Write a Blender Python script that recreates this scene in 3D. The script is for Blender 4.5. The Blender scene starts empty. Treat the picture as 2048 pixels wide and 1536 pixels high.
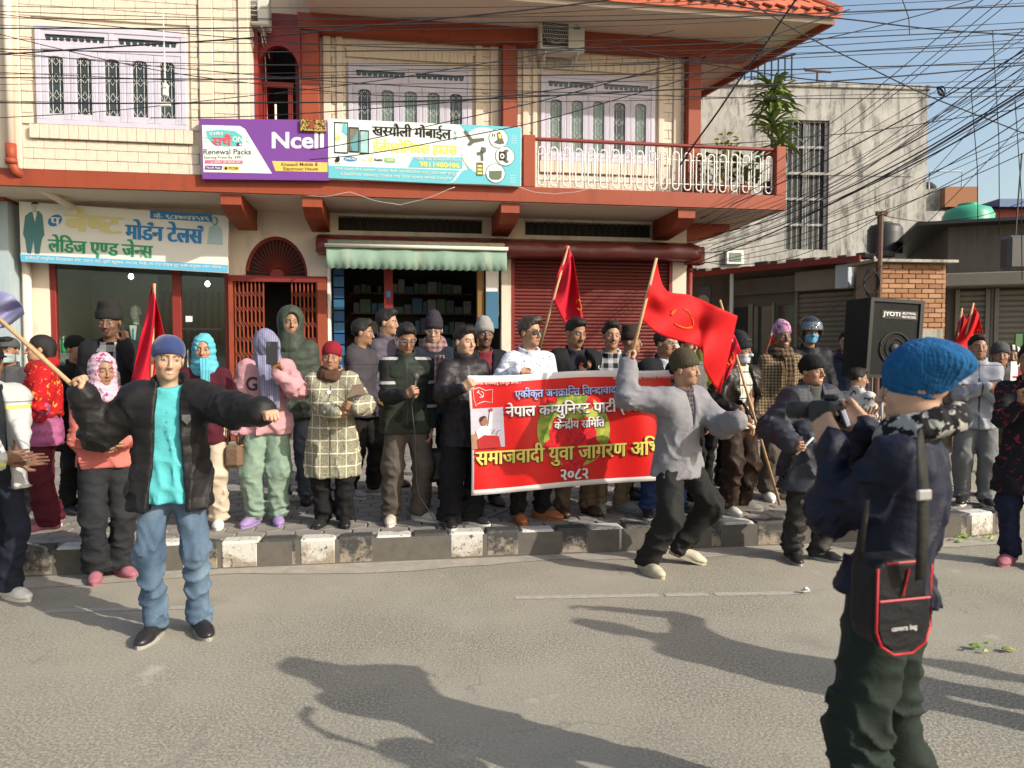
import bpy, bmesh, math, random
import numpy as np
from mathutils import Vector, Matrix
D2R = math.radians
# ------------------------------------------------------------------ camera, sky, sun, exposure
scene = bpy.context.scene
COL = scene.collection
CAM_H, FPX, PITCH = 1.57, 1460.0, math.atan(60/1460.0)
cam_d = bpy.data.cameras.new('camera'); cam = bpy.data.objects.new('camera', cam_d); COL.objects.link(cam)
cam.location = (0, 0, CAM_H); cam.rotation_euler = (math.pi/2-PITCH, 0, 0)
cam_d.sensor_width = 36; cam_d.lens = 36*FPX/2048; cam_d.clip_start = .05; cam_d.clip_end = 3000
cam_d.dof.use_dof = True; cam_d.dof.focus_distance = 6.2; cam_d.dof.aperture_fstop = 3.2
scene.camera = cam
SUN_EL = 30.0
SUN_H = Vector((.86, -.51, 0)).normalized()                       # horizontal direction towards the sun
SUN_V = Vector((SUN_H.x*math.cos(D2R(SUN_EL)), SUN_H.y*math.cos(D2R(SUN_EL)), math.sin(D2R(SUN_EL))))
world = bpy.data.worlds.new('World'); scene.world = world; world.use_nodes = True
nt = world.node_tree; bg = nt.nodes['Background']
sky_n = nt.nodes.new('ShaderNodeTexSky'); sky_n.sky_type = 'NISHITA'; sky_n.sun_disc = False
sky_n.sun_elevation = D2R(SUN_EL); sky_n.sun_rotation = math.atan2(SUN_H.x, SUN_H.y)
sky_n.air_density = 1.25; sky_n.dust_density = 3.0; sky_n.ozone_density = 0.6
nt.links.new(sky_n.outputs[0], bg.inputs[0]); bg.inputs[1].default_value = 0.15
sun_d = bpy.data.lights.new('sun', 'SUN'); sun_d.energy = 4.0; sun_d.angle = D2R(.55); sun_d.color = (1, .935, .83)
sun_o = bpy.data.objects.new('sun', sun_d); COL.objects.link(sun_o)
sun_o.rotation_euler = (-SUN_V).to_track_quat('-Z', 'Y').to_euler(); sun_o.location = (20, -12, 20)
scene.view_settings.view_transform = 'Standard'; scene.view_settings.look = 'None'
scene.view_settings.gamma = 1; scene.view_settings.use_curve_mapping = False
scene.view_settings.exposure = 0.45
scene.render.engine = 'CYCLES'
scene.cycles.max_bounces = 6; scene.cycles.use_denoising = True

# ------------------------------------------------------------------ measuring helpers
CP, SP = math.cos(PITCH), math.sin(PITCH)
def ray(px, py):
    x, y = (px-1024)/FPX, (768-py)/FPX
    return Vector((x, CP+y*SP, -SP+y*CP))
def W(px, py, Y):                      # point seen at a pixel of the photograph, Y metres ahead
    d = ray(px, py); t = Y/d.y
    return Vector((d.x*t, Y, CAM_H+d.z*t))
def G(px, py, z=0.):                   # point seen at a pixel, lying on the level z
    d = ray(px, py); t = (z-CAM_H)/d.z
    return Vector((d.x*t, d.y*t, z))
TH = D2R(8.7)
FO = Vector((-5.62, 10.2, 0))          # origin of the facade frame
FU = Vector((math.cos(TH), math.sin(TH), 0)); FN = Vector((-math.sin(TH), math.cos(TH), 0))
def P(px, py, v=0.):                   # facade frame (u, z) at the plane v metres behind the slab edge
    d = ray(px, py); o = Vector((0, 0, CAM_H))
    t = ((FO-o).dot(FN)+v)/d.dot(FN); q = o+d*t-FO
    return q.dot(FU), o.z+d.z*t
def frame_at(o, ang):                  # generic vertical plane frame: returns pixel -> (u, z)
    u = Vector((math.cos(ang), math.sin(ang), 0)); n = Vector((-math.sin(ang), math.cos(ang), 0))
    def f(px, py, v=0.):
        d = ray(px, py); c = Vector((0, 0, CAM_H))
        t = ((o-c).dot(n)+v)/d.dot(n); q = c+d*t-o
        return q.dot(u), c.z+d.z*t
    return f
# ------------------------------------------------------------------ materials
MATS = {}
def lin(c):
    return tuple(((x/255)/12.92 if x/255 <= .04045 else ((x/255+.055)/1.055)**2.4) for x in c)
def mat(name, col, rough=.8, var=.12, vscale=3., bump=.0, bscale=60., metal=0., spec=.4, sheen=0., build=None, emit=0., detail=6.):
    """procedural material: base colour mottled by noise plus fine noise relief"""
    if name in MATS: return MATS[name]
    m = bpy.data.materials.new(name); m.use_nodes = True; t = m.node_tree; n = t.nodes; l = t.links
    b = n['Principled BSDF']; b.inputs['Roughness'].default_value = rough; b.inputs['Metallic'].default_value = metal
    b.inputs['Specular IOR Level'].default_value = spec
    if sheen: b.inputs['Sheen Weight'].default_value = sheen
    tc = n.new('ShaderNodeTexCoord')
    out = None
    if build: out = build(t, tc)
    if out is None:
        rgb = n.new('ShaderNodeRGB'); rgb.outputs[0].default_value = (*col, 1); out = rgb.outputs[0]
    if var:
        no = n.new('ShaderNodeTexNoise'); no.inputs['Scale'].default_value = vscale; no.inputs['Detail'].default_value = detail
        no.inputs['Roughness'].default_value = .65
        l.new(tc.outputs['Object'], no.inputs['Vector'])
        mr = n.new('ShaderNodeMapRange'); mr.inputs[1].default_value = .25; mr.inputs[2].default_value = .75
        mr.inputs[3].default_value = 1-var; mr.inputs[4].default_value = 1+var
        l.new(no.outputs[0], mr.inputs[0])
        mx = n.new('ShaderNodeVectorMath'); mx.operation = 'SCALE'
        l.new(out, mx.inputs[0]); l.new(mr.outputs[0], mx.inputs['Scale']); out = mx.outputs[0]
    l.new(out, b.inputs['Base Color'])
    if emit:
        l.new(out, b.inputs['Emission Color']); b.inputs['Emission Strength'].default_value = emit
    if bump:
        nb = n.new('ShaderNodeTexNoise'); nb.inputs['Scale'].default_value = bscale; nb.inputs['Detail'].default_value = 4
        l.new(tc.outputs['Object'], nb.inputs['Vector'])
        bp = n.new('ShaderNodeBump'); bp.inputs['Strength'].default_value = min(1, bump); bp.inputs['Distance'].default_value = .01
        l.new(nb.outputs[0], bp.inputs['Height']); l.new(bp.outputs[0], b.inputs['Normal'])
    MATS[name] = m
    return m
def nmix(t, fac, a, b):                # mix two colours (sockets or tuples) by a socket
    x = t.nodes.new('ShaderNodeMix'); x.data_type = 'RGBA'
    if isinstance(fac, (int, float)): x.inputs[0].default_value = fac
    else: t.links.new(fac, x.inputs[0])
    for i, c in ((6, a), (7, b)):
        if isinstance(c, tuple): x.inputs[i].default_value = (*c[:3], 1)
        else: t.links.new(c, x.inputs[i])
    return x.outputs[2]
def nnoise(t, vec, scale, detail=5, lo=.4, hi=.6, rough=.6, stretch=None, dist=0.):
    if stretch:
        mp = t.nodes.new('ShaderNodeMapping'); mp.inputs['Scale'].default_value = stretch
        t.links.new(vec, mp.inputs[0]); vec = mp.outputs[0]
    no = t.nodes.new('ShaderNodeTexNoise'); no.inputs['Scale'].default_value = scale; no.inputs['Detail'].default_value = detail
    no.inputs['Roughness'].default_value = rough; no.inputs['Distortion'].default_value = dist
    t.links.new(vec, no.inputs['Vector'])
    mr = t.nodes.new('ShaderNodeMapRange'); mr.inputs[1].default_value = lo; mr.inputs[2].default_value = hi
    t.links.new(no.outputs[0], mr.inputs[0])
    return mr.outputs[0]
def nmath(t, op, a, b=None, c=None):
    x = t.nodes.new('ShaderNodeMath'); x.operation = op
    for i, s in enumerate((a, b, c)):
        if s is None: continue
        if isinstance(s, (int, float)): x.inputs[i].default_value = s
        else: t.links.new(s, x.inputs[i])
    return x.outputs[0]
def nsep(t, vec):
    s = t.nodes.new('ShaderNodeSeparateXYZ'); t.links.new(vec, s.inputs[0]); return s.outputs

def worn(base, dirt, amount=(.5, .62), scale=2.5, stretch=None, second=None):
    """base paint broken by patches of another colour"""
    def f(t, tc):
        o = tc.outputs['Object']
        c = nmix(t, nnoise(t, o, scale, 8, amount[0], amount[1], .7, stretch), base, dirt)
        if second: c = nmix(t, nnoise(t, o, second[1], 8, second[2], second[3], .7, second[4] if len(second) > 4 else None), c, second[0])
        return c
    return f

# ------------------------------------------------------------------ mesh helpers
class MB:
    """collects simple solids and links them as ONE mesh object"""
    def __init__(s): s.v = []; s.f = []; s.mi = []
    def add(s, vs, fs, mi=0):
        o = len(s.v); s.v += [tuple(x) for x in vs]; s.f += [tuple(i+o for i in f) for f in fs]; s.mi += [mi]*len(fs)
        return s
    def box(s, x0, x1, y0, y1, z0, z1, mi=0):
        return s.add([(x, y, z) for z in (z0, z1) for y in (y0, y1) for x in (x0, x1)],
                     [(0, 2, 3, 1), (4, 5, 7, 6), (0, 1, 5, 4), (2, 6, 7, 3), (0, 4, 6, 2), (1, 3, 7, 5)], mi)
    def cbox(s, x0, x1, y0, y1, z0, z1, c=.01, mi=0):          # box with chamfered edges
        c = min(c, (x1-x0)*.45, (y1-y0)*.45, (z1-z0)*.45)
        V = []; idx = {}
        X, Y, Z = (x0, x1), (y0, y1), (z0, z1)
        for i in (0, 1):
            for j in (0, 1):
                for k in (0, 1):
                    sx, sy, sz = (1-2*i)*c, (1-2*j)*c, (1-2*k)*c
                    idx[i, j, k] = len(V)
                    V += [(X[i], Y[j]+sy, Z[k]+sz), (X[i]+sx, Y[j], Z[k]+sz), (X[i]+sx, Y[j]+sy, Z[k])]
        F = []
        for i in (0, 1):
            F.append([idx[i, j, k]+0 for j, k in ((0, 0), (0, 1), (1, 1), (1, 0))][::(1 if i == 0 else -1)])
            F.append([idx[j, i, k]+1 for j, k in ((0, 0), (0, 1), (1, 1), (1, 0))][::(-1 if i == 0 else 1)])
            F.append([idx[j, k, i]+2 for j, k in ((0, 0), (0, 1), (1, 1), (1, 0))][::(1 if i == 0 else -1)])
        for a in (0, 1):
            for b in (0, 1):
                F.append([idx[a, b, 0]+0, idx[a, b, 1]+0, idx[a, b, 1]+1, idx[a, b, 0]+1][::(1 if a != b else -1)])
                F.append([idx[a, 0, b]+0, idx[a, 1, b]+0, idx[a, 1, b]+2, idx[a, 0, b]+2][::(-1 if a != b else 1)])
                F.append([idx[0, a, b]+1, idx[1, a, b]+1, idx[1, a, b]+2, idx[0, a, b]+2][::(1 if a != b else -1)])
                for e in (0, 1):
                    q = idx[a, b, e]; F.append([q, q+1, q+2][::(1 if (a+b+e) % 2 == 0 else -1)])
        return s.add(V, F, mi)
    def prism(s, poly, y0, y1, mi=0, axis='y'):               # polygon (a, b) swept along an axis
        n = len(poly)
        if axis == 'y': V = [(a, y0, b) for a, b in poly]+[(a, y1, b) for a, b in poly]
        elif axis == 'x': V = [(y0, a, b) for a, b in poly]+[(y1, a, b) for a, b in poly]
        else: V = [(a, b, y0) for a, b in poly]+[(a, b, y1) for a, b in poly]
        return s.add(V, [tuple(range(n)), tuple(range(2*n-1, n-1, -1))]+[(i, i+n, (i+1) % n+n, (i+1) % n) for i in range(n)], mi)
    def tube(s, pts, r, n=6, mi=0, cap=True, closed=False):
        pts = [Vector(p) for p in pts]; m = len(pts); V = []; up = Vector((0, 0, 1)); F = []
        rs = r if isinstance(r, (list, tuple)) else [r]*m
        for i, p in enumerate(pts):
            d = (pts[(i+1) % m]-pts[i-1]) if closed else (pts[min(i+1, m-1)]-pts[max(i-1, 0)])
            d.normalize(); a = d.cross(up)
            if a.length < .05: a = d.cross(Vector((1, 0, 0)))
            a.normalize(); b = a.cross(d)
            for k in range(n):
                an = 2*math.pi*k/n; V.append(p+(a*math.cos(an)+b*math.sin(an))*rs[i])
        for i in range(m if closed else m-1):
            j = (i+1) % m
            F += [(i*n+k, j*n+k, j*n+(k+1) % n, i*n+(k+1) % n) for k in range(n)]
        if cap and not closed: F += [tuple(range(n)), tuple(range((m-1)*n+n-1, (m-1)*n-1, -1))]
        return s.add(V, F, mi)
    def lathe(s, prof, n=20, c=(0, 0, 0), mi=0, axis='z'):    # profile [(r, h)] turned round an axis
        V = []
        for r, h in prof:
            for k in range(n):
                a = 2*math.pi*k/n; x, y = r*math.cos(a), r*math.sin(a)
                V.append((c[0]+x, c[1]+y, c[2]+h) if axis == 'z' else ((c[0]+x, c[1]+h, c[2]+y) if axis == 'y' else (c[0]+h, c[1]+x, c[2]+y)))
        F = [(i*n+k, i*n+(k+1) % n, (i+1)*n+(k+1) % n, (i+1)*n+k) for i in range(len(prof)-1) for k in range(n)]
        F += [tuple(range(n)), tuple(range(len(V)-1, len(V)-n-1, -1))]
        return s.add(V, F, mi)
    def mesh(s, name='mesh', smooth=False):
        m = bpy.data.meshes.new(name); m.from_pydata(s.v, [], s.f)
        bm = bmesh.new(); bm.from_mesh(m); bmesh.ops.recalc_face_normals(bm, faces=bm.faces); bm.to_mesh(m); bm.free()
        if smooth: m.polygons.foreach_set('use_smooth', [True]*len(m.polygons))
        return m
    def build(s, name, mats, parent=None, smooth=False, loc=None, rotz=0.):
        m = s.mesh(name, smooth)
        for x in (mats if isinstance(mats, (list, tuple)) else [mats]): m.materials.append(x)
        if any(s.mi): m.polygons.foreach_set('material_index', s.mi)
        return link(name, m, parent, loc, rotz)
def link(name, data, parent=None, loc=None, rotz=0.):
    o = bpy.data.objects.new(name, data); COL.objects.link(o)
    if parent is not None: o.parent = parent
    if loc is not None: o.location = loc
    if rotz: o.rotation_euler = (0, 0, rotz)
    return o
def tag(o, label, cat, group=None):
    o['label'] = label; o['category'] = cat
    if group: o['group'] = group
    return o
def struct(o): o['kind'] = 'structure'; return o
def thing(name, label, cat, loc=(0, 0, 0), rotz=0., group=None):
    o = link(name, None, None, loc, rotz); o.empty_display_size = .1
    return tag(o, label, cat, group)
def dup(o, parent=None):
    c = o.copy(); COL.objects.link(c); c.parent = parent
    for ch in list(o.children): dup(ch, c)
    return c
def npmesh(name, V, F, smooth=True, cols=None):
    """fast mesh from numpy verts and quads"""
    m = bpy.data.meshes.new(name); nv, nf = len(V), len(F); k = F.shape[1] if nf else 4
    m.vertices.add(nv); m.vertices.foreach_set('co', np.ascontiguousarray(V, np.float32).ravel())
    m.loops.add(nf*k); m.loops.foreach_set('vertex_index', np.ascontiguousarray(F, np.int32).ravel())
    m.polygons.add(nf); m.polygons.foreach_set('loop_start', np.arange(0, nf*k, k, dtype=np.int32))
    if smooth: m.polygons.foreach_set('use_smooth', np.ones(nf, bool))
    m.update(calc_edges=True)
    if cols is not None:
        a = m.color_attributes.new('Col', 'FLOAT_COLOR', 'POINT')
        a.data.foreach_set('color', np.concatenate([cols, np.ones((nv, 1))], 1).astype(np.float32).ravel())
    return m

# ------------------------------------------------------------------ lettering (Latin and Devanagari, conjuncts composed by hand)
TXT = {}
def _glyphs(s, bold):
    k = (s, bold)
    if k not in TXT:
        cu = bpy.data.curves.new('txt', 'FONT'); cu.body = s; cu.resolution_u = 4; cu.offset = bold
        ob = bpy.data.objects.new('txt', cu); COL.objects.link(ob)
        me = bpy.data.meshes.new_from_object(ob)
        TXT[k] = ([tuple(v.co[:2]) for v in me.vertices], [tuple(p.vertices) for p in me.polygons])
        bpy.data.objects.remove(ob); bpy.data.meshes.remove(me); bpy.data.curves.remove(cu)
    return TXT[k]
def _clip(V, F, x):
    bm = bmesh.new(); vs = [bm.verts.new((a, b, 0)) for a, b in V]
    for f in F:
        try: bm.faces.new([vs[i] for i in f])
        except ValueError: pass
    bmesh.ops.bisect_plane(bm, geom=bm.verts[:]+bm.edges[:]+bm.faces[:], plane_co=(x, 0, 0), plane_no=(1, 0, 0), clear_outer=True)
    bm.verts.index_update()
    r = ([tuple(v.co[:2]) for v in bm.verts], [tuple(v.index for v in f.verts) for f in bm.faces]); bm.free()
    return r
VIR, REPH_R = '\u094d', '\u0930'
HALF = {'\u0915': .80, '\u092b': .8}
def shape(s, bold=0.):
    """2D verts and faces of a line of text"""
    V, F = [], []; x = 0.
    def put(g, dx):
        o = len(V); V.extend((a+dx, b) for a, b in g[0]); F.extend(tuple(i+o for i in f) for f in g[1])
    def width(g): return max([a for a, b in g[0]] or [.25])
    CONS = lambda c: '\u0904' <= c <= '\u0939' or c in '\u0958\u0959\u095a\u095b\u095c\u095d\u095e'
    i = 0
    while i < len(s):
        c = s[i]
        if c == ' ': x += .28; i += 1; continue
        if not ('\u0900' <= c <= '\u097f') or '\u0966' <= c <= '\u096f':
            j = i
            while j < len(s) and s[j] != ' ' and (not ('\u0900' <= s[j] <= '\u097f') or '\u0966' <= s[j] <= '\u096f'): j += 1
            g = _glyphs(s[i:j], bold); put(g, x); x += width(g)+.05; i = j; continue
        halves, reph, rak = [], False, False
        if c == REPH_R and i+2 < len(s) and s[i+1] == VIR: reph = True; i += 2
        while i+2 < len(s) and s[i+1] == VIR and CONS(s[i+2]):
            if s[i+2] == REPH_R: break
            halves.append(s[i]); i += 2
        base = s[i]; i += 1
        if i+1 < len(s) and s[i] == VIR and s[i+1] == REPH_R: rak = True; i += 2
        marks = ''
        while i < len(s) and ('\u0901' <= s[i] <= '\u0903' or '\u093c' <= s[i] <= '\u094c'): marks += s[i]; i += 1
        if '\u093f' in marks:
            g = _glyphs('\u093f', bold); put(g, x); x += .26; marks = marks.replace('\u093f', '')
        for h in halves:
            g = _glyphs(h, bold); w = width(g)*HALF.get(h, .70); put(_clip(*g, w), x); x += w-.01
        x0 = x; gb = _glyphs(base, bold); wb = width(gb)
        g = _glyphs(base+marks, bold) if marks else gb; put(g, x)
        w = wb
        for k in marks:
            if k in '\u093e\u0940\u094b\u094c\u0949': w = wb+.255
        t = .045+bold
        if rak: put(([(wb*.62, .22), (wb*.62+t, .28), (wb*.15, -.02), (wb*.15-t*.4, .06)], [(0, 1, 2, 3)]), x)
        if reph:
            ar = [(math.cos(a)*.13, math.sin(a)*.13) for a in np.linspace(-.3, 3.0, 7)]
            ai = [(math.cos(a)*(.13-2*t), math.sin(a)*(.13-2*t)) for a in np.linspace(-.3, 3.0, 7)]
            put((ar+ai, [(q, q+1, q+8, q+7) for q in range(6)]), x+w-.12); 
            for q in range(-14, 0): V[q] = (V[q][0], V[q][1]+.68)
        x += w-.012
    return V, F
def text_fit(s, box, to3, bold=0., name='lettering', m=None, parent=None, skew=0., out=Vector((0, -1, 0))):
    """lettering fitted to box (a0, b0, a1, b1) of a flat sheet, mapped to 3D by to3(a, b)"""
    cp_ = .004 if any('\u0900' <= c_ <= '\u097f' for c_ in s) else .018; heavy = max(0., bold-cp_)*1.05; V, F = shape(s, min(bold, cp_)); xs = [v[0] for v in V]; ys = [v[1] for v in V]
    X0, X1, Y0, Y1 = min(xs), max(xs), min(ys), max(ys); a0, b0, a1, b1 = box
    mb = MB(); k = 3 if heavy > .001 else 1
    for c in range(k):                                  # heavy faces are overprinted side by side, each a hair further out
        dx = (c-(k-1)/2)*heavy
        mb.add([Vector(to3(a0+(x+dx-X0)/(X1-X0)*(a1-a0), b0+(y-Y0)/(Y1-Y0)*(b1-b0)+skew*(x-X0)/(X1-X0)))+out*(.0009*c) for x, y in V], F)
    me = bpy.data.meshes.new(name); me.from_pydata(mb.v, [], mb.f)
    if m: me.materials.append(m)
    return link(name, me, parent)
# ------------------------------------------------------------------ surface materials
def asphalt(t, tc):
    o = tc.outputs['Object']
    c = nmix(t, nnoise(t, o, 75, 3, .44, .60, .8), (.170, .157, .124), (.355, .333, .272))
    c = nmix(t, nnoise(t, o, 130, 2, .64, .70, .6), c, (.085, .08, .073))
    c = nmix(t, nnoise(t, o, .55, 6, .42, .66, .6), c, (.31, .286, .228))
    c = nmix(t, nnoise(t, o, 1.7, 8, .62, .72, .7, (1, .35, 1)), c, (.158, .146, .118))
    v = t.nodes.new('ShaderNodeTexVoronoi'); v.feature = 'DISTANCE_TO_EDGE'; v.inputs['Scale'].default_value = .55; wv = t.nodes.new('ShaderNodeTexNoise'); wv.inputs['Scale'].default_value = 3.; wv.inputs['Detail'].default_value = 6
    vm = t.nodes.new('ShaderNodeVectorMath'); vm.operation = 'MULTIPLY_ADD'; vm.inputs[1].default_value = (.55, .55, .55); t.links.new(o, wv.inputs['Vector']); t.links.new(wv.outputs['Color'], vm.inputs[0]); t.links.new(o, vm.inputs[2]); t.links.new(vm.outputs[0], v.inputs['Vector'])
    cr = nmath(t, 'MULTIPLY', nmath(t, 'LESS_THAN', v.outputs['Distance'], .0035), nnoise(t, o, .5, 3, .52, .60))
    c = nmix(t, nmath(t, 'MULTIPLY', cr, .28), c, (.06, .055, .048))
    c = nmix(t, nmath(t, 'MULTIPLY', nnoise(t, o, .8, 5, .60, .74, .6), .55), c, (.12, .11, .092))
    c = nmix(t, nmath(t, 'MULTIPLY', nnoise(t, o, 2.4, 4, .66, .74, .5), .6), c, (.42, .39, .33))
    return c
M_asph = mat('asphalt', None, .93, .10, .8, .35, 90, build=asphalt, spec=.25)
M_dust = mat('gutter_dust', (.31, .28, .232), .95, .22, 9, .3, 60)
M_paint = mat('worn_road_paint', (.325, .305, .265), .92, .22, 25)
M_paver = mat('paver_concrete', None, .92, .16, 9, .3, 50, build=worn((.235, .215, .19), (.165, .15, .135), (.45, .6), 2.2))
M_joint = mat('joint_sand', (.11, .10, .085), 1, .2, 12)
def kerbpaint(a):
    def f(t, tc):
        g = t.nodes.new('ShaderNodeNewGeometry'); o = g.outputs['Position']; z = nsep(t, o)[2]
        c = nmix(t, nnoise(t, o, 9, 8, .60, .72, .75), a, (.30, .255, .20))
        m = nmath(t, 'SUBTRACT', nnoise(t, o, 12, 6, .30, .62, .7), nmath(t, 'MULTIPLY', z, 4.2))
        mr = nmath(t, 'MULTIPLY_ADD', m, 2.0, -.12); mr.node.use_clamp = True
        c = nmix(t, mr, c, (.27, .225, .17))
        return nmix(t, nnoise(t, o, 30, 5, .6, .64, .6), c, (.10, .085, .07))
    return f
M_kw = mat('kerb_white_paint', None, .85, .1, 4, .3, 50, build=kerbpaint((.50, .485, .44)))
M_kb = mat('kerb_black_paint', None, .75, .1, 4, .3, 50, build=kerbpaint((.045, .045, .043)))
M_kc = mat('kerb_bare_concrete', None, .9, .1, 4, .3, 50, build=kerbpaint((.38, .335, .27)))
# ------------------------------------------------------------------ ground, road, pavement
MB().box(-400, 400, -400, 900, -.6, 0).build('road', M_asph); struct(bpy.data.objects['road'])
def fw(u, v, z=0.): return FO+FU*u+FN*v+Vector((0, 0, z))
R = random.Random(3)
# pavement slab with a rounded corner towards the side street
KV, KU0, KU1 = -5.40, -6.0, 9.72
cor = [(KU1-.9+.9*math.sin(a), KV+.9-.9*math.cos(a)) for a in np.linspace(0, math.pi/2, 9)]
outline = [(KU0, KV)]+cor+[(KU1, 9.0), (KU0, 9.0)]
pav = MB().prism([(u, v) for u, v in outline], -.02, .185, axis='z').build('pavement', M_joint, None, loc=FO, rotz=TH); struct(pav)
def hexpts(r): return [(r*math.cos(a), r*math.sin(a)) for a in [math.pi/6+k*math.pi/3 for k in range(6)]]
hr = .125; hm = MB()
o6 = hexpts(hr*.955); i6 = hexpts(hr*.88)
hm.add([(a, b, 0) for a, b in o6]+[(a, b, .009) for a, b in o6]+[(a, b, .015) for a, b in i6],
       [(k, (k+1) % 6, 6+(k+1) % 6, 6+k) for k in range(6)]+[(6+k, 6+(k+1) % 6, 12+(k+1) % 6, 12+k) for k in range(6)]+[tuple(range(12, 18))])
hex_me = hm.mesh('paver'); hex_me.materials.append(M_paver)
def inside(u, v, m=.17):
    if not (KU0 < u < KU1-m and KV+m < v < 1.15): return False
    cu, cv = KU1-.9, KV+.9
    return not (u > cu and v < cv and math.hypot(u-cu, v-cv) > .9-m)
cand = []
row = 0; v = KV+.2
while v < 1.1:
    u = KU0+(.108 if row % 2 else 0)
    while u < KU1:
        if inside(u, v):
            w = fw(u, v, .2); px = 1024+FPX*w.x/w.y
            cand.append((0 if -20 < px < 2068 else 1, w.y, u, v))
        u += .2165
    v += .1875; row += 1
cand.sort(); rest = MB()
for k, (_, _, u, v) in enumerate(cand):
    dz = .185+R.uniform(-.002, .002)
    if k < 300:
        p = link('paver', hex_me, pav, (u, v, dz), R.uniform(-.02, .02)); p.rotation_euler = (R.uniform(-.008, .008), R.uniform(-.008, .008), R.uniform(-.02, .02))
    else: rest.add([(a+u, b+v, c+dz) for a, b, c in hm.v], hm.f)
ro = rest.build('pavers', M_paver, pav); ro['kind'] = 'stuff'
# kerb stones, painted black and white in turn
kerb = struct(link('kerb', None, None, FO, TH)); kl = .278
km = MB().cbox(-kl/2+.004, kl/2-.004, 0, .16, 0, .205, .018)
kmw, kmb, kmc = km.mesh('kerb_stone'), km.mesh('kerb_stone'), km.mesh('kerb_stone')
kmw.materials.append(M_kw); kmb.materials.append(M_kb); kmc.materials.append(M_kc)
n = 0; u = -5.5
while u < KU1-.9:
    k = link('kerb_stone', (kmw, kmb)[n % 2], kerb, (u, KV+R.uniform(-.006, .006), R.uniform(-.006, .004))); k.rotation_euler = (0, 0, R.uniform(-.012, .012))
    u += kl; n += 1
for a in np.linspace(.15, math.pi/2-.05, 5):
    k = link('kerb_stone', kmc if a > .5 else (kmw, kmb)[n % 2], kerb, (KU1-.9+.9*math.sin(a), KV+.9-.9*math.cos(a), 0)); k.rotation_euler = (0, 0, a); n += 1
vv = KV+1.05
while vv < 3:
    k = link('kerb_stone', (kmc, kmb, kmc)[n % 3], kerb, (KU1, vv, R.uniform(-.01, .0))); k.rotation_euler = (0, 0, math.pi/2+R.uniform(-.02, .02)); vv += kl; n += 1
# dusty gutter strip and the worn line along the road
gs = []
for i in range(60):
    u = -5.8+i*.255; gs.append((u, KV-.18-.06*math.sin(i*.7)-.05*R.random()))
g = MB(); N = len(gs)
g.add([(u, v, .004) for u, v in gs]+[(u, KV+.02, .004) for u, v in gs], [(i, i+1, N+i+1, N+i) for i in range(N-1)])
struct(g.build('gutter_strip', M_dust, None, loc=FO, rotz=TH))
def stripe(p0, p1, w, name):
    a, b = G(*p0), G(*p1); d = (b-a).normalized(); nn = Vector((-d.y, d.x, 0)); g = MB(); m = 46; V = []
    for i in range(m+1):
        q = a.lerp(b, i/m); j0, j1 = R.uniform(-.006, .006), R.uniform(-.006, .006)
        V += [q+nn*(w/2+j0)+Vector((0, 0, .0025)), q-nn*(w/2+j1)+Vector((0, 0, .0025))]
    g.add(V, [(2*i, 2*i+1, 2*i+3, 2*i+2) for i in range(m) if R.random() > .06])
    struct(g.build(name, M_paint))
stripe((1030, 1196), (1600, 1186), .065, 'road_marking')
stripe((92, 1222), (425, 1214), .065, 'road_marking')
# ------------------------------------------------------------------ the corner building (facade frame: x along, y inwards)
def streak(base, dirt, lo=.52, hi=.7):
    def f(t, tc):
        o = tc.outputs['Object']
        c = nmix(t, nnoise(t, o, 2.2, 8, lo, hi, .7, (1.6, 1.6, .35)), base, dirt)
        return c
    return f
M_cream = mat('cream_paint', None, .8, .05, 1.5, .12, 40, build=streak((.62, .52, .41), (.46, .375, .285)))
M_brickc = mat('cream_brick_paint', None, .78, .07, 5, .2, 60, build=streak((.63, .54, .43), (.50, .415, .32)))
M_pil = mat('pilaster_paint', (.62, .52, .41), .8, .05, 2, .1, 40)
M_plast = mat('plaster_white', None, .85, .05, 1.2, .12, 40, build=streak((.64, .55, .45), (.47, .385, .30)))
M_red = mat('red_oxide_paint', None, .6, .10, 3, .12, 50, build=streak((.262, .049, .019), (.17, .036, .018)))
M_red2 = mat('dark_red_paint', None, .5, .12, 4, .1, 60, build=streak((.20, .020, .015), (.14, .018, .014)))
M_tile = mat('roof_tile_red', None, .85, .14, 6, .3, 60, build=streak((.46, .12, .062), (.36, .085, .045)))
M_soff = mat('soffit_paint', (.60, .50, .40), .85, .05, 1.5)
M_lav = mat('window_frame_paint', None, .5, .04, 3, build=streak((.50, .475, .55), (.44, .42, .48)))
M_pane = mat('dark_glass', (.035, .045, .04), .08, .25, 2.5, spec=.6)
M_pane2 = mat('curtained_glass', (.14, .19, .165), .15, .2, 3, spec=.6)
M_grille = mat('grille_paint', (.55, .55, .53), .5, .05)
M_white = mat('white_paint', (.74, .72, .68), .5, .05)
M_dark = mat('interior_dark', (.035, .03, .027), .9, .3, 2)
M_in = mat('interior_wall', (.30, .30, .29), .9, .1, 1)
M_black = mat('black_plastic', (.02, .02, .021), .5, .1)
M_steel = mat('steel', (.45, .45, .45), .35, .05, metal=.8)
M_wood = mat('wood_stick', (.42, .27, .14), .7, .15, 20)
bld = thing('corner_building', 'cream brick-faced corner building with red balcony slab and tiled roof', 'building', FO, TH)
ZS, ZT = 3.86, 4.085                                    # soffit and top of the balcony slab
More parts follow.
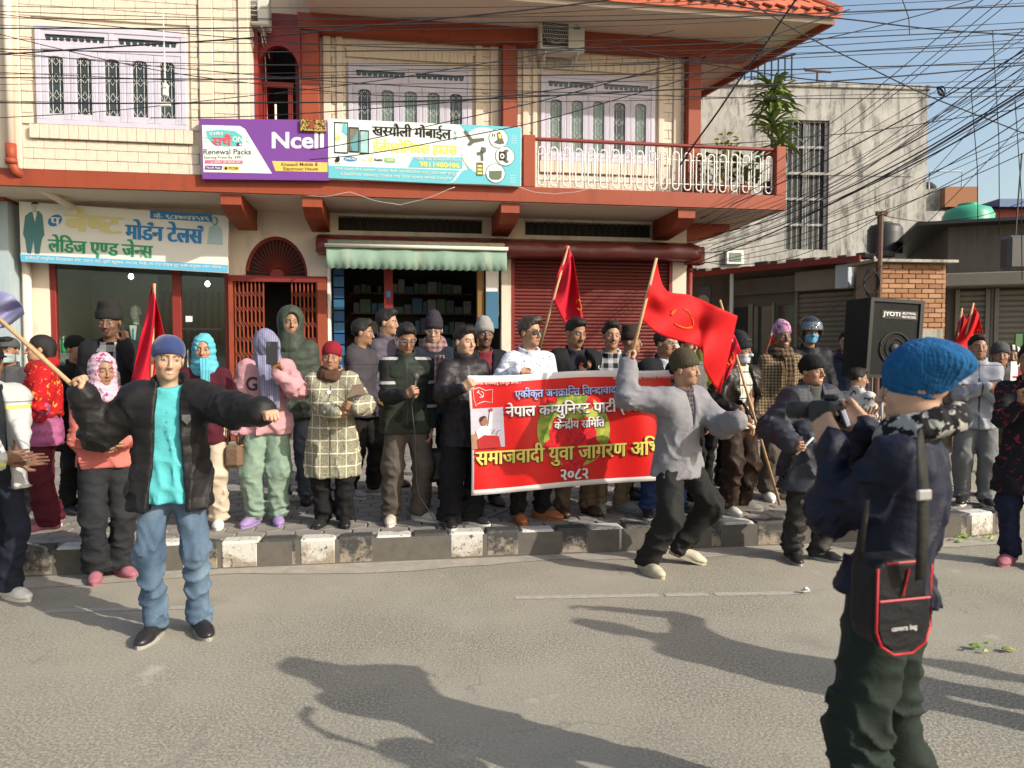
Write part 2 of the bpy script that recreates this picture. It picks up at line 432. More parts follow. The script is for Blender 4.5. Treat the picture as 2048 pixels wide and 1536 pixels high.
# floor slab, soffit sheet
MB().box(-4, 10.09, 0, 6, ZS, ZT).build('floor_slab', M_red, bld)
MB().box(-3.96, 10.05, .05, 5.9, ZS-.012, ZS-.003).build('soffit', M_soff, bld)
for px in (463, 625, 1020, 1372):
    u, _ = P(px, 400, .1)
    MB().prism([(.06, ZS-.014), (.06, ZS-.16), (.35, ZS-.27), (1.25, ZS-.33), (1.25, ZS-.014)], u-.14, u+.14, axis='x').build('bracket', M_red, bld)
MB().prism([(8.95, ZS-.014), (8.95, ZS-.32), (9.55, ZS-.22), (9.75, ZS-.12), (9.75, ZS-.014)], 1.27, 1.5).build('bracket', M_red, bld)
# ground floor wall
GW = 1.25
def gw(name, u0, u1, z0, z1, m=M_plast, v0=GW, v1=GW+.2): return MB().box(u0, u1, v0, v1, z0, z1).build(name, m, bld)
z3 = 3.57
for u0, u1 in ((-4, 3.03), (5.38, 6.10), (8.33, 8.95)): gw('wall', u0, u1, z3, ZS-.014)
for u0, u1 in ((3.03, 5.38), (6.10, 8.33)):
    gw('wall', u0, u1, 3.80, ZS-.014)
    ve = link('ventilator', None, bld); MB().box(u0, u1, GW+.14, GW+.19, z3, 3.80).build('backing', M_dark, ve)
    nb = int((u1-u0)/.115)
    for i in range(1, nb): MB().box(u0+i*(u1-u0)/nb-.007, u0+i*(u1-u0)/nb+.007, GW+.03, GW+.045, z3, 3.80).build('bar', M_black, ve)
gw('wall', -4, 1.33, 3.0, z3); gw('wall', 2.85, 8.95, 3.2, z3)
gw('wall', -1.62, -1.30, .2, 3.0); gw('wall', 5.70, 5.86, .2, 3.2); gw('wall', 8.70, 8.95, .2, 3.2)
ac, rx, rz, zsp = 2.06, .485, .63, 2.82
arc = [(ac+rx*math.cos(a), zsp+rz*math.sin(a)) for a in np.linspace(0, math.pi, 25)]
right = [(2.85, zsp)]+[(2.85, z3)]+[(ac, z3)]+arc[12::-1]
left = [(ac, z3), (1.33, z3), (1.33, zsp)]+arc[24:11:-1]
MB().prism(right, GW, GW+.2).build('wall', M_plast, bld); MB().prism(left, GW, GW+.2).build('wall', M_plast, bld)
MB().prism([(8.95, 1.452), (8.75, 1.452), (7.0, 9), (7.3, 9)], .2, ZS-.014, axis='z').build('side_wall', M_plast, bld)
MB().box(-4, 8.69, 1.46, 6, .15, .36).build('shop_floor', mat('shop_floor', (.22, .20, .18), .6, .1), bld)
# fanlight over the gate: radiating iron bars in a dark red frame
fan = link('fanlight', None, bld)
MB().box(ac-rx-.03, ac+rx+.03, GW+.16, GW+.24, zsp, zsp+rz+.03).build('backing', M_dark, fan)
fr = MB(); fr.tube([(ac+(rx-.02)*math.cos(a), GW+.08, zsp+(rz-.02)*math.sin(a)) for a in np.linspace(0, math.pi, 25)], .028, 6); fr.build('frame', M_red2, fan)
for i in range(1, 22):
    a = math.pi*i/22; MB().tube([(ac+.10*math.cos(a), GW+.07, zsp+.02+.12*math.sin(a)), (ac+(rx-.03)*math.cos(a), GW+.07, zsp+(rz-.03)*math.sin(a))], .0075, 4).build('bar', M_red2, fan)
MB().lathe([(.0, 0), (.11, 0), (.11, .03), (0, .03)], 16, (ac, GW+.05, zsp+.01), axis='y').build('hub', M_red2, fan)
# folding gate, half open
MB().box(1.335, 2.845, GW-.06, GW-.003, zsp-.10, zsp-.004).build('gate_lintel', M_red2, bld)
for u0, u1, nm in ((1.335, 1.40, 0), (2.70, 2.845, 0)): MB().box(u0, u1, GW-.06, GW+.19, .2, zsp-.102).build('gate_jamb', M_red, bld)
def folding(u0, u1):
    g = thing('folding_gate', 'red folding lattice gate %s the dark doorway' % ('left of' if u0 < 2 else 'right of'), 'gate', fw(0, 0), TH)
    n = int((u1-u0)/.058)
    for i in range(n+1):
        u = u0+(u1-u0)*i/n; MB().box(u-.009, u+.009, GW-.02, GW+.012, .38, zsp-.103).build('upright', M_red, g)
    for k in range(9):
        z = .55+k*.24
        lat = MB()
        for i in range(n):
            a = u0+(u1-u0)*i/n; b = u0+(u1-u0)*(i+1)/n
            lat.tube([(a, GW-.028, z), (b, GW-.028, z+.11)], .0045, 4, cap=False); lat.tube([(a, GW-.036, z+.11), (b, GW-.036, z)], .0045, 4, cap=False)
        lat.build('lattice', M_red, g)
folding(1.43, 1.86); folding(2.30, 2.68)
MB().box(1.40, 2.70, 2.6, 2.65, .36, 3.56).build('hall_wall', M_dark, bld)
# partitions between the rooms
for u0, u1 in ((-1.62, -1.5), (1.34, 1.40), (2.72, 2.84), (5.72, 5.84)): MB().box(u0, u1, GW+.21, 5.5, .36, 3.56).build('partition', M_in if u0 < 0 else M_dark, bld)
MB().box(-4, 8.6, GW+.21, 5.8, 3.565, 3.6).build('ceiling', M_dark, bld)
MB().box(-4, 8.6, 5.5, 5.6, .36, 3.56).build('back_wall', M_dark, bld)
# ---------------- upper floor walls
def bricks(u0, u1, z0, z1, v, out, skip=(), soldier=False):
    """list of brick rectangles of a facing panel; rows start at z0"""
    if soldier:
        n = max(1, round((u1-u0)/.122))
        for i in range(n): out.append((u0+(u1-u0)*i/n, u0+(u1-u0)*(i+1)/n, z0, z1, v))
        return
    h, L = .1445, .268; r = 0; z = z0
    while z < z1-.02:
        zz = min(z+h, z1); u = u0-(L/2 if r % 2 else 0)
        while u < u1-.01:
            a, b = max(u, u0), min(u+L, u1); segs = [(a, b)]
            for s0, s1, t0, t1 in skip:
                if zz > t0+.03 and z < t1-.03:
                    segs = [q for p0, p1 in segs for q in ((p0, min(p1, s0)), (max(p0, s1), p1)) if q[1]-q[0] > .03]
            for p0, p1 in segs:
                if p1-p0 > .03: out.append((p0, p1, z, zz, v))
            u += L
        z = zz; r += 1
BR = []
# left wing, flush with the slab edge
MB().box(-4, 1.92, .06, .35, ZT, 8.0).build('upper_wall', M_cream, bld)
WL = (-.86, 1.08, 4.70, 6.04)
for u0, u1 in ((-1.36, -1.06), (1.25, 1.44), (1.78, 1.92)): MB().cbox(u0, u1, .0, .058, ZT+.002, 8.0, .012).build('pilaster', M_pil, bld)
bricks(-1.055, 1.245, ZT+.01, 4.50, .06, BR)
bricks(-.95, 1.16, 4.51, 4.70, .02, BR, soldier=True)
bricks(-1.055, 1.245, 4.71, 8.0, .06, BR, skip=[(WL[0]-.05, WL[1]+.05, 4.6, WL[3]+.06)])
bricks(1.445, 1.775, ZT+.01, 8.0, .06, BR)
bricks(-2.6, -1.365, ZT+.01, 8.0, .06, BR)
# recessed wall behind the balcony
MB().box(2.5, 8.92, .86, 1.1, ZT, 6.70).build('upper_wall', M_cream, bld)
W1 = (3.24, 5.16, 4.70, 6.10); W2 = (6.28, 8.20, 4.70, 6.10)
for u0, u1 in ((2.86, 2.98), (3.06, 3.16), (5.22, 5.34), (5.46, 5.60), (5.98, 6.08), (6.14, 6.22), (8.26, 8.36), (8.52, 8.66)):
    MB().cbox(u0, u1, .80, .858, ZT+.002, 6.5, .012).build('pilaster', M_pil, bld)
for w, a, b in ((W1, 2.86, 5.62), (W2, 5.90, 8.72)):
    pil = [(q[0], q[1], 0, 9) for q in ((2.86, 2.98), (3.06, 3.16), (5.22, 5.34), (5.46, 5.60), (5.98, 6.08), (6.14, 6.22), (8.26, 8.36), (8.52, 8.66))]
    bricks(a, b, ZT+.01, 4.50, .86, BR, skip=pil)
    bricks(w[0]-.02, w[1]+.02, 4.51, 4.70, .82, BR, soldier=True)
    bricks(a, b, 4.71, 6.48, .86, BR, skip=pil+[(w[0]-.04, w[1]+.04, 4.6, w[3]+.22)])
    bricks(w[0]-.02, w[1]+.02, w[3]+.07, w[3]+.235, .84, BR, soldier=True)
ub = MB().cbox(-.5, .5, -1, 0, -.5, .5, .03).mesh('brick'); ub.materials.append(M_brickc)
def bvis(b):
    w = fw((b[0]+b[1])/2, b[4], (b[2]+b[3])/2); py = 708-FPX*(w.z-CAM_H)/w.y; px = 1024+FPX*w.x/w.y
    return (0 if (py > -15 and px > -15) else 1, w.y)
BR.sort(key=bvis); rest = MB()
for k, (a, b, z0, z1, v) in enumerate(BR):
    g = .006; pr = R.uniform(.026, .031)
    if k < 300:
        o = link('brick', ub, bld, ((a+b)/2, v, (z0+z1)/2)); o.scale = (b-a-g, pr, z1-z0-g*1.3)
    else: rest.cbox(a+g/2, b-g/2, v-pr, v, z0+g*.6, z1-g*.6, .004)
ro = rest.build('bricks', M_brickc, bld); ro['kind'] = 'stuff'
# red columns, arch recess, top beam
for u0, u1, v0 in ((2.56, 2.82, .62), (5.64, 5.86, .66), (8.72, 8.94, .66)):
    MB().cbox(u0, u1, v0, .858, ZT+.002, 6.45, .008).build('column', M_red, bld)
MB().box(2.52, 9.0, .60, 1.0, 6.455, 6.70).build('top_beam', M_red, bld)
MB().prism([(9.0, 6.70), (9.0, 6.44), (9.75, 6.46), (10.0, 6.55), (10.0, 6.70)], .62, .9).build('beam_end', M_red, bld)
MB().box(1.93, 2.5, 1.7, 1.75, ZT, 6.7).build('hall_back', M_dark, bld); MB().box(1.925, 2.69, .92, 1.1, 6.702, 8.0).build('upper_wall', M_cream, bld); MB().box(1.93, 2.515, .67, .9, 6.30, 6.69).build('hall_beam', M_red2, bld)
MB().box(2.44, 2.555, .9, 1.69, ZT, 6.7).build('hall_wall', M_red2, bld)
MB().box(1.925, 1.98, .36, 1.69, ZT, 6.7).build('hall_wall', M_red2, bld)
ac2 = 2.25; arch = [(ac2+.30*math.cos(a), 5.75+.42*math.sin(a)) for a in np.linspace(0, math.pi, 17)]
MB().prism([(1.93, 6.45), (1.93, 5.75)]+arch[::-1]+[(2.56, 5.75), (2.56, 6.45)], .56, .66).build('arch_panel', M_red2, bld)
MB().box(1.985, 2.43, .75, .80, 5.62, 5.70).build('door_lintel', M_red2, bld)
for u in (2.0, 2.03, 2.36, 2.385, 2.41): MB().box(u-.008, u+.008, .74, .76, ZT, 5.62).build('grille_bar', M_red2, bld)
MB().tube([(2.20, .5, ZT), (2.20, .5, 5.28)], .016, 8).build('pipe', M_white, bld)
# ---------------- windows with five narrow casements and pierced transoms
def window(w, v, curtain=(), lab=None):
    u0, u1, z0, z1 = w; wo = link('window', None, bld); f = .07
    zt = z1-.30; fm = MB()
    fm.cbox(u0, u1, v, v+.055, z0, z0+f, .006); fm.cbox(u0, u1, v, v+.055, z1-f, z1, .006)
    fm.cbox(u0, u0+f, v+.001, v+.055, z0+f+.001, z1-f-.001, .006); fm.cbox(u1-f, u1, v+.001, v+.055, z0+f+.001, z1-f-.001, .006)
    fm.cbox(u0+f+.001, u1-f-.001, v+.004, v+.055, zt-.03, zt+.03, .006)
    um = (u0+u1)/2; fm.cbox(um-.035, um+.035, v+.003, v+.055, zt+.031, z1-f-.001, .006)
    fm.build('frame', M_lav, wo)
    for a, b in ((u0+f+.002, um-.037), (um+.037, u1-f-.002)):             # transom lights: pierced board over dark glass
        tz0, tz1 = zt+.031, z1-f-.001; m = MB(); h = (tz1-tz0); s = .05
        m.box(a, b, v+.012, v+.03, tz0, tz0+h*.30); m.box(a, b, v+.012, v+.03, tz0+h*.74, tz1)
        m.box(a, a+s, v+.012, v+.03, tz0+h*.30, tz0+h*.74); m.box(b-s, b, v+.012, v+.03, tz0+h*.30, tz0+h*.74)
        n = 9
        for i in range(n+1):
            x = a+s+(b-a-2*s)*i/n; m.prism([(x-.014, tz0+h*.29), (x+.014, tz0+h*.29), (x+.006, tz0+h*.52), (x-.006, tz0+h*.52)], v+.013, v+.028)
        m.build('transom_board', M_lav, wo)
        MB().box(a, b, v+.034, v+.04, tz0, tz1).build('pane', M_pane, wo)
    n = 5; cw = (u1-u0-2*f)/n
    for i in range(n):
        a = u0+f+cw*i+.003; b = a+cw-.006; t0, t1 = z0+f+.003, zt-.033; s = cw*.225; m = MB()
        m.cbox(a, a+s, v+.008, v+.042, t0, t1, .004); m.cbox(b-s, b, v+.008, v+.042, t0, t1, .004)
        m.box(a+s, b-s, v+.009, v+.041, t0, t0+.08); m.box(a+s, b-s, v+.009, v+.041, t1-.075, t1)
        for k in (1, 2): m.box(a+s*k/3-.003, a+s*k/3+.003, v+.004, v+.01, t0+.05, t1-.05)
        for k in (1, 2): m.box(b-s*k/3-.003, b-s*k/3+.003, v+.004, v+.01, t0+.05, t1-.05)
        xa, xb = a+s, b-s; zc = t1-.075; r = (xb-xa)/2                     # arched head of the light
        hp = [(xa, zc), (xa, zc-.05)]+[((xa+xb)/2-r*math.cos(q), zc-.05+.045*math.sin(q)) for q in np.linspace(0, math.pi, 9)][1:-1]+[(xb, zc-.05), (xb, zc)]
        m.prism(hp, v+.010, v+.040)
        m.build('casement', M_lav, wo)
        MB().box(xa, xb, v+.045, v+.05, t0+.08, zc).build('pane', M_pane2 if i in curtain else M_pane, wo)
        g = MB(); xc = (xa+xb)/2; q = (xb-xa)/4; hgt = zc-t0-.08
        for x in (xc-q, xc+q):
            g.tube([(x, v+.03, t0+.08), (x, v+.03, zc-.03)], .0035, 4)
            for kz in range(4):
                zz = t0+.10+hgt*kz/3.4
                g.tube([(x-q*.95, v+.03, zz+.07), (x-q*.5, v+.03, zz+.02), (x, v+.03, zz), (x+q*.5, v+.03, zz+.02), (x+q*.95, v+.03, zz+.07)], .003, 4)
                g.tube([(x-q*.95, v+.03, zz-.05), (x-q*.5, v+.03, zz-.012), (x, v+.03, zz), (x+q*.5, v+.03, zz-.012), (x+q*.95, v+.03, zz-.05)], .003, 4)
        g.build('grille', M_grille, wo)
window(WL, .0); window(W1, .80, (1, 2, 3)); window(W2, .80, (0, 1, 2, 4))
# ---------------- balcony railing
rl0, rl1 = 6.05, 9.93
for a, b in ((5.86, 6.04), (9.93, 10.088)): MB().cbox(a, b, .002, .17, ZT+.002, 4.86, .008).build('railing_post', M_red, bld)
MB().cbox(rl0-.01, rl1+.01, .05, .12, 4.80, 4.845, .01).build('handrail', M_red2, bld)
for z in (4.23, 4.60): MB().tube([(rl0, .085, z), (rl1, .085, z)], .008, 6).build('rail', M_white, bld)
n = 20; pw = (rl1-rl0)/n
st = MB(); rr = pw*.26
pts = [(rr*math.cos(a), 0, 4.66+rr*math.sin(a)) for a in np.linspace(0, math.pi, 8)]+[(rr*math.cos(a), 0, 4.18+rr*math.sin(a)) for a in np.linspace(math.pi, 2*math.pi, 8)]
st.tube(pts, .011, 6, closed=True); lm = st.mesh('railing_loop', True); lm.materials.append(M_white)
bmn = MB().tube([(0, 0, ZT+.005), (0, 0, 4.80)], .008, 6).mesh('railing_bar', True); bmn.materials.append(M_white)
for i in range(n):
    link('railing_loop', lm, bld, (rl0+pw*(i+.5), .072, R.uniform(-.01, .01)))
    if i: link('railing_bar', bmn, bld, (rl0+pw*i, .085, 0))
# side railing along the right end
for i in range(5): link('railing_bar', bmn, bld, (10.0, .4+i*.2, 0))
MB().cbox(9.97, 10.04, .171, 1.3, 4.80, 4.845, .01).build('handrail', M_red2, bld)
# ---------------- roof with pointed tiles
EZ, EV, PT = 6.60, -.42, D2R(44)
sd = Vector((-.205, .972)); A = (2.7, EV); B = (10.57, EV); Cc = (10.57+sd.x*10, EV+sd.y*10)
MB().prism([A, B, Cc, (2.7, Cc[1])], 6.705, 6.725, axis='z').build('eave_soffit', M_soff, bld)
MB().box(2.7, 10.57, EV-.03, EV-.001, 6.60, 6.74).build('fascia', M_soff, bld)
fa = MB(); fa.prism([(10.57, EV), (10.62, EV), (Cc[0]+.05, Cc[1]), (Cc[0], Cc[1])], 6.60, 6.78, axis='z'); fa.build('fascia', M_red, bld)
rf = link('roof', None, bld)
h = 2.2; rise = h*math.tan(PT)
MB().add([(2.7, EV-.1, 6.66), (10.66, EV-.1, 6.66), (10.66-h, EV-.1+h, 6.66+rise), (2.7, EV-.1+h, 6.66+rise),
          (2.7, EV-.1, 6.741), (10.66, EV-.1, 6.741), (10.66-h, EV-.1+h, 6.741+rise), (2.7, EV-.1+h, 6.741+rise)],
         [(0, 1, 2, 3), (4, 5, 6, 7), (0, 1, 5, 4), (1, 2, 6, 5), (2, 3, 7, 6), (3, 0, 4, 7)]).build('roof_slope', M_tile, rf)
MB().add([(10.66, EV-.1, 6.742), (Cc[0]+.1, Cc[1], 6.742), (Cc[0]-h, Cc[1], 6.742+rise), (10.66-h, EV-.1+h, 6.742+rise)], [(0, 1, 2, 3)]).build('roof_slope', M_tile, rf)
tw = .205; tm = MB(); tl = .36
tm.prism([(-tw/2+.003, .08), (0, -.04), (tw/2-.003, .08), (tw/2-.003, tl), (-tw/2+.003, tl)], 0, .026, axis='z')
tme = tm.mesh('roof_tile'); tme.materials.append(M_tile)
for r in range(5):
    s = r*.28; y0 = EV-.115+s*math.cos(PT); z0 = 6.752+s*math.sin(PT)
    u = 2.75+(tw/2 if r % 2 else 0)
    while u < 10.55-(y0-EV)*1.0:
        o = link('roof_tile', tme, rf, (u, y0, z0+R.uniform(0, .006))); o.rotation_euler = (PT-.05, 0, R.uniform(-.012, .012)); u += tw
hip = MB(); hip.tube([(10.63, EV-.12, 6.76), (10.66-h, EV-.1+h, 6.80+rise)], .07, 8); hip.build('hip_ridge', M_tile, rf)
# ---------------- rainwater pipes
M_pipe = mat('cream_pipe', (.68, .58, .47), .5, .06)
pu = P(20, 200, -.06)[0]
MB().tube([(pu, -.07, 8), (pu, -.07, 4.36)], .055, 12).build('drain_pipe', M_pipe, bld, True)
e = MB(); e.tube([(pu, -.07, 4.40), (pu, -.07, 4.14)], .066, 12); e.tube([(pu, -.07, 4.16), (pu+.02, -.02, 4.05), (pu+.12, .1, 3.96)], .064, 12); e.tube([(pu-.0, -.07, 4.20), (pu, -.07, 4.13)], .074, 12)
e.build('pipe_elbow', M_red, bld, True)
MB().tube([(pu+.10, .08, 3.97), (pu+.42, .75, 3.72)], .052, 12).build('drain_pipe', M_pipe, bld, True)
lp = P(47, 620, 1.0)[0]
MB().tube([(lp, 1.12, 3.0), (lp, 1.12, .2)], .062, 12).build('drain_pipe', M_pipe, bld, True)
rp = 9.03
MB().tube([(rp, 1.30, 3.4), (rp, 1.30, .2)], .05, 12).build('drain_pipe', M_red2, bld, True)
MB().tube([(rp, 1.30, 3.08), (rp, 1.30, 3.0)], .062, 12).build('pipe_clamp', M_red2, bld, True)
MB().cbox(rp-.12, rp+.20, 1.1, 1.36, 3.12, 3.42, .02).build('rainwater_head', M_red2, bld)
# ---------------- dark red shutter hood, crumpled sheet metal
hu0, hu1 = P(632, 480, .85)[0], P(1400, 495, .85)[0]
def hood():
    n = 60; V = []; prof = [(1.245, 3.50), (.86, 3.40), (.80, 3.36), (.80, 3.20), (.84, 3.16), (1.245, 3.16)]
    for i in range(n+1):
        u = hu0+(hu1-hu0)*i/n
        for k, (v, z) in enumerate(prof):
            a = (0, .02, .03, .025, .01, 0)[k]
            V.append((u, v+a*(math.sin(u*7+k)+math.sin(u*13.3+k*2))*.6, z+a*(math.sin(u*5.1+k*1.3)+math.sin(u*17+k))*.6))
    m = len(prof)
    F = [(i*m+k, (i+1)*m+k, (i+1)*m+(k+1) % m, i*m+(k+1) % m) for i in range(n) for k in range(m)]+[tuple(range(m)), tuple(range(n*m, n*m+m))]
    MB().add(V, F).build('shutter_hood', mat('hood_metal', None, .38, .12, 3, .1, 20, spec=.6, build=streak((.14, .020, .016), (.10, .018, .016))), bld, True)
hood()
# right shop: closed red roller shutter
sh = link('roller_shutter', None, bld)
slat = MB(); su0, su1 = 5.87, 8.69
slat.prism([(.0, 0), (-.018, .012), (-.022, .03), (-.012, .05), (0, .058)], su0, su1, axis='x')
sm = slat.mesh('slat'); sm.materials.append(mat('shutter_paint', None, .45, .12, 6, build=streak((.135, .022, .017), (.10, .019, .016))))
z = .38
while z < 3.17: link('slat', sm, sh, (0, GW+.06, z)); z += .0605
MB().box(su0, su1, GW+.075, GW+.09, .3, 3.2).build('backing', M_red2, sh)
for a, b in ((su0-.01, su0+.05), (su1-.05, su1+.01)): MB().box(a, b, GW+.0, GW+.06, .2, 3.19).build('guide_rail', M_red2, sh)
# ---------------- neighbour on the left
nb = thing('neighbour_house', 'pale blue rendered house wall left of the tailor shop', 'building', FO, TH)
MB().box(-6, -1.66, .85, 5, .0, 3.80).build('wall', mat('pale_blue_render', None, .9, .06, 2, .15, 40, build=streak((.33, .40, .43), (.26, .32, .35))), nb)
MB().box(-6, -1.655, .75, 5, 3.801, 3.845).build('parapet', M_red, nb)
# ------------------------------------------------------------------ signboards
def fm(name, rgb, rough=.45, **k): return mat(name, lin(rgb), rough, k.pop('var', .03), **k)
def on_sheet(v):                        # sheet coordinates = photo pixels, mapped to the facade plane v
    def f(px, py):
        u, z = P(px, py, v); return (u, v, z)
    return f
def sign_poly(pts, v, name, m, parent):
    s = on_sheet(v); me = bpy.data.meshes.new(name); me.from_pydata([s(*p) for p in pts], [], [tuple(range(len(pts)))]); me.materials.append(m)
    return link(name, me, parent)
def sign_text(s, x0, y0, x1, y1, v, m, parent, bold=.02, skew=0.):       # pixel box: left, top, right, bottom
    f = on_sheet(v); return text_fit(s, (x0, -y1, x1, -y0), lambda a, b: f(a, -b), bold, 'lettering', m, parent, -skew)
def ellipse(cx, cy, rx, ry, n=28): return [(cx+rx*math.cos(2*math.pi*k/n), cy+ry*math.sin(2*math.pi*k/n)) for k in range(n)]
def board(corners, v, t, name, label, m, cat='sign', frame=None):
    o = thing(name, label, cat, FO, TH); s0, s1 = on_sheet(v), on_sheet(v); q = [s0(*c) for c in corners]
    MB().add(q+[(a, b+t, c) for a, b, c in q], [(0, 1, 2, 3), (7, 6, 5, 4), (0, 4, 5, 1), (1, 5, 6, 2), (2, 6, 7, 3), (3, 7, 4, 0)]).build('panel', m, o)
    return o
M_swhite = fm('sign_white', (218, 222, 214)); M_sink = fm('sign_black', (28, 26, 26)); M_purple = fm('sign_purple', (112, 62, 140))
M_purple2 = fm('sign_deep_purple', (88, 44, 110)); M_cyan = fm('sign_cyan', (98, 180, 192)); M_yel = fm('sign_yellow', (226, 214, 96)); M_gold = fm('sign_gold', (222, 184, 92))
M_sblue = fm('sign_blue', (42, 122, 178)); M_sgreen = fm('sign_green', (46, 142, 100)); M_fade = fm('sign_faded_gold', (206, 198, 140)); M_teal = fm('sign_teal', (92, 150, 156))
M_cloud = fm('sign_teal_shape', (90, 178, 176)); M_rose = fm('sign_rose', (206, 96, 132)); M_pale = fm('sign_pale_grey', (206, 212, 208)); M_bluel = fm('sign_light_blue', (92, 170, 206))
# purple telecom board
vb = -.10
sg = board([(400, 237), (654, 240), (658, 361), (405, 358)], vb, .09, 'purple_shop_sign', 'purple and white telecom shop sign with big white lettering on the slab', M_purple)
e = vb-.003; e2 = vb-.006; e3 = vb-.009
sign_poly([(404, 250), (480, 252), (490, 258), (544, 347), (407, 344)], e, 'white_field', M_swhite, sg)
sign_text('Ncell', 544, 264, 647, 297, e, M_swhite, sg, .03)
sign_poly([(544, 322), (655, 325), (655, 344), (551, 342)], e, 'yellow_strip', M_gold, sg)
sign_text('Khasauli Mobile &', 563, 325, 636, 332, e2, M_sink, sg, .005); sign_text('Electronic House', 567, 334, 636, 341, e2, M_sink, sg, .005)
sign_poly([(412, 262), (438, 259), (470, 262), (487, 274), (484, 292), (450, 293), (428, 290), (415, 276)], e2, 'cloud_shape', M_cloud, sg)
sign_text('एनसेल', 418, 263, 446, 272, e3, M_swhite, sg, .03)
sign_text('सधैं', 424, 268, 463, 291, e3-.002, fm('sign_magenta', (206, 82, 96)), sg, .04); sign_text('ON', 465, 273, 485, 284, e3, M_swhite, sg, .03)
sign_poly([(473, 286), (484, 286), (484, 292), (473, 292)], e3, 'switch_shape', M_purple2, sg); sign_poly(ellipse(481, 289, 2.4, 2.4, 12), e3-.002, 'switch_dot', M_swhite, sg)
for a, b, c, d in ((408, 274, 414, 277), (407, 284, 414, 283), (491, 276, 497, 273), (491, 283, 498, 284)): sign_poly([(a, b-1), (c, d-1), (c, d+1), (a, b+1)], e2, 'ray', M_cloud, sg)
sign_text('Renewal Packs', 407, 298, 502, 309, e2, M_sink, sg, .008); sign_text('Starting From Rs. 399/-', 408, 312, 486, 319, e2, M_sink, sg, .003)
sign_poly([(410, 320), (486, 321), (485, 328), (409, 327)], e2, 'pink_strip', M_rose, sg); sign_text('५० मिनेट फ्री बोनस थप', 420, 321.5, 481, 327, e3, M_swhite, sg, .01)
sign_poly([(411, 331), (445, 332), (443, 340), (409, 339)], e2, 'purple_strip', M_purple2, sg); sign_text('Ncell App', 413, 333, 441, 338.5, e3, M_swhite, sg, .01)
sign_poly([(447, 332), (479, 333), (478, 341), (446, 340)], e2, 'yellow_label', M_gold, sg); sign_text('9123#', 458, 333.5, 476, 339.5, e3, M_sink, sg, .01); sign_poly(ellipse(452, 336.5, 3, 3, 10), e3, 'call_dot', M_sink, sg)
# mobile shop board
sg = board([(656, 237), (1043, 255), (1042, 372), (657, 356)], vb, .09, 'mobile_shop_sign', 'white and cyan mobile phone shop sign with phones and gadgets', M_swhite)
def sk(y, x): return y+(x-657)*.0435
def Q(*pts): return [(x, sk(y, x)) for x, y in pts]
def T(s, x0, y0, x1, y1, m, bold=.02, v=e, par=None): sign_text(s, x0, sk(y0, x0), x1, sk(y1, x0), v, m, par or sg, bold, (x1-x0)*.0435)
sign_poly(Q((657, 331), (920, 329), (900, 357), (657, 356)), e, 'cyan_band', M_cyan, sg)
sign_poly(Q((920, 237), (1042, 238), (1041, 354), (902, 356), (925, 329), (935, 327), (931, 300), (940, 262)), e-.0005, 'cyan_corner', M_cyan, sg)
T('खस्यौली मोबाईल', 745, 241, 902, 270, M_sink, .045); T('ईलेक्ट्रोनिक्स हाउस', 746, 273, 914, 303, M_yel, .045)
for k, ch in enumerate('एवं'): 
    if ch != 'ं': T(ch, 907, 252+k*10, 914, 260+k*10, M_teal, .01)
sign_poly(Q((826, 306), (925, 303), (925, 326), (816, 328)), e, 'cyan_label', M_cyan, sg)
T('शहीद चोक बिपिनगर तिनपिपल', 832, 306, 922, 313, M_swhite, .005, e2); T('9811480486', 839, 315, 919, 325, M_yel, .03, e2)
T('तिलोत्तमामा हरेक प्रकारका मोबाईल बिक्री तथा रिपेयरिङ्ग पार्टपुर्जाको लागि सम्पूर्ण', 670, 333, 915, 341, M_swhite, .008, e2); T('ईलेक्ट्रोनिक्स सामानहरू होलसेल तथा रिटेल मूल्यमा सम्पर्क राख्नुहोस ।', 680, 343, 908, 351, M_swhite, .008, e2)
for (x0, y0, x1, y1, c) in ((668, 243, 696, 306, (200, 222, 200)), (697, 252, 718, 303, (120, 116, 100)), (719, 257, 738, 305, (150, 190, 188))):
    sign_poly(Q((x0, y0), (x1, y0), (x1, y1), (x0, y1)), e-.001*(x0 > 690), 'phone_print', M_sink, sg); sign_poly(Q((x0+2, y0+3), (x1-2, y0+3), (x1-2, y1-3), (x0+2, y1-3)), e2-.001*(x0 > 690), 'phone_screen', fm('phone_%d' % x0, c, var=.3, vscale=8.), sg)
sign_poly(Q((686, 244), (693, 248), (694, 270), (684, 262)), e3-.001, 'screen_glow', M_cyan, sg); sign_poly(Q(*ellipse(676, 275, 5, 5, 10)), e3-.001, 'screen_glow', M_yel, sg); sign_poly(Q((700, 285), (716, 260), (716, 300), (705, 300)), e3-.002, 'screen_stripe', M_teal, sg)
# row of maker marks
ap = Q((671, 318), (673, 313), (675, 314), (677, 313), (680, 316), (679, 321), (676, 324), (674, 323), (671, 324), (669, 320)); sign_poly(ap, e2, 'apple_mark', M_sink, sg); sign_poly(Q((675, 312), (678, 309), (678, 311), (676, 313)), e2, 'apple_leaf', M_sink, sg); T('Apple', 669, 325, 681, 328, M_sink, .0, e2)
sign_poly(Q(*ellipse(701, 316, 14, 5)), e, 'oval_mark', M_sblue, sg); T('SAMSUNG', 690, 313, 712, 318, M_swhite, .02, e2)
sign_poly(Q((737, 312), (745, 312), (745, 320), (737, 320)), e, 'yellow_mark', M_yel, sg); T('Redmi', 749, 312.5, 765, 318, M_sink, .02, e); sign_poly(Q((769, 311), (790, 311), (790, 320), (769, 320)), e, 'green_mark', fm('sign_leaf', (120, 176, 92)), sg); T('oppo', 772, 313, 787, 318, M_swhite, .02, e2); T('vivo', 720, 313, 733, 319, M_gold, .0, e)
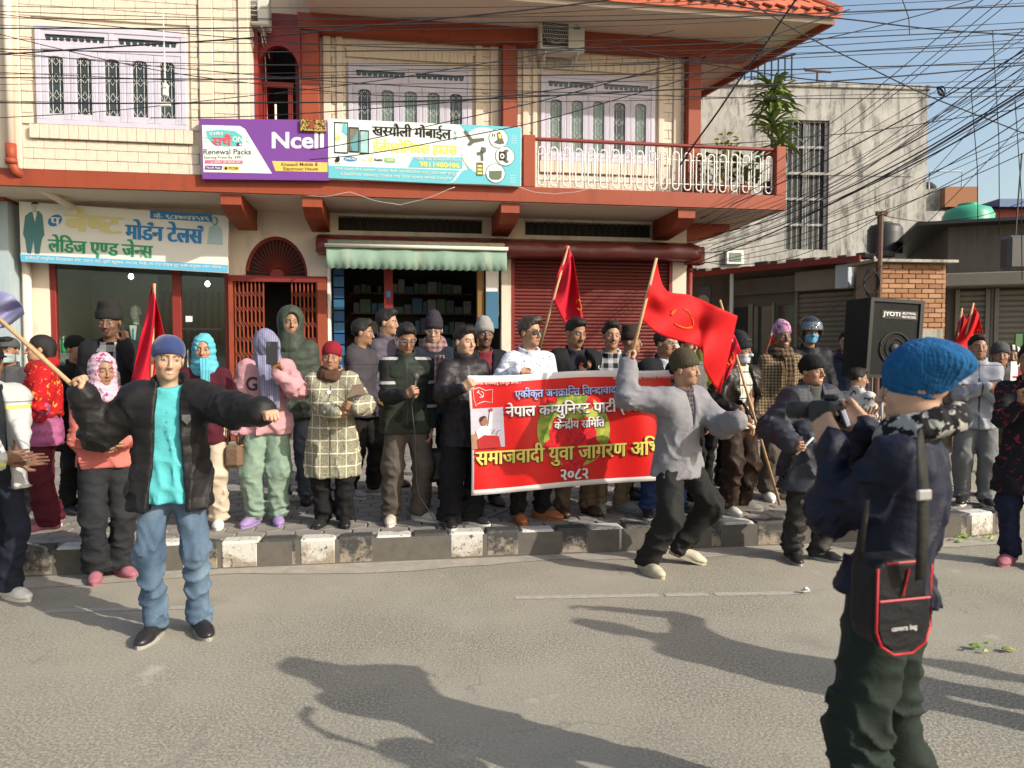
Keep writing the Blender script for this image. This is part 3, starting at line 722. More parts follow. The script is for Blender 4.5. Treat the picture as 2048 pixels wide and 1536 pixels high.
# gadget roundels
sign_poly(Q(*ellipse(968, 288, 46, 47)), e2, 'roundel', M_pale, sg)
for cx, cy, kind in ((997, 262, 'drill'), (1010, 297, 'watch'), (991, 332, 'earbuds')):
    sign_poly(Q(*ellipse(cx, cy, 19.5, 19.5)), e3-.001, 'roundel_rim', M_sink, sg); sign_poly(Q(*ellipse(cx, cy, 18.5, 18.5)), e3-.0025, 'roundel', M_swhite, sg)
    f4 = e3-.004; mk = fm('gadget_grey', (92, 92, 82)); mg = fm('gadget_green', (96, 108, 88))
    if kind == 'watch':
        sign_poly(Q(*[(cx-4+9*math.cos(a)+(7 if abs(math.sin(a)) > .5 else 0), cy+14*math.sin(a)) for a in np.linspace(0, 2*math.pi, 14)[:-1]]), f4, 'watch_strap', mk, sg)
        sign_poly(Q((cx-12, cy-9), (cx+1, cy-9), (cx+1, cy+9), (cx-12, cy+9)), f4-.0015, 'watch_case', M_sink, sg); sign_poly(Q(*ellipse(cx-5.5, cy, 4.5, 5.5, 14)), f4-.003, 'watch_face', M_pale, sg); sign_poly(Q(*ellipse(cx-5.5, cy, 2.2, 2.6, 10)), f4-.0045, 'watch_hands', M_sink, sg)
    elif kind == 'earbuds':
        sign_poly(Q((cx-13, cy-4), (cx+13, cy-6), (cx+12, cy+9), (cx+6, cy+13), (cx-8, cy+13), (cx-13, cy+8)), f4, 'case_print', mg, sg); sign_poly(Q((cx-13, cy-13), (cx+13, cy-14), (cx+12, cy-8), (cx-12, cy-6)), f4, 'lid_print', M_pale, sg)
    else:
        sign_poly(Q((cx-4, cy-10), (cx+3, cy-14), (cx+7, cy-4), (cx+12, cy+10), (cx+2, cy+12), (cx-10, cy+9), (cx-2, cy+2)), f4, 'tool_print', mk, sg); sign_poly(Q((cx-1, cy-9), (cx+4, cy-9), (cx+6, cy), (cx+1, cy)), f4-.0015, 'tool_detail', M_yel, sg)
        for q in (0, 4): sign_poly(Q((cx-13+q, cy-9), (cx-11+q, cy-9), (cx-11+q, cy-3), (cx-13+q, cy-3)), f4, 'spark', M_sink, sg)
mk = fm('gadget_grey', (92, 92, 82))
sign_poly(Q((927, 250), (933, 249), (945, 265), (968, 262), (969, 268), (948, 273), (940, 280), (934, 277), (940, 270)), e3-.001, 'drone_print', mk, sg)
sign_poly(Q((953, 300-8), (966, 297-8), (967, 316-8), (962, 317-8), (961, 305-8), (955, 306-8)), e3-.001, 'earbud_print', mk, sg); sign_poly(Q((963, 280), (972, 282), (972, 290), (966, 294), (960, 291)), e3-.001, 'earbud_print', mk, sg)
sign_poly(Q((933, 292), (942, 292), (942, 320), (933, 320)), e3-.001, 'charger_print', M_swhite, sg); sign_poly(Q((953, 312), (966, 312), (966, 338), (953, 338)), e3-.0015, 'battery_print', mk, sg)
for q in range(3): sign_poly(Q((955, 317+7*q), (964, 317+7*q), (964, 321+7*q), (955, 321+7*q)), e3-.003, 'battery_cell', M_yel, sg)
for (bx, by) in ((1024, 256), (1022, 335)):
    for i in range(4):
        for j in range(3): sign_poly(Q(*ellipse(bx+j*4, by+i*4.5, .9, .9, 6)), e2, 'dot', M_swhite, sg)
sign_poly(Q((906, 350), (924, 327), (926, 328), (909, 351)), e2, 'slash', M_swhite, sg)
# little dark ornamented board wedged above the purple sign
orn = thing('ornament_board', 'small dark gold-patterned board hung above the purple sign', 'board', FO, TH)
s = on_sheet(-.13); a, b = s(600, 262), s(652, 241)
MB().cbox(a[0], b[0], -.14, -.105, a[2], b[2], .006).build('panel', mat('dark_gold_pattern', None, .5, 0, build=lambda t, tc: nmix(t, nnoise(t, tc.outputs['Object'], 45, 2, .48, .54), (.03, .02, .012), (.45, .30, .07))), orn)
MB().box(a[0]+.13, a[0]+.20, -.146, -.141, a[2]+.04, b[2]-.02).build('red_tassel', M_red, orn)
# tailor sign (faded, slightly tilted)
vt = .88; k1, k2 = vt-.003, vt-.006
sg2 = board([(38, 403), (457, 432), (455, 546), (42, 523)], vt, .06, 'tailor_shop_sign', 'faded white tailor shop sign with blue and green lettering and a blue strip', fm('tailor_sign_sheet', (214, 214, 205), var=.05))
def sk2(y, x): return y+(x-38)*.066
def Q2(*pts): return [(x, sk2(y, x)) for x, y in pts]
def T2(s, x0, y0, x1, y1, m, bold=.02, v=k2): sign_text(s, x0, sk2(y0, x0), x1, sk2(y1, x0), v, m, sg2, bold, (x1-x0)*.066)
sign_poly([(40, 508), (456, 530), (455, 545), (42, 522.5)], k1, 'blue_strip', M_bluel, sg2)
sign_text('हामीकहाँ आधुनिक डिजाइनका कोट, पाइन्ट, सर्ट, कुर्ता, सुरुवाल, ब्लाउज, मिडी, टप तथा लेडिज सुट अर्डर अनुसार तयार गरिन्छ ।', 50, 511, 448, 519.5, k2, M_swhite, sg2, .01, 20)
T2('बेष्ट', 131, 407, 243, 455, M_fade, .06); T2('मोर्डन टेलर्स', 252, 423, 405, 464, M_sblue, .06); T2('लेडिज एण्ड जेन्स', 97, 464, 305, 506, M_sgreen, .05)
sign_poly([(300, 421), (424, 429), (424, 444), (300, 437)], k1, 'phone_strip', M_sblue, sg2); sign_text('मो- ९८४७०४४५४६', 307, 425, 418, 437, k2, M_swhite, sg2, .03, 5)
c, s_ = math.cos(-.5), math.sin(-.5)
sign_poly([(110+15*math.cos(a)*c-11*math.sin(a)*s_, 441+15*math.cos(a)*s_+11*math.sin(a)*c) for a in np.linspace(0, 2*math.pi, 25)[:-1]], k1, 'oval_logo', M_sblue, sg2)
T2('प', 101, 430, 120, 445, M_swhite, .03)
M_suit = fm('print_suit', (74, 122, 124), var=.15); M_skinp = fm('print_skin', (190, 196, 178))
sign_poly([(60, 424), (78, 422), (85, 430), (89, 470), (84, 478), (79, 508), (70, 508), (67, 482), (62, 508), (54, 506), (50, 478), (46, 468), (50, 432)], k1, 'suit_print', M_suit, sg2)
sign_poly([(65, 424), (74, 424), (70, 444)], k2, 'shirt_print', M_swhite, sg2); sign_poly(ellipse(69, 414, 6, 9, 16), k1-.001, 'face_print', M_skinp, sg2); sign_poly([(62, 412), (63, 405), (70, 403), (76, 405), (77, 412), (75, 408), (64, 408)], k2-.001, 'hair_print', M_sink, sg2)
sign_poly([(418, 455), (428, 450), (436, 451), (444, 458), (446, 490), (414, 488)], k1, 'dress_print', fm('print_dress', (160, 186, 188), var=.1), sg2); sign_poly(ellipse(430, 442, 6.5, 9, 16), k2, 'hair_print', M_teal, sg2); sign_poly(ellipse(429, 442, 4, 6.5, 14), k2-.002, 'face_print', M_skinp, sg2)

# ------------------------------------------------------------------ awning over the phone shop
aw = thing('shop_awning', 'green and cream striped awning with scalloped edge over the phone shop', 'awning', FO, TH)
au0, au1 = P(652, 500, .45)[0], P(1014, 500, .45)[0]
def awn_mat(t, tc):
    x = nsep(t, tc.outputs['Object'])[0]; w = nmath(t, 'FRACT', nmath(t, 'MULTIPLY', x, .92))
    return nmix(t, nmath(t, 'MULTIPLY', nmath(t, 'GREATER_THAN', w, .90), .35), (.19, .285, .22), (.36, .38, .30))
M_awn = mat('awning_fabric', None, .85, .12, 4, .1, 40, build=awn_mat)
n = 120; V = []; F = []
for i in range(n+1):
    u = au0+(au1-au0)*i/n; sc = -.020*abs(math.sin(math.pi*(u-au0)/(au1-au0)*24))
    w = .012*math.sin(u*9)+.008*math.sin(u*21)
    V += [(u, .50+w*.4, 3.19), (u, .46+w, 3.03), (u, .455+w, 2.88+sc)]
F = [(i*3+k, i*3+3+k, i*3+4+k, i*3+1+k) for i in range(n) for k in range(2)]
a = MB().add(V, F).build('valance', M_awn, aw, True); md = a.modifiers.new('t', 'SOLIDIFY'); md.thickness = .004
MB().tube([(au0-.02, .47, 3.215), (au1+.02, .47, 3.215)], .03, 10).build('front_bar', mat('awning_bar', (.58, .54, .44), .6), aw, True)
MB().tube([(au0+.0, .74, 3.30), (au1, .74, 3.30)], .045, 10).build('rolled_fabric', mat('awning_roll', (.34, .36, .27), .85, .15, 12), aw, True)
for u in (au0+.08, au1-.08): MB().tube([(u, .47, 3.215), (u, .74, 3.28), (u, 1.25, 3.22)], .013, 6).build('arm', M_steel, aw)
# ------------------------------------------------------------------ tailor shop front
ts = link('tailor_shopfront', None, bld)
M_glass = bpy.data.materials.new('shop_glass'); M_glass.use_nodes = True; t = M_glass.node_tree; b = t.nodes['Principled BSDF']
gl = t.nodes.new('ShaderNodeBsdfGlossy'); gl.inputs['Roughness'].default_value = .02; tr = t.nodes.new('ShaderNodeBsdfTransparent'); tr.inputs[0].default_value = (.80, .86, .84, 1)
mx = t.nodes.new('ShaderNodeMixShader'); mx.inputs[0].default_value = .05; t.links.new(tr.outputs[0], mx.inputs[1]); t.links.new(gl.outputs[0], mx.inputs[2]); t.links.new(mx.outputs[0], t.nodes['Material Output'].inputs[0]); t.nodes.remove(b)
MATS['shop_glass'] = M_glass
for u0, u1 in ((-1.30, -1.22), (.47, .60), (1.26, 1.33)): MB().cbox(u0, u1, GW+.02, GW+.12, .36, 3.0, .006).build('post', M_red2, ts)
MB().box(-1.219, .469, GW+.06, GW+.068, .37, 2.99).build('pane', M_glass, ts); MB().box(.601, 1.259, GW+.06, GW+.068, .40, 2.99).build('door_pane', M_glass, ts)
for z in (1.95, .72): MB().box(.602, 1.258, GW+.045, GW+.058, z, z+.03).build('door_bar', M_black, ts)
MB().tube([(.70, GW-.0, 1.35), (.70, GW-.02, 1.36), (.70, GW-.02, 1.62), (.70, GW, 1.63)], .013, 8).build('door_handle', M_steel, ts)
MB().box(.66, .76, GW+.050, GW+.0555, 2.08, 2.17).build('paper_notice', M_white, ts)
cw = thing('shop_counter', 'yellow-fronted counter inside the tailor shop window', 'counter', FO, TH)
MB().cbox(-1.15, .28, GW+.30, GW+.75, .37, 1.55, .01).build('front', mat('yellow_laminate', (.62, .40, .04), .5, .05), cw); MB().cbox(-1.18, .30, GW+.27, GW+.78, 1.551, 1.585, .008).build('top', M_in, cw)
def ptop(px, py, v=GW+.5): return P(px, py, v)
bt = thing('green_bottle', 'small green plastic bottle on the yellow tailor counter', 'bottle', fw(ptop(131, 670)[0], GW+.42, 1.586), TH)
MB().lathe([(.0, 0), (.035, 0), (.037, .04), (.033, .08), (.037, .13), (.030, .18), (.014, .21), (.013, .235)], 14).build('body', mat('green_plastic', (.05, .35, .12), .2), bt, True); MB().lathe([(0, .236), (.016, .236), (.016, .262), (0, .262)], 12).build('cap', M_white, bt)
bx = thing('cardboard_carton', 'small red and yellow carton on the yellow tailor counter', 'box', fw(ptop(108, 670)[0], GW+.42, 1.586), TH)
MB().cbox(-.10, .10, -.05, .05, 0, .10, .004).build('carton', mat('carton_print', None, .6, .1, build=lambda t, tc: nmix(t, nmath(t, 'GREATER_THAN', nsep(t, tc.outputs['Object'])[0], .02), (.42, .10, .05), (.62, .40, .08))), bx)
tb = thing('plastic_tub', 'white plastic tub with pink lid on the tailor counter', 'tub', fw(ptop(180, 668)[0], GW+.45, 1.586), TH)
MB().lathe([(0, 0), (.12, 0), (.14, .15), (.14, .16)], 20).build('tub', M_white, tb, True); MB().lathe([(0, .161), (.146, .161), (.146, .178), (.13, .186), (0, .186)], 20).build('lid', mat('pink_lid', (.5, .12, .2), .5), tb)
MB().box(-1.49, 1.33, 3.62, 3.68, .4, 3.5).build('shop_back_wall', mat('shop_back', (.38, .42, .41), .9, .15, 2), bld); MB().box(-1.49, -.35, 3.3, 3.36, .4, 3.0).build('curtain', mat('curtain_grey', (.30, .33, .32), .9, .15, 4), bld)
M_bulb = mat('lit_bulb', (1, .97, .9), .5, 0, emit=9.)
for px, py in ((262, 553), (415, 568)):
    u, z = P(px, py, 2.6); o = thing('light_bulb', 'small lit white bulb glowing inside the %s' % ('tailor shop window' if px < 300 else 'tailor shop door'), 'lamp', fw(u, 2.6, z), TH)
    MB().lathe([(0, -.05), (.035, -.03), (.045, 0), (.03, .035), (.015, .05), (0, .05)], 12).build('bulb', M_bulb, o, True); MB().tube([(0, 0, .05), (0, 0, 3.56-z)], .006, 5).build('cord', M_black, o)
# clothes rail behind the glass
rail = thing('clothes_rail', 'rail of hanging dark garments at the back of the tailor shop', 'clothes rail', FO, TH)
MB().tube([(-.3, 3.2, 2.75), (1.3, 3.2, 2.75)], .015, 6).build('bar', M_steel, rail)
for i in range(13):
    u = -.25+i*.12; c = R.choice([(.05, .06, .08), (.12, .05, .05), (.08, .09, .09), (.16, .15, .13), (.04, .09, .13)])
    MB().prism([(-.20, 1.75), (.20, 1.75), (.22, 2.5), (.05, 2.7), (-.05, 2.7), (-.22, 2.5)], u-.03, u+.03, axis='x').build('garment', mat('garment_%d' % (i % 5), c, .9, .2, 8), rail, loc=(0, 3.2, 0))
# ------------------------------------------------------------------ phone shop interior
ps = thing('phone_shop_shelves', 'dark shelves of boxed goods inside the phone shop', 'shelves', FO, TH)
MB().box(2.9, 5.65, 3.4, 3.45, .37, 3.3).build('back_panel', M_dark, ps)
for k in range(6): MB().box(3.1, 5.4, 3.05, 3.39, .8+k*.38, .82+k*.38).build('shelf', mat('shelf_wood', (.12, .07, .04), .7), ps)
cols = [(.10, .10, .12), (.20, .16, .10), (.25, .24, .22), (.05, .12, .2), (.25, .06, .05), (.3, .26, .1), (.08, .15, .10)]
for k in range(6):
    u = 3.15
    while u < 5.3:
        w = R.uniform(.07, .2); hgt = R.uniform(.12, .3)
        if R.random() > .15: MB().cbox(u, u+w, 3.08, 3.3, .821+k*.38, .821+k*.38+hgt, .004).build('goods_box', mat('goods_%d' % R.randrange(7), cols[R.randrange(7)], .6, .3, 12), ps)
        u += w+.015
MB().cbox(3.75, 3.90, GW+.25, GW+.33, .37, 3.2, .006).build('shop_post', M_red2, bld)
MB().box(3.79, 3.86, GW+.243, GW+.249, 2.52, 2.62).build('blue_sticker', fm('sticker_blue', (70, 120, 190)), bld)
pc = thing('phone_shop_counter', 'dark wooden counter inside the phone shop', 'counter', FO, TH)
MB().cbox(3.0, 5.3, 2.0, 2.45, .37, 1.35, .01).build('body', mat('counter_wood', (.16, .08, .04), .5, .2, 5), pc); MB().box(2.98, 5.32, 1.97, 2.48, 1.351, 1.38).build('top', M_pane2, pc)
bp = thing('packet_strips', 'blue packets hung in a strip beside the phone shop entrance', 'packets', FO, TH)
for k in range(9): MB().cbox(2.93, 3.10, GW+.22, GW+.25, 1.35+k*.19, 1.35+k*.19+.17, .004).build('packet', fm('packet_blue%d' % (k % 2), ((30, 66, 110), (44, 92, 124))[k % 2]), bp)
MB().box(2.855, 2.90, GW+.0, GW+.15, .36, 3.19).build('white_jamb', M_white, bld)
MB().cbox(5.30, 5.42, GW+.10, GW+.28, .37, 3.15, .006).build('side_panel', mat('ochre_panel', (.20, .115, .03), .6), bld); MB().cbox(5.44, 5.66, GW+.05, GW+.10, 2.2, 3.15, .006).build('white_panel', M_white, bld)
MB().box(5.45, 5.65, GW+.040, GW+.048, 2.0, 2.62).build('blue_poster', fm('poster_blue', (58, 104, 132)), bld)
# ------------------------------------------------------------------ air conditioners
def aircon(x0, y0, x1, y1, v, label, text=True):
    (u0, z0), (u1, z1) = P(x0, y1, v), P(x1, y0, v); a = thing('air_conditioner', label, 'air conditioner', FO, TH, 'outdoor air conditioning units'); d = .28
    MB().cbox(u0, u1, v, v+d, z0, z1, .02).build('casing', mat('ac_casing', (.50, .50, .44), .5, .06, 3), a)
    um = u0+(u1-u0)*.63; MB().box(u0+.04, um, v-.006, v-.001, z0+.05, z1-.04).build('fan_recess', M_dark, a)
    cx, cz, rr = (u0+.04+um)/2, (z0+z1)/2, min((um-u0-.06)/2, (z1-z0)*.42)
    for k in range(6):
        r_ = rr*(k+1)/6; MB().tube([(cx+r_*math.cos(q), v-.012, cz+r_*math.sin(q)) for q in np.linspace(0, 2*math.pi, 25)[:-1]], .003, 4, closed=True).build('fan_guard', M_grille, a)
    for k in range(9): z = z0+.06+(z1-z0-.11)*k/8; MB().box(u0+.045, um-.005, v-.012, v-.0065, z, z+.006).build('guard_bar', M_grille, a)
    if text:
        cz2 = z1-(z1-z0)*.26; cu = um+(u1-um)*.5; f = lambda p, q: (p, v-.003, q)
        o = bpy.data.meshes.new('round_logo'); o.from_pydata([f(cu+.055*math.cos(q), cz2+.045*math.sin(q)) for q in np.linspace(.3, 2*math.pi-.3, 20)]+[f(cu+.028*math.cos(q), cz2+.022*math.sin(q)) for q in np.linspace(2*math.pi-.3, .3, 20)], [], [(i, i+1, 38-i, 39-i) for i in range(19)]); o.materials.append(M_sblue); link('round_logo', o, a)
        MB().box(cu, cu+.055, v-.004, v-.002, cz2-.014, cz2+.006).build('logo_bar', M_rose, a); text_fit('GREE', (cu-.06, cz2-.10, cu+.06, cz2-.06), f, .03, 'lettering', M_sink, a)
    for u in (u0+.1, u1-.1): MB().tube([(u, v+.02, z0-.015), (u, .84, z0-.015)], .016, 4).build('bracket', M_grille, a); MB().tube([(u, v+.05, z0-.02), (u, .84, z0-.22)], .012, 4).build('strut', M_grille, a)
    MB().tube([(u1-.15, v+.2, z0+.05), (u1-.13, v+.25, z0-.15), (u1-.16, .82, z0-.2), (u1-.15, .82, z0-.8), (u1-.14, .82, 4.9)], .010, 6).build('hose', M_grille, a)
aircon(1080, 27, 1170, 99, .40, 'grey outdoor air conditioner on brackets below the tiled eave')
aircon(478, -40, 536, 47, .20, 'grey outdoor air conditioner above the arched balcony doorway', False)
# ------------------------------------------------------------------ buildings beyond the side street
def stained(base, dark, pale):
    def f(t, tc):
        o = tc.outputs['Object']; z = nsep(t, o)[2]
        c = nmix(t, nnoise(t, o, .9, 9, .40, .62, .7), base, pale)
        c = nmix(t, nnoise(t, o, 1.5, 10, .50, .62, .78, (1.5, 1.5, .45)), c, tuple(x*.42 for x in base))
        d = nnoise(t, o, 2.6, 10, .50, .60, .75, (2.2, 2.2, .35))
        top = nmath(t, 'MULTIPLY_ADD', z, .55, -4.05); top.node.use_clamp = True
        c = nmix(t, nmath(t, 'MULTIPLY', d, nmath(t, 'MAXIMUM', top, nnoise(t, o, .4, 3, .44, .60))), c, dark)
        return c
    return f
M_conc = mat('stained_concrete', None, .92, .08, 2, .3, 25, build=stained((.30, .295, .27), (.05, .05, .047), (.43, .42, .385)))
M_conc2 = mat('grey_render', None, .92, .08, 2, .2, 25, build=stained((.30, .28, .24), (.09, .085, .075), (.40, .37, .32)))
M_brown_shade = mat('brown_shade_render', None, .9, .1, 2, .2, 30, build=streak((.115, .10, .085), (.085, .074, .063)))  # dark brown render; on the corner shop its darkness stands in for shade
M_beige = mat('beige_metal', (.22, .19, .15), .6, .1, 3)
M_slat = mat('grey_shutter', None, .5, .1, 5, build=streak((.17, .145, .115), (.13, .11, .09)))
M_rust = mat('rusty_steel', (.10, .055, .04), .8, .3, 20)
def shutter(parent, u0, u1, z0, z1, v, m, name='roller_shutter', pitch=.085):
    s = link(name, None, parent); q = MB(); q.prism([(0, 0), (-.02, pitch*.3), (-.02, pitch*.7), (0, pitch*.96)], u0, u1, axis='x'); me = q.mesh('slat'); me.materials.append(m); z = z0
    while z+pitch < z1: link('slat', me, s, (0, v, z)); z += pitch
    MB().box(u0, u1, v+.003, v+.02, z0, z1).build('backing', M_dark, s)
    for a, b in ((u0-.06, u0-.001), (u1+.001, u1+.06)): MB().box(a, b, v-.05, v+.02, z0, z1).build('guide_rail', m, s)
# --- row of small shops, running back to the left
O1, A1 = Vector((3.7, 14.6, 0)), D2R(-49.8); F1 = frame_at(O1, A1)
row = thing('shop_row', 'low brown row of roller-shutter shops with red-edged tin roof', 'building', O1, A1)
MB().prism([(-2.5, 0), (3.2, 0), (.2, 3), (-2.5, 3)], 0, 3.15, axis='z').build('wall', M_brown_shade, row)
MB().prism([(3.2, -.02), (3.5, -.25), (3.62, -.12), (3.30, .3)], 0, 3.0, axis='z').build('end_pier', M_conc2, row)
rz = F1(1740, 513, -.55)[1]
MB().add([(-2.6, -.55, rz), (3.45, -.55, rz), (.4, 3.2, rz+.35), (-2.6, 3.2, rz+.35)]+[(-2.6, -.55, rz+.02), (3.45, -.55, rz+.02), (.4, 3.2, rz+.37), (-2.6, 3.2, rz+.37)], [(0, 1, 2, 3), (4, 5, 6, 7), (0, 1, 5, 4), (1, 2, 6, 5), (2, 3, 7, 6), (3, 0, 4, 7)]).build('tin_roof', M_rust, row)
MB().box(-2.6, 3.46, -.60, -.552, rz-.06, rz+.03).build('roof_edge', M_red2, row)
for i in range(16): MB().cbox(-1.5+i*.32, -1.5+i*.32+R.uniform(.15, .3), .3, .6, rz+.10, rz+.10+R.uniform(.06, .14), .01).build('loose_block', M_brown_shade, row)
for x0, x1 in ((1600, 1712), (1508, 1592)):
    u0, u1 = F1(x0, 600)[0], F1(x1, 600)[0]
    if x0 > 1550: shutter(row, u0, u1, 0, F1(1650, 578)[1], -.03, M_slat)
    else:
        w = link('shop_window', None, row); MB().box(u0, u1, -.02, -.003, .6, 2.45).build('pane', M_pane, w)
        for a, b in ((u0-.05, u0), (u1, u1+.05), ((u0+u1)/2-.02, (u0+u1)/2+.02)): MB().box(a, b, -.05, -.021, .5, 2.5).build('mullion', M_beige, w)
u0, u1 = F1(1462, 600)[0], F1(1500, 600)[0]; w = link('shop_door', None, row); MB().box(u0, u1, -.02, -.003, .05, 2.45).build('door_leaf', M_dark, w); MB().box(u0-.05, u0, -.05, -.003, .05, 2.5).build('frame', M_beige, w); MB().box(u1, u1+.05, -.05, -.003, .05, 2.5).build('frame', M_beige, w)
(a, z1), (b, _) = F1(1462, 562, -.1), F1(1712, 562, -.1); z0 = F1(1650, 580, -.1)[1]
MB().cbox(F1(1590, 560, -.2)[0], b, -.22, -.001, z0, z0+.34, .01).build('shutter_box', M_beige, row); MB().cbox(a, F1(1588, 560, -.2)[0], -.14, -.001, z0, z0+.30, .01).build('shutter_box', M_brown_shade, row)
MB().cbox(3.0, 3.22, -.46, -.26, z0-.02, z0+.36, .008).build('meter_box', mat('meter_box', (.42, .47, .50), .5), row)
MB().tube([(F1(1463, 600, -.5)[0], -.5, 0), (F1(1463, 600, -.5)[0], -.5, rz)], .035, 8).build('roof_post', M_grille, row)
hs = thing('hanging_sign', 'small dark sign with a round plate hung under the red-edged roof', 'sign', O1, A1)
u0, u1 = F1(1400, 570, -.5)[0], F1(1424, 570, -.5)[0]; MB().cbox(u0, u1, -.55, -.5, 2.3, 2.85, .008).build('panel', fm('dark_sign', (52, 52, 66)), hs); MB().lathe([(0, 0), (.14, 0), (.14, .02), (0, .02)], 18, (u0+.12, -.575, 2.55), axis='y').build('round_plate', M_beige, hs)
# --- brick wall with sheet roof and rusty post
pB = W(1750, 600, 11.0); O2 = Vector((pB.x, 11.0, 0)); A2 = D2R(6); F2 = frame_at(O2, A2)
bw = thing('brick_shed', 'bare orange brick shed wall beside the brown shop row', 'building', O2, A2)
wu = F2(1893, 560)[0]; zt = F2(1820, 527)[1]
MB().box(0, wu, .03, .5, 0, zt).build('wall', mat('mortar', (.25, .20, .155), .95, .1, 8, .3), bw)
bmts = [mat('raw_brick_%d' % k, c, .9, .2, 30, .3, 60) for k, c in enumerate([(.30, .145, .07), (.35, .18, .09), (.27, .13, .07), (.38, .215, .12)])]
ums = []
for m in bmts:
    q = MB().cbox(-.5, .5, -1, 0, -.5, .5, .06).mesh('brick'); q.materials.append(m); ums.append(q)
z = zt-.01; r_ = 0
while z > 1.45:
    u = -.11 if r_ % 2 else 0
    while u < wu-.03:
        a, b = max(u, 0), min(u+.215, wu)
        if b-a > .03: o = link('brick', R.choice(ums), bw, ((a+b)/2, .03, z-.036)); o.scale = (b-a-.014, R.uniform(.022, .03), .060)
        u += .215
    z -= .073; r_ += 1
MB().box(-.1, wu+.1, -.12, .6, zt+.01, zt+.05).build('sheet_roof', M_conc2, bw)
MB().box(wu-.75, wu-.05, -.01, .02, 1.1, 1.95).build('grey_door', M_conc2, bw)
po = thing('rusty_pole', 'rusty steel cable post standing beside the brick shed', 'pole', Vector((W(1755, 600, 10.9).x, 10.9, 0)))
zp = W(1760, 425, 10.9).z; MB().tube([(0, 0, 0), (.02, 0, zp)], .045, 8).build('post', M_rust, po)
for k in range(4): MB().tube([(-.14+(.09+.01*k)*math.cos(a), -.07-.01*k, 2.62+(.22-.02*k)*math.sin(a)) for a in np.linspace(0, 6.28, 20)[:-1]], .008, 4, closed=True).build('cable_coil', M_black, po)
MB().cbox(-.05, .12, -.03, .03, zp-.05, zp+.02, .01).build('cap', M_rust, po)
# --- shop at the far right
pC = W(1886, 600, 11.6); O3 = Vector((pC.x, 11.6, 0)); A3 = D2R(-20); F3 = frame_at(O3, A3)
cs = thing('corner_shop', 'shade-darkened corner shop with flat canopy and grey roller shutters', 'building', O3, A3)
zr = F3(1960, 449, -.1)[1]; zc0, zc1 = F3(1960, 572, -.4)[1], F3(1960, 545, -.4)[1]
MB().box(.05, 5, 0, 4, 0, zr).build('wall', M_brown_shade, cs); MB().box(-.45, 5, -.35, 4.2, zr+.002, zr+.05).build('roof_sheet', M_black, cs)  # shade on this front is put into the dark wall colour
MB().cbox(-.15, 5, -.45, -.001, zc0, zc1, .015).build('canopy', mat('canopy_render', (.15, .135, .115), .9, .1, 3), cs)
u1 = F3(1980, 650)[0]; shutter(cs, .22, u1-.08, .1, zc0-.02, -.02, M_slat); shutter(cs, u1+.1, u1+1.7, .1, zc0-.02, -.02, M_slat)
MB().cbox(u1-.015, u1+.035, -.06, -.001, 0, zc0-.003, .01).build('pillar', M_brown_shade, cs)
gb = thing('green_crate_panel', 'green painted panel leaning by the grey roller shutter', 'panel', Vector((W(2044, 860, 9.4).x, 9.4, 0))); 
for k in range(3): MB().cbox(-.12+k*.11, -.02+k*.11, 0, .03, .2, W(2044, 668, 9.4).z, .008).build('board', mat('green_paint', (.06, .13, .05), .7, .15, 6), gb)
tr_ = thing('cable_box', 'grey junction box hung on cables before the corner shop', 'junction box', W(2030, 505, 9.0))
MB().cbox(-.14, .14, -.1, .1, -.22, .2, .04).build('casing', mat('dark_grey_metal', (.06, .06, .06), .5), tr_); MB().tube([(0, 0, .2), (.05, 0, 1.2)], .01, 5).build('hanger', M_black, tr_)
# --- large stained concrete building
pD = W(1852, 400, 20); O4 = Vector((pD.x, 20, 0)); A4 = D2R(4); F4 = frame_at(O4, A4)
cb = thing('concrete_building', 'tall mould-stained concrete building with a barred stair window', 'building', O4, A4)
zt = F4(1720, 178)[1]
wx0, wx1, wz0, wz1 = F4(1570, 380)[0], F4(1657, 380)[0], F4(1610, 500)[1], F4(1610, 240)[1]
for a, b, c, d in ((-9, wx0, 0, zt), (wx1, 0, 0, zt), (wx0, wx1, 0, wz0), (wx0, wx1, wz1, zt)): MB().box(a, b, 0, 6, c, d).build('wall', M_conc, cb)
MB().cbox(-9.05, .05, -.05, 6.05, zt+.002, zt+.14, .02).build('coping', M_conc, cb)
wn = link('stair_window', None, cb); MB().box(wx0, wx1, .22, .25, wz0, wz1).build('pane', M_pane, wn)
for k in range(6): z = wz0+(wz1-wz0)*k/5; MB().box(wx0+.002, wx1-.002, .10, .16, z-.03 if k else z+.002, z+.03 if k < 5 else z-.002).build('crossbar', M_grille, wn)
for x in (wx0+.002, (wx0+wx1)/2-.03, wx1-.062): MB().box(x, x+.06, .095, .155, wz0+.003, wz1-.003).build('mullion', M_grille, wn)
for k in range(1, 16): x = wx0+(wx1-wx0)*k/16; MB().tube([(x, .08, wz0), (x, .08, wz1)], .010, 4).build('bar', M_grille if k % 2 else M_black, wn)
zs = F4(1490, 515)[1]
ww = link('small_window', None, cb); x0, x1, z0, z1 = F4(1450, 528)[0], F4(1484, 528)[0], F4(1450, 529)[1], F4(1450, 502)[1]
MB().cbox(x0, x1, -.12, -.002, z0, z1, .01).build('frame', M_white, ww); MB().box(x0+.07, x1-.07, -.13, -.121, z0+.06, z1-.06).build('pane', M_pane2, ww)
MB().box(-6, -.4, -.02, -.001, zt-2.3, zt-2.24).build('ledge', M_conc, cb)
an = thing('roof_antenna', 'thin dark antenna mast on the concrete building roof', 'antenna', O4+Vector((F4(1665, 170)[0]*math.cos(A4), F4(1665, 170)[0]*math.sin(A4)+1, zt)))
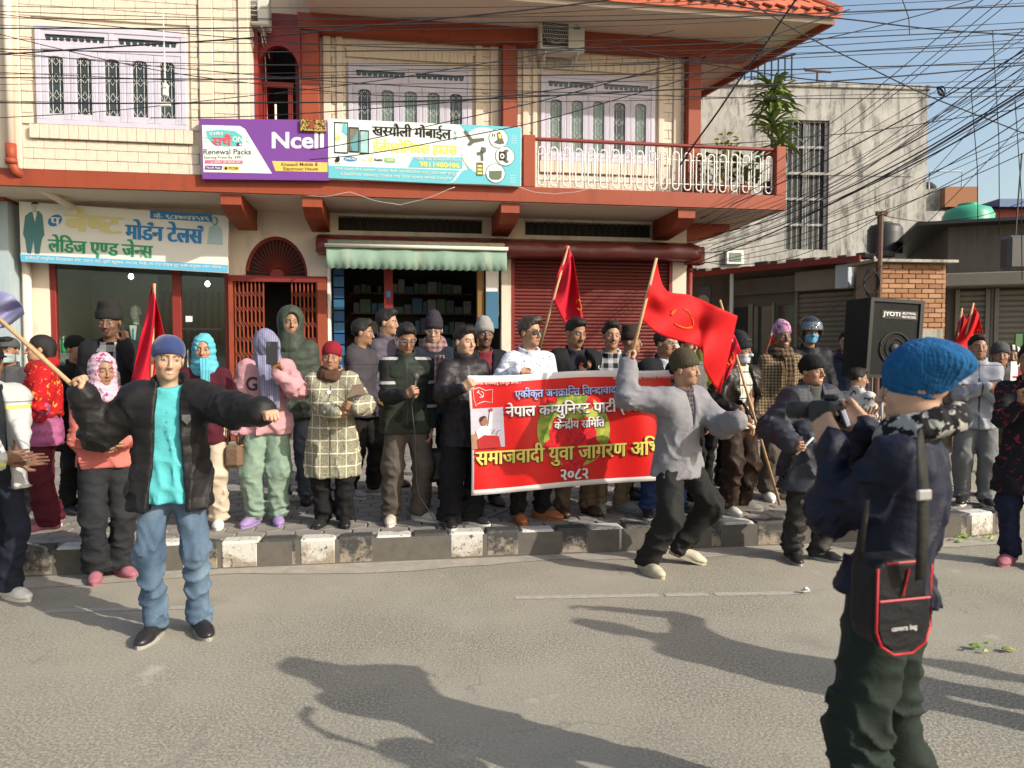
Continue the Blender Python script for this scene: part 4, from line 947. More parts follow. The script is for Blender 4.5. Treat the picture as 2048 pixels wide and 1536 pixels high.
MB().tube([(0, 0, 0), (0, 0, .85)], .03, 6).build('mast', M_rust, an); MB().tube([(-.35, 0, .86), (.38, 0, .80)], .03, 6).build('crossarm', M_rust, an); MB().tube([(-.38, 0, .92), (-.30, 0, .82)], .025, 5).build('tip', M_rust, an)
# --- pale house with outside stair, seen under the eave
pE = W(1500, 400, 23); O5 = Vector((pE.x, 23, 0)); F5 = frame_at(O5, 0)
hs = thing('stair_house', 'pale house with outside stair and black railings under the eave', 'building', O5, 0)
z1 = F5(1450, 255)[1]; MB().box(-3.5, .6, 0, 5, 0, z1).build('wall', mat('pale_house', (.42, .40, .36), .9, .08, 2), hs)
MB().prism([(-3.5, z1-.25), (1.0, z1+.9), (1.0, z1+1.15), (-3.5, z1+.0)], -.9, .2).build('stair_slab', M_conc2, hs)
for k in range(22):
    x = -3.3+k*.2; MB().tube([(x, -.9, z1+.0+(x+3.5)*.255), (x, -.9, z1+.75+(x+3.5)*.255)], .025, 4).build('baluster', M_black, hs)
MB().tube([(-3.3, -.9, z1+.80), (1.0, -.9, z1+1.88)], .04, 5).build('handrail', M_black, hs)
MB().box(-2.6, -.4, .3, 3, z1+1.0, z1+1.1).build('porch_roof', M_red, hs); 
for k in range(8): MB().box(-3.0+k*.3, -2.93+k*.3, -.03, -.001, z1-1.7, z1-.5).build('shutter_bar', M_black, hs)
# --- distant houses on the right
def far(px0, px1, ytop, Y, m, name, label, hgt=None):
    a, b = W(px0, ytop, Y), W(px1, ytop, Y); t = thing(name, label, 'building', (a.x, Y, 0)); MB().box(0, b.x-a.x, 0, 6, 0, a.z).build('wall', m, t); return t, b.x-a.x, a.z
t_, w_, z_ = far(1838, 1905, 422, 30, M_conc, 'distant_house', 'distant pale rendered house behind the concrete building')
t_, w_, z_ = far(1845, 1902, 378, 34, M_conc2, 'distant_block', 'distant grey house block with a bare brick top storey')
MB().box(w_*.62, w_+1.0, -.4, 2, z_-.9, z_+.02).build('brick_storey', bmts[2], t_); MB().lathe([(0, 0), (.45, 0), (.5, .3), (.3, .5), (0, .55)], 14, (w_*.5, 1, z_)).build('roof_tank', M_black, t_); MB().tube([(.3, 0, z_), (.3, 0, z_+.8), (1.8, 0, z_+.8), (1.8, 0, z_)], .04, 4).build('roof_frame', M_grille, t_)
t_, w_, z_ = far(1925, 2200, 418, 32, M_red2, 'tin_roof_house', 'distant house with faded red tin roof and blue sheets'); MB().add([(-.5, -.5, z_), (w_, -.5, z_), (w_, 4, z_+.9), (1.2, 4, z_+.9)], [(0, 1, 2, 3)]).build('roof', mat('faded_tin', (.32, .13, .09), .7, .15, 2), t_); MB().box(w_*.32, w_, .5, 4, z_, z_+.55).build('blue_sheet', mat('blue_tin', (.07, .13, .26), .5, .1, 4), t_)
# --- water tanks
def tank(px, ytop, ybot, Y, rad, m, name, label):
    b, tp = W(px, ybot, Y), W(px, ytop, Y); t = thing(name, label, 'water tank', b); h = tp.z-b.z; prof = [(0, 0), (rad, 0)]
    for k in range(6): prof += [(rad*1.02, h*(.06+.115*k)), (rad*.98, h*(.10+.115*k))]
    prof += [(rad, h*.78), (rad*.85, h*.90), (rad*.45, h*.96)]
    MB().lathe(prof, 28).build('shell', m, t, True); MB().lathe([(0, h*.955), (rad*.42, h*.955), (rad*.42, h), (0, h)], 20).build('lid', m, t)
tank(1769, 445, 508, 13.6, .30, mat('black_tank', (.035, .035, .036), .5, .1), 'black_water_tank', 'black ribbed plastic water tank on the shop row roof')
tank(1934, 408, 520, 16.0, .50, mat('green_tank', (.05, .33, .20), .4, .1), 'green_water_tank', 'green plastic water tank behind the corner shop roof')
# ------------------------------------------------------------------ balcony plants
def leafm(name, L, w, arch, m):
    V = []; F = []; n = 6
    for i in range(n+1):
        s = i/n; ww = w*math.sin(math.pi*(.12+.88*s))**.7*(1 if s < .98 else .05); z = arch*(s-1.7*s*s*.75); x = L*s*(1-.12*s)
        V += [(x, -ww/2, z+.12*ww), (x, 0, z), (x, ww/2, z+.12*ww)]
    F = [(i*3+k, i*3+3+k, i*3+4+k, i*3+1+k) for i in range(n) for k in range(2)]
    me = MB().add(V, F).mesh(name, True); me.materials.append(m); return me
def leafmat(name, c, c2): return mat(name, None, .5, .12, 8, build=lambda t, tc: nmix(t, nnoise(t, tc.outputs['Object'], 6, 2, .4, .6), c, c2))
lm1 = leafmat('dracaena_leaf', (.085, .155, .028), (.17, .24, .055)); lm2 = leafmat('pale_leaf', (.30, .33, .05), (.42, .40, .08)); lm3 = leafmat('deep_leaf', (.03, .07, .022), (.06, .12, .03))
def pot(parent, r, h, m): MB().lathe([(0, 0), (r*.75, 0), (r, h*.9), (r*1.08, h*.9), (r*1.08, h), (r*.9, h), (r*.88, h*.93), (0, h*.93)], 18).build('pot', m, parent)
M_pot = mat('clay_pot', (.28, .09, .04), .8, .15, 8); M_pot2 = mat('black_pot', (.03, .03, .035), .5, .1)
u, _ = P(1545, 250, .45)
dr = thing('dragon_tree', 'tall dragon plant with tiers of long green leaves on the balcony', 'plant', fw(u, .45, ZT), TH); pot(dr, .17, .3, M_pot2)
stems = [[(0, 0, .28), (.01, .02, .8), (-.02, .0, 1.35), (0, 0, 1.85)], [(.03, 0, .28), (.08, -.02, .6), (.10, -.04, .95)]]
for s in stems: MB().tube(s, .022, 7).build('trunk', mat('plant_stem', (.16, .12, .07), .9), dr, True)
lms = [leafm('leaf', L, w, a, lm1) for L, w, a in ((.62, .075, .18), (.55, .08, .28), (.48, .07, .10), (.58, .065, .36))]
for (cx, cy, cz, n) in ((0, 0, 1.82, 46), (-.01, 0, 1.56, 46), (0, 0, 1.26, 46), (.09, -.03, .95, 34)):
    for k in range(n):
        o = link('leaf', R.choice(lms), dr, (cx, cy, cz+R.uniform(-.09, .09))); o.rotation_euler = (R.uniform(-.4, .4), R.uniform(-.75, .5), k*2.39996+R.uniform(-.2, .2)); s = R.uniform(.75, 1.05); o.scale = (s, s, s)
def shrub(px, py, v, n, rad, h, m, name, label, L=.12):
    u, _ = P(px, py, v); t = thing(name, label, 'plant', fw(u, v, ZT), TH); pot(t, .12, .22, M_pot)
    lmm = [leafm('leaf', L*s, L*.42*s, .03, m) for s in (.8, 1, 1.2)]
    for k in range(5):
        a = k*1.3; MB().tube([(0, 0, .2), (rad*.5*math.cos(a), rad*.5*math.sin(a), .2+h*.5), (rad*.7*math.cos(a), rad*.7*math.sin(a), .2+h*.9)], .007, 5).build('stem', MATS['plant_stem'], t)
    for k in range(n):
        a, q = R.uniform(0, 6.28), math.sqrt(R.random()); z = .25+h*R.random()
        o = link('leaf', R.choice(lmm), t, (rad*q*math.cos(a), rad*q*math.sin(a), z)); o.rotation_euler = (R.uniform(-.6, .6), R.uniform(-.9, .4), a+R.uniform(-.6, .6))
shrub(1450, 300, .35, 90, .17, .75, lm2, 'croton_plant', 'yellow-green leafy pot plant behind the white balcony railing')
shrub(1418, 350, .45, 60, .2, .42, lm3, 'leafy_pot_plant', 'dark green bushy pot plant beside the red balcony column')
shrub(1490, 350, .30, 60, .2, .40, lm3, 'fern_pot_plant', 'low dark pot plant between the yellow plant and the tall one', .2)
# ------------------------------------------------------------------ overhead cables
M_cable = mat('cable_black', (.018, .018, .022), .6, .1); M_cableb = mat('cable_blue_black', (.016, .018, .05), .5, .1)
def cable(a, b, sag, r=.006, m=None, lab='black overhead cable strung across the cream facade', grp='cables across the facade'):
    A, B = W(*a), W(*b); n = 22; pts = []; ph = R.uniform(0, 6)
    for i in range(n+1):
        s = i/n; p = A.lerp(B, s); p.z -= sag*4*s*(1-s)+.006*math.sin(s*17+ph); pts.append(p)
    tag(MB().tube(pts, r*.85, 5, cap=False).build('power_cable', m or M_cable, None, True), lab, 'cable', grp)
RL = random.Random(11)
ys = [8, 22, 31, 44, 62, 74, 96, 103, 128, 136, 146, 152, 170, 178, 199, 204]
ye = [-30, -14, -50, -5, 4, 30, 38, 52, 64, 84, 70, 96, 60, 122, 95, 140]
for i, (y0, y1) in enumerate(zip(ys, ye)):
    d = RL.uniform(6.3, 7.6); thick = i in (4, 6, 11, 14)
    cable((-120, y0+RL.uniform(-4, 4), d), (2180, y1*1.25, d+RL.uniform(-.4, .8)), RL.uniform(.05, .22), .0072 if thick else RL.uniform(.0030, .0046), None, 'thick black cable strung level across the cream facade' if thick else 'thin black cable strung level across the cream facade')
for (x0, y0, x1, y1, s, r) in ((-100, 112, 1500, -40, .10, .009), (-100, 40, 1100, 190, .25, .005), (300, 235, 2150, -60, .35, .006), (-60, 240, 1350, 60, .12, .005), (620, 300, 1700, 20, .1, .006), (620, 320, 1560, 90, .16, .006), (-100, 15, 2100, 60, .3, .005), (-100, 90, 2150, 190, .2, .005)):
    cable((x0, y0, 7.4), (x1, y1, 7.0), s, r, None, 'thin black cable slanting across the facade and signboards')
for k in range(26):                      # bundle fanning from the corner of the building up to the right
    x0, y0 = 1385+RL.uniform(0, 40), 425+k*4.2+RL.uniform(-8, 8)
    x1 = 2150+RL.uniform(-60, 260); y1 = -150+k*13+RL.uniform(-40, 40); big = k % 7 == 3
    cable((x0, y0, 12.2+RL.uniform(-.5, .5)), (x1, y1, 5.6+RL.uniform(-.5, 1.2)), RL.uniform(.1, .45), .010 if big else RL.uniform(.0035, .006), M_cableb if (big or k % 3 == 0) else M_cable, ('thick blue-black' if big else 'thin blue-black' if k % 3 == 0 else 'thin black')+' cable fanning up from the building corner over the side street', 'cables over the side street')
for (a, b, s, r) in (((1480, -5, 8), (2120, 290, 8), .12, .008), ((1250, -20, 8), (2120, 78, 8), .05, .009), ((1240, 92, 8.5), (2120, 170, 8), .18, .008), ((1360, 330, 9), (1620, -40, 7.5), .0, .013), ((1380, 290, 9), (2100, 205, 8), .08, .006), ((1560, 430, 11), (2140, 95, 7), .15, .006), ((1760, 432, 12), (1390, 520, 13.5), .35, .007), ((1762, 430, 12), (2070, 395, 10), .2, .006), ((1640, 640, 12), (2110, 180, 7.5), .1, .005), ((1830, 380, 10), (2120, 60, 7), .02, .005)):
    cable(a, b, s, r, None, 'single cable crossing the sky over the side street', 'cables over the side street singly')
for px, y0, y1 in ((1942, 178, 480), (1985, 60, 470), (2030, 200, 560), (1805, 0, 70)):
    a, b = W(px, y0, 8), W(px+14, y1, 8.6); tag(MB().tube([a, a.lerp(b, .5)+Vector((.03, 0, 0)), b], .005, 5).build('drop_cable', M_cable, None, True), 'thin cable end dangling down over the side street', 'cable', 'dangling cable ends')
o = thing('cable_splice_box', 'white splice box hanging on cables before the lavender window', 'junction box', W(331, 180, 7.0))
MB().cbox(-.025, .025, -.02, .02, -.06, .06, .01).build('casing', M_white, o); MB().cbox(-.045, .055, -.03, -.005, -.16, -.12, .006).build('tag', M_white, o); MB().tube([(0, 0, .06), (-.01, 0, .75)], .006, 5).build('lead', M_grille, o)
o = thing('cable_coil_tangle', 'small dark knot of cable hanging against the sky', 'cable knot', W(1883, 182, 8)); 
for k in range(3): MB().tube([(.04*math.cos(a+k), .01*k, .05*math.sin(a)) for a in np.linspace(0, 6.28, 12)[:-1]], .008, 4, closed=True).build('loop', M_cable, o)
# wires lying on the slab
for pts in ([(610, 392), (700, 384), (800, 410), (910, 374)], [(1030, 372), (1110, 388), (1200, 370), (1250, 340), (1330, 300)]):
    tag(MB().tube([Vector(W(*[sum(c) for c in zip(*[((1-abs(s_*3-i_)) *pts[i_][0], (1-abs(s_*3-i_))*pts[i_][1]) for i_ in range(len(pts)) if abs(s_*3-i_) < 1])], 10.2))+Vector((0, 0, -.03*math.sin(s_*math.pi*3)**2)) for s_ in np.linspace(0, (len(pts)-1)/3, 25)], .0035, 5).build('loose_wire', M_grille, None, True), 'loose pale wire drooping over the red slab edge', 'wire', 'loose wires on the slab')
# ------------------------------------------------------------------ figures: implicit surfaces meshed with surface nets
f32 = np.float32
def v3(*a): return np.array(a, f32)
def rc(p, a, b, ra, rb):                       # tapered capsule; returns distance and position along it
    a = np.asarray(a, f32); b = np.asarray(b, f32); d = b-a; L2 = max(float(d@d), 1e-9)
    h = np.clip(((p-a)@d)/L2, 0, 1); q = p-a-h[:, None]*d
    return np.sqrt((q*q).sum(1))-(ra+(rb-ra)*h), h
def el(p, c, r):
    q = (p-np.asarray(c, f32))/np.asarray(r, f32); k0 = np.sqrt((q*q).sum(1)); q2 = q/np.asarray(r, f32); k1 = np.sqrt((q2*q2).sum(1))+1e-6
    return k0*(k0-1)/k1
def sm(a, b, k): h = np.clip(.5+.5*(b-a)/k, 0, 1); return b+(a-b)*h-k*h*(1-h)
def sx(a, b, k): return -sm(-a, -b, k)
def rbx(p, c, h, r):
    q = np.abs(p-np.asarray(c, f32))-(np.asarray(h, f32)-r); return np.sqrt((np.maximum(q, 0)**2).sum(1))+np.minimum(q.max(1), 0)-r
def fold(p, fr, seed):                          # smooth pseudo-noise in [-1, 1]
    r = np.random.RandomState(seed); o = 0; w = p*fr
    for k in range(3):
        d = r.normal(size=(3, 3)).astype(f32); d /= np.linalg.norm(d, axis=1)[:, None]; s = 2.*1.7**k; ph = r.uniform(0, 6, 3)
        o = o+np.sin(s*(w@d[0])+ph[0]+1.2*np.sin(s*.6*(w@d[1])+ph[1]))*np.cos(s*.5*(w@d[2])+ph[2])/1.5**k
    return o/1.9
def ridge(p, fr, seed): return (1-np.abs(fold(p, fr, seed)))**4*2-.6
def nets(fn, lo, hi, cell):
    lo = np.asarray(lo, f32); n = np.maximum(3, np.ceil((np.asarray(hi)-lo)/cell).astype(int)+1)
    ax = [lo[i]+cell*np.arange(n[i], dtype=f32) for i in range(3)]
    g = np.stack(np.meshgrid(*ax, indexing='ij'), -1).reshape(-1, 3)
    f = fn(g).reshape(n).astype(f32)
    f[0] = f[-1] = 1; f[:, 0] = f[:, -1] = 1; f[:, :, 0] = f[:, :, -1] = 1
    s = f < 0
    c = [s[i:n[0]-1+i, j:n[1]-1+j, k:n[2]-1+k] for i in (0, 1) for j in (0, 1) for k in (0, 1)]
    allv = c[0].copy(); anyv = c[0].copy()
    for q in c[1:]: allv &= q; anyv |= q
    mix = anyv & ~allv; I, J, K = np.nonzero(mix)
    idx = -np.ones(mix.shape, np.int32); idx[I, J, K] = np.arange(len(I))
    acc = np.zeros((len(I), 3), f32); cnt = np.zeros(len(I), f32)
    C = [(i, j, k) for i in (0, 1) for j in (0, 1) for k in (0, 1)]
    for a in C:
        for axx in range(3):
            if a[axx]: continue
            b = list(a); b[axx] = 1
            fa = f[I+a[0], J+a[1], K+a[2]]; fb = f[I+b[0], J+b[1], K+b[2]]; m = (fa < 0) != (fb < 0)
            t = np.where(m, fa/np.where(m, fa-fb, 1), 0)
            for q in range(3): acc[:, q] += np.where(m, a[q]+(t if q == axx else 0), 0)
            cnt += m
    V = lo+cell*(np.stack([I, J, K], 1)+acc/cnt[:, None]); F = []
    for axx in range(3):
        b, c2 = [(1, 2), (2, 0), (0, 1)][axx]
        sl0 = [slice(None)]*3; sl1 = [slice(None)]*3; sl0[axx] = slice(0, n[axx]-1); sl1[axx] = slice(1, n[axx])
        s0, s1 = s[tuple(sl0)], s[tuple(sl1)]; X = np.array(np.nonzero(s0 != s1)).T
        X = X[(X[:, b] > 0) & (X[:, c2] > 0) & (X[:, b] < n[b]-1) & (X[:, c2] < n[c2]-1)]
        if not len(X): continue
        fl = s0[tuple(X.T)]; eb = np.zeros(3, int); eb[b] = 1; ec = np.zeros(3, int); ec[c2] = 1
        q = np.stack([idx[tuple((X-eb-ec).T)], idx[tuple((X-ec).T)], idx[tuple(X.T)], idx[tuple((X-eb).T)]], 1)
        q[~fl] = q[~fl][:, ::-1]; F.append(q)
    return V.astype(f32), np.concatenate(F).astype(np.int32)
def mesh_obj(name, VF, m, parent, cols=None):
    me = npmesh(name, VF[0], VF[1], True, cols); me.materials.append(m); return link(name, me, parent)
def xf(V, M): A = np.array(M, f32); return V@A[:3, :3].T+A[:3, 3]
# ------------------------------------------------------------------ cloth and skin materials
def skin_mat():
    def f(t, tc):
        a = t.nodes.new('ShaderNodeVertexColor'); a.layer_name = 'Col'; return a.outputs[0]
    m = mat('skin', None, .5, .06, 25, .08, 90, build=f, spec=.35); b = m.node_tree.nodes['Principled BSDF']
    b.inputs['Subsurface Weight'].default_value = .06; b.inputs['Subsurface Radius'].default_value = (.02, .008, .004); b.inputs['Subsurface Scale'].default_value = .2
    return m
M_skin = skin_mat()
def cloth(name, rgb, rough=.85, crease=.16, **k):
    k.setdefault('var', .14); k.setdefault('vscale', 7.); k.setdefault('bump', .18); k.setdefault('bscale', 70.); k.setdefault('sheen', 0.); k.setdefault('spec', .22)
    if rgb: g_ = .55 if max(rgb) < 70 else .68 if max(rgb) < 130 else .76; l_ = sum(rgb)/3; rgb = tuple((x*.87+l_*.13)*g_**.45 for x in rgb)
    new = 'cloth_'+name not in MATS; m = mat('cloth_'+name, lin(rgb) if rgb else None, rough, **k)
    if new:                                     # soft creases on top of the fine weave
        t = m.node_tree; b = t.nodes['Principled BSDF']; tc = t.nodes.new('ShaderNodeTexCoord'); h = nnoise(t, tc.outputs['Object'], 9, 2, .3, .7, .45, (1, 1, 1.6), .8)
        bp = t.nodes.new('ShaderNodeBump'); bp.inputs['Strength'].default_value = crease; bp.inputs['Distance'].default_value = .02; t.links.new(h, bp.inputs['Height'])
        old = b.inputs['Normal'].links[0].from_socket if b.inputs['Normal'].links else None
        if old: t.links.new(old, bp.inputs['Normal'])
        t.links.new(bp.outputs[0], b.inputs['Normal'])
        if any(w_ in name for w_ in ('jacket', 'puffer', 'coat', 'parka', 'quilt', 'cardigan')):      # stitched front, yoke and pocket seams
            s = nsep(t, tc.outputs['Object']); ax = nmath(t, 'ABSOLUTE', s[0]); th = .0045
            near = lambda a, v: nmath(t, 'LESS_THAN', nmath(t, 'ABSOLUTE', nmath(t, 'SUBTRACT', a, v)), th)
            pk = nmath(t, 'MULTIPLY', near(nmath(t, 'MULTIPLY_ADD', ax, .9, s[2]), 1.10), nmath(t, 'MULTIPLY', nmath(t, 'GREATER_THAN', ax, .06), nmath(t, 'LESS_THAN', ax, .135)))
            mk = nmath(t, 'MAXIMUM', near(s[0], .0), pk); mk = nmath(t, 'MULTIPLY', mk, nmath(t, 'LESS_THAN', s[1], -.03)); mk = nmath(t, 'MAXIMUM', mk, near(s[2], 1.27))
            src = b.inputs['Base Color'].links[0].from_socket; t.links.new(nmix(t, nmath(t, 'MULTIPLY', mk, .6), src, (.012, .012, .013)), b.inputs['Base Color'])
    return m
def plaid(a, b, sc, w=.5):
    def f(t, tc):
        s = nsep(t, tc.outputs['Object'])
        x = nmath(t, 'GREATER_THAN', nmath(t, 'FRACT', nmath(t, 'MULTIPLY', s[0], sc)), w); z = nmath(t, 'GREATER_THAN', nmath(t, 'FRACT', nmath(t, 'MULTIPLY', s[2], sc)), w)
        return nmix(t, nmath(t, 'MULTIPLY', nmath(t, 'ADD', x, z), .5), lin(a), lin(b))
    return f
def lines(base, line, sx_, sz_, w=.88, weave=None):
    def f(t, tc):
        s = nsep(t, tc.outputs['Object']); c = lin(base)
        if weave: c = nmix(t, nnoise(t, tc.outputs['Object'], 150, 2, .46, .54), lin(base), lin(weave))
        m = None
        for ax, k in ((0, sx_), (2, sz_)):
            if k:
                q = nmath(t, 'GREATER_THAN', nmath(t, 'FRACT', nmath(t, 'MULTIPLY', s[ax], k)), w); m = q if m is None else nmath(t, 'MAXIMUM', m, q)
        return nmix(t, m, c, lin(line))
    return f
def speckle(base, dots, scale=60, lo=.62, hi=.66, dots2=None):
    def f(t, tc):
        c = nmix(t, nnoise(t, tc.outputs['Object'], scale, 2, lo, hi), lin(base), lin(dots))
        if dots2: c = nmix(t, nnoise(t, tc.outputs['Object'], scale*.6, 2, lo+.02, hi+.02, dist=.5), c, lin(dots2))
        return c
    return f
def jeansm(a, b):
    return lambda t, tc: nmix(t, nnoise(t, tc.outputs['Object'], 5, 6, .35, .65, .6, (1, 1, .5)), lin(a), lin(b))
# ------------------------------------------------------------------ head parts (head frame: origin between the ears, face to -Y, crown at z .118)
def head_sdf(p, o):
    ax = p.copy(); ax[:, 0] = np.abs(p[:, 0]); fw_ = o.get('wide', 1.)
    d = el(p, (0, .014, .034), (.0735, .094, .084))
    d = sm(d, el(p, (0, -.026, -.034), (.0595*fw_, .060, .080)), .03)
    d = sm(d, el(p, (0, -.040, -.078+o.get('jw', 0)*.6), (.046*fw_+o.get('jw', 0), .044, .034)), .025)
    d = sm(d, el(p, (0, -.072, -.099), (.020, .015, .014)), .016)
    d = sm(d, el(ax, (.038*fw_, -.062, -.030), (.020, .018, .020)), .02)
    d = sm(d, rc(ax, (0, -.0845, .021), (.036, -.070, .022), .0095, .008)[0], .010)
    d = sx(d, -el(ax, (.0305, -.093, .003), (.016, .011, .011)), .010)
    d = sm(d, el(ax, (.0305, -.0735, .001), (.0135, .0125, .0115)), .003)
    d = sm(d, rc(p, (0, -.0855, .012), (0, -.109-o.get('nl', 0), -.034+o.get('nl', 0)*.6), .0075, .0115*o.get('nw', 1.))[0], .008)
    d = sm(d, el(ax, (.0115*o.get('nw', 1.), -.096, -.037+o.get('nl', 0)*.6), (.008, .010, .007)), .005)
    d = sm(d, rc(ax, (0, -.0895, -.0615), (.020, -.080, -.0625), .0058, .004)[0], .005)
    d = sm(d, rc(ax, (0, -.088, -.0735), (.018, -.080, -.0705), .0066, .004)[0], .004)
    d = d if o.get('noear') else sm(d, el(ax, (.0765, .010, -.010), (.008, .019, .031)), .008)
    d = sm(d, rc(p, (0, .018, -.075), o.get('neck', (0, .026, -.19)), .053, .052)[0], .03)
    return d
def head_cols(V, o):
    sk = np.array(o['skin'], f32); C = np.tile(sk, (len(V), 1)); x, y, z = np.abs(V[:, 0]), V[:, 1], V[:, 2]
    def paint(mask, c, w=1.):
        C[mask] = C[mask]*(1-w)+np.array(c, f32)*w
    n = fold(V, 30, 5); C *= (1+.07*n)[:, None]
    paint((el(V*[1, 1, 1], (0, 0, 0), (1, 1, 1)) < 9) & (np.hypot(x-.038, z+.03) < .022) & (y < -.05), sk*np.array([1.10, .90, .88]), .5)
    if o.get('stubble'): paint((z < -.048) & (y < -.01) & (z > -.12), (.05, .04, .035), o['stubble'])
    paint((y < -.075) & (x < .0235-abs(0)) & (z < -.0565) & (z > -.0795), sk*np.array([1.0, .62, .60]), .8)
    paint((y < -.075) & (x < .020) & (z < -.0655) & (z > -.0690), (.05, .02, .02), .8)
    if o.get('smile'): paint((y < -.078) & (x < .019) & (z < -.0640) & (z > -.0715), (.52, .48, .43), .9)
    if o.get('moust'): paint((y < -.078) & (x < .029) & (z < -.044-x*.25) & (z > -.0585-x*.2), o.get('hairc', (.02, .017, .015)), .9)
    ex, ez = x-.0305, z-.001
    paint((y < -.066) & (np.hypot(ex, ez*1.5) < .017), sk*.55, .7)
    paint((y < -.072) & (np.abs(ex) < .0125) & (np.abs(ez) < .0046), (.34, .30, .27), .8)
    paint((y < -.072) & (np.hypot(ex, ez) < .0060), (.02, .014, .01), 1)
    paint((y < -.062) & (np.abs(z-.0205+.25*(np.abs(ex))-.004) < .0048) & (np.abs(ex) < .021), o.get('browc', (.03, .024, .02)), .85)
    return C
def make_head(o, cell):
    return nets(lambda p: head_sdf(p, o), (-.10, -.13, -.20), (.10, .125, .135), cell)
def ribs(p, n, a, ax=(0, .01)): return a*np.sin(np.arctan2(p[:, 0], p[:, 1]-ax[1])*n)
def hat_field(kind, o):
    """implicit field, box and cell of each kind of hair or headgear"""
    def hair(p):
        d = el(p, (0, .014, .040), (.0815, .102, .088+o.get('hvol', 0.)))
        d = sm(d, el(p, (o.get('part', .0), -.052, .098), (.058, .042, .030+o.get('hvol', 0.))), .03)
        cut = -p[:, 1]-.9*p[:, 2]-.012-.004*fold(p, 25, 3); d = sx(d, cut, .012); d = sx(d, -(p[:, 2]+.055+.3*(p[:, 1]-.06)), .012)
        er = el(np.abs(p)*[1, 0, 0]+p*[0, 1, 1], (.085, -.002, -.014), (.03, .022, .032)); d = sx(d, -er, .008)
        return d-.006*fold(p*[1.4, .6, 1], 40, 9)-.0035*fold(p*[2.5, .5, 1], 60, 8)
    def longhair(p):
        d = el(p, (0, .020, .034), (.084, .104, .092)); d = sm(d, el(p, (0, .075, -.05), (.07, .045, .09)), .05)
        cut = -p[:, 1]-.9*p[:, 2]-.010; d = sx(d, cut, .012); d = sx(d, -(p[:, 2]+.15), .02); d = np.maximum(d, -(p[:, 1]+.030+.8*np.maximum(0, p[:, 2]-.02)))
        return d-.004*fold(p*[1.5, 1, .5], 40, 9)
    def beanie(p):
        h = o.get('hath', .0); d = el(p, (0, .012, .046+h*.4), (.087, .106, .090+h*.6))
        if o.get('slouch'): d = sm(d, el(p, (0, .085, .085), (.075, .085, .060)), .05)
        if o.get('peak'): d = sm(d, el(p, (0, .03, .125+h), (.05, .06, .03)), .04)
        pl = p[:, 2]-(o.get('brim', .030)-.36*(p[:, 1]+.09)); d = d-.006*(1-np.clip((pl-.035)/.008, 0, 1))*o.get('cuff', 1)
        d = d+ribs(p, o.get('nrib', 30), o.get('rib', .0015))+.003*fold(p, 16, 4)*(1+2*o.get('slouch', 0)); return sx(d, -pl, .006)
    def cap(p):
        d = el(p, (0, .012, .050), (.087, .105, .078)); pl = p[:, 2]-.035+.12*(p[:, 1]+.09); d = sx(d, -pl, .006)
        br = el(p, (0, -.115, .042), (.062, .060, .010)); return sm(d, br, .008)
    def hatbrim(p):
        d = rc(p, (0, .010, .05), (0, .012, .135), .092, .080)[0]; pl = p[:, 2]-.040+.10*(p[:, 1]+.09); d = sx(d, -pl, .006); d = sx(d, p[:, 2]-.175, .02)
        d = d-.010*(pl < .055); return d+.004*fold(p, 18, 4)
    def topi(p):
        d = el(p, (0, .012, .06), (.082, .102, .10)); d = sm(d, rc(p, (0, -.05, .10), (0, .05, .15), .03, .022)[0], .05); pl = p[:, 2]-.040+.22*(p[:, 1]+.09); return sx(d, -pl, .006)
    def helmet(p):
        d = el(p, (0, .012, .022), (.125, .143, .138)); op = rbx(p, (0, -.13, -.035), (.085, .09, .068), .03); d = sx(d, -op, .012); return sx(d, -(p[:, 2]+.105-.25*np.maximum(0, p[:, 1])), .015)
    def visor(p):
        d = np.abs(el(p, (0, .012, .022), (.128, .146, .141)))-.004; d = np.maximum(d, rbx(p, (0, -.12, .055), (.10, .09, .045), .02)); return d
    def scarf(p):                                   # cloth over the head, gathered at the throat
        d = el(p, (0, .022, .026), (.094, .114, .108)); d = sm(d, rc(p, (0, .015, -.05), (0, .02, -.19), .092, .125)[0], .05)
        op = el(p, (0, -.118, .000), (.060, .085, .088)); d = sx(d, -op, .012)
        return d+.006*fold(p*[1, 1, .6], 22, o.get('seed', 1))+.003*np.sin(p[:, 2]*120+8*p[:, 0]+4*fold(p, 8, 2))
    def veil(p):                                    # cloth pulled forward over the face
        d = el(p, (0, .0, .018), (.102, .128, .112)); d = sm(d, rc(p, (0, -.005, -.04), (0, .0, -.17), .10, .13)[0], .05)
        d = sm(d, el(p, (.02, -.08, -.02), (.075, .06, .09)), .04); op = el(p, (.07, -.145, -.05), (.045, .05, .045)); d = sx(d, -op, .012)
        return d+.008*fold(p*[1, 1, .7], 20, o.get('seed', 1))
    def hood(p):
        d = el(p, (0, .022, .034), (.108, .128, .118)); d = sm(d, rc(p, (0, .02, -.06), (0, .03, -.21), .10, .125)[0], .05)
        op = el(p, (0, -.135, .0), (.072, .105, .100)); d = sx(d, -op, .016); return d-.006*np.sqrt(np.abs(np.sin((p[:, 1]+p[:, 2]*.3)*45)))+.003*fold(p, 18, 3)
    def mask(p):
        d = head_sdf(p, o)-.0065; ax = np.abs(p[:, 0]); return np.maximum(np.maximum(d, p[:, 2]+.018+.2*ax), np.maximum(-(p[:, 2]+.108), p[:, 1]+.018))+.0012*np.sin(p[:, 2]*380)
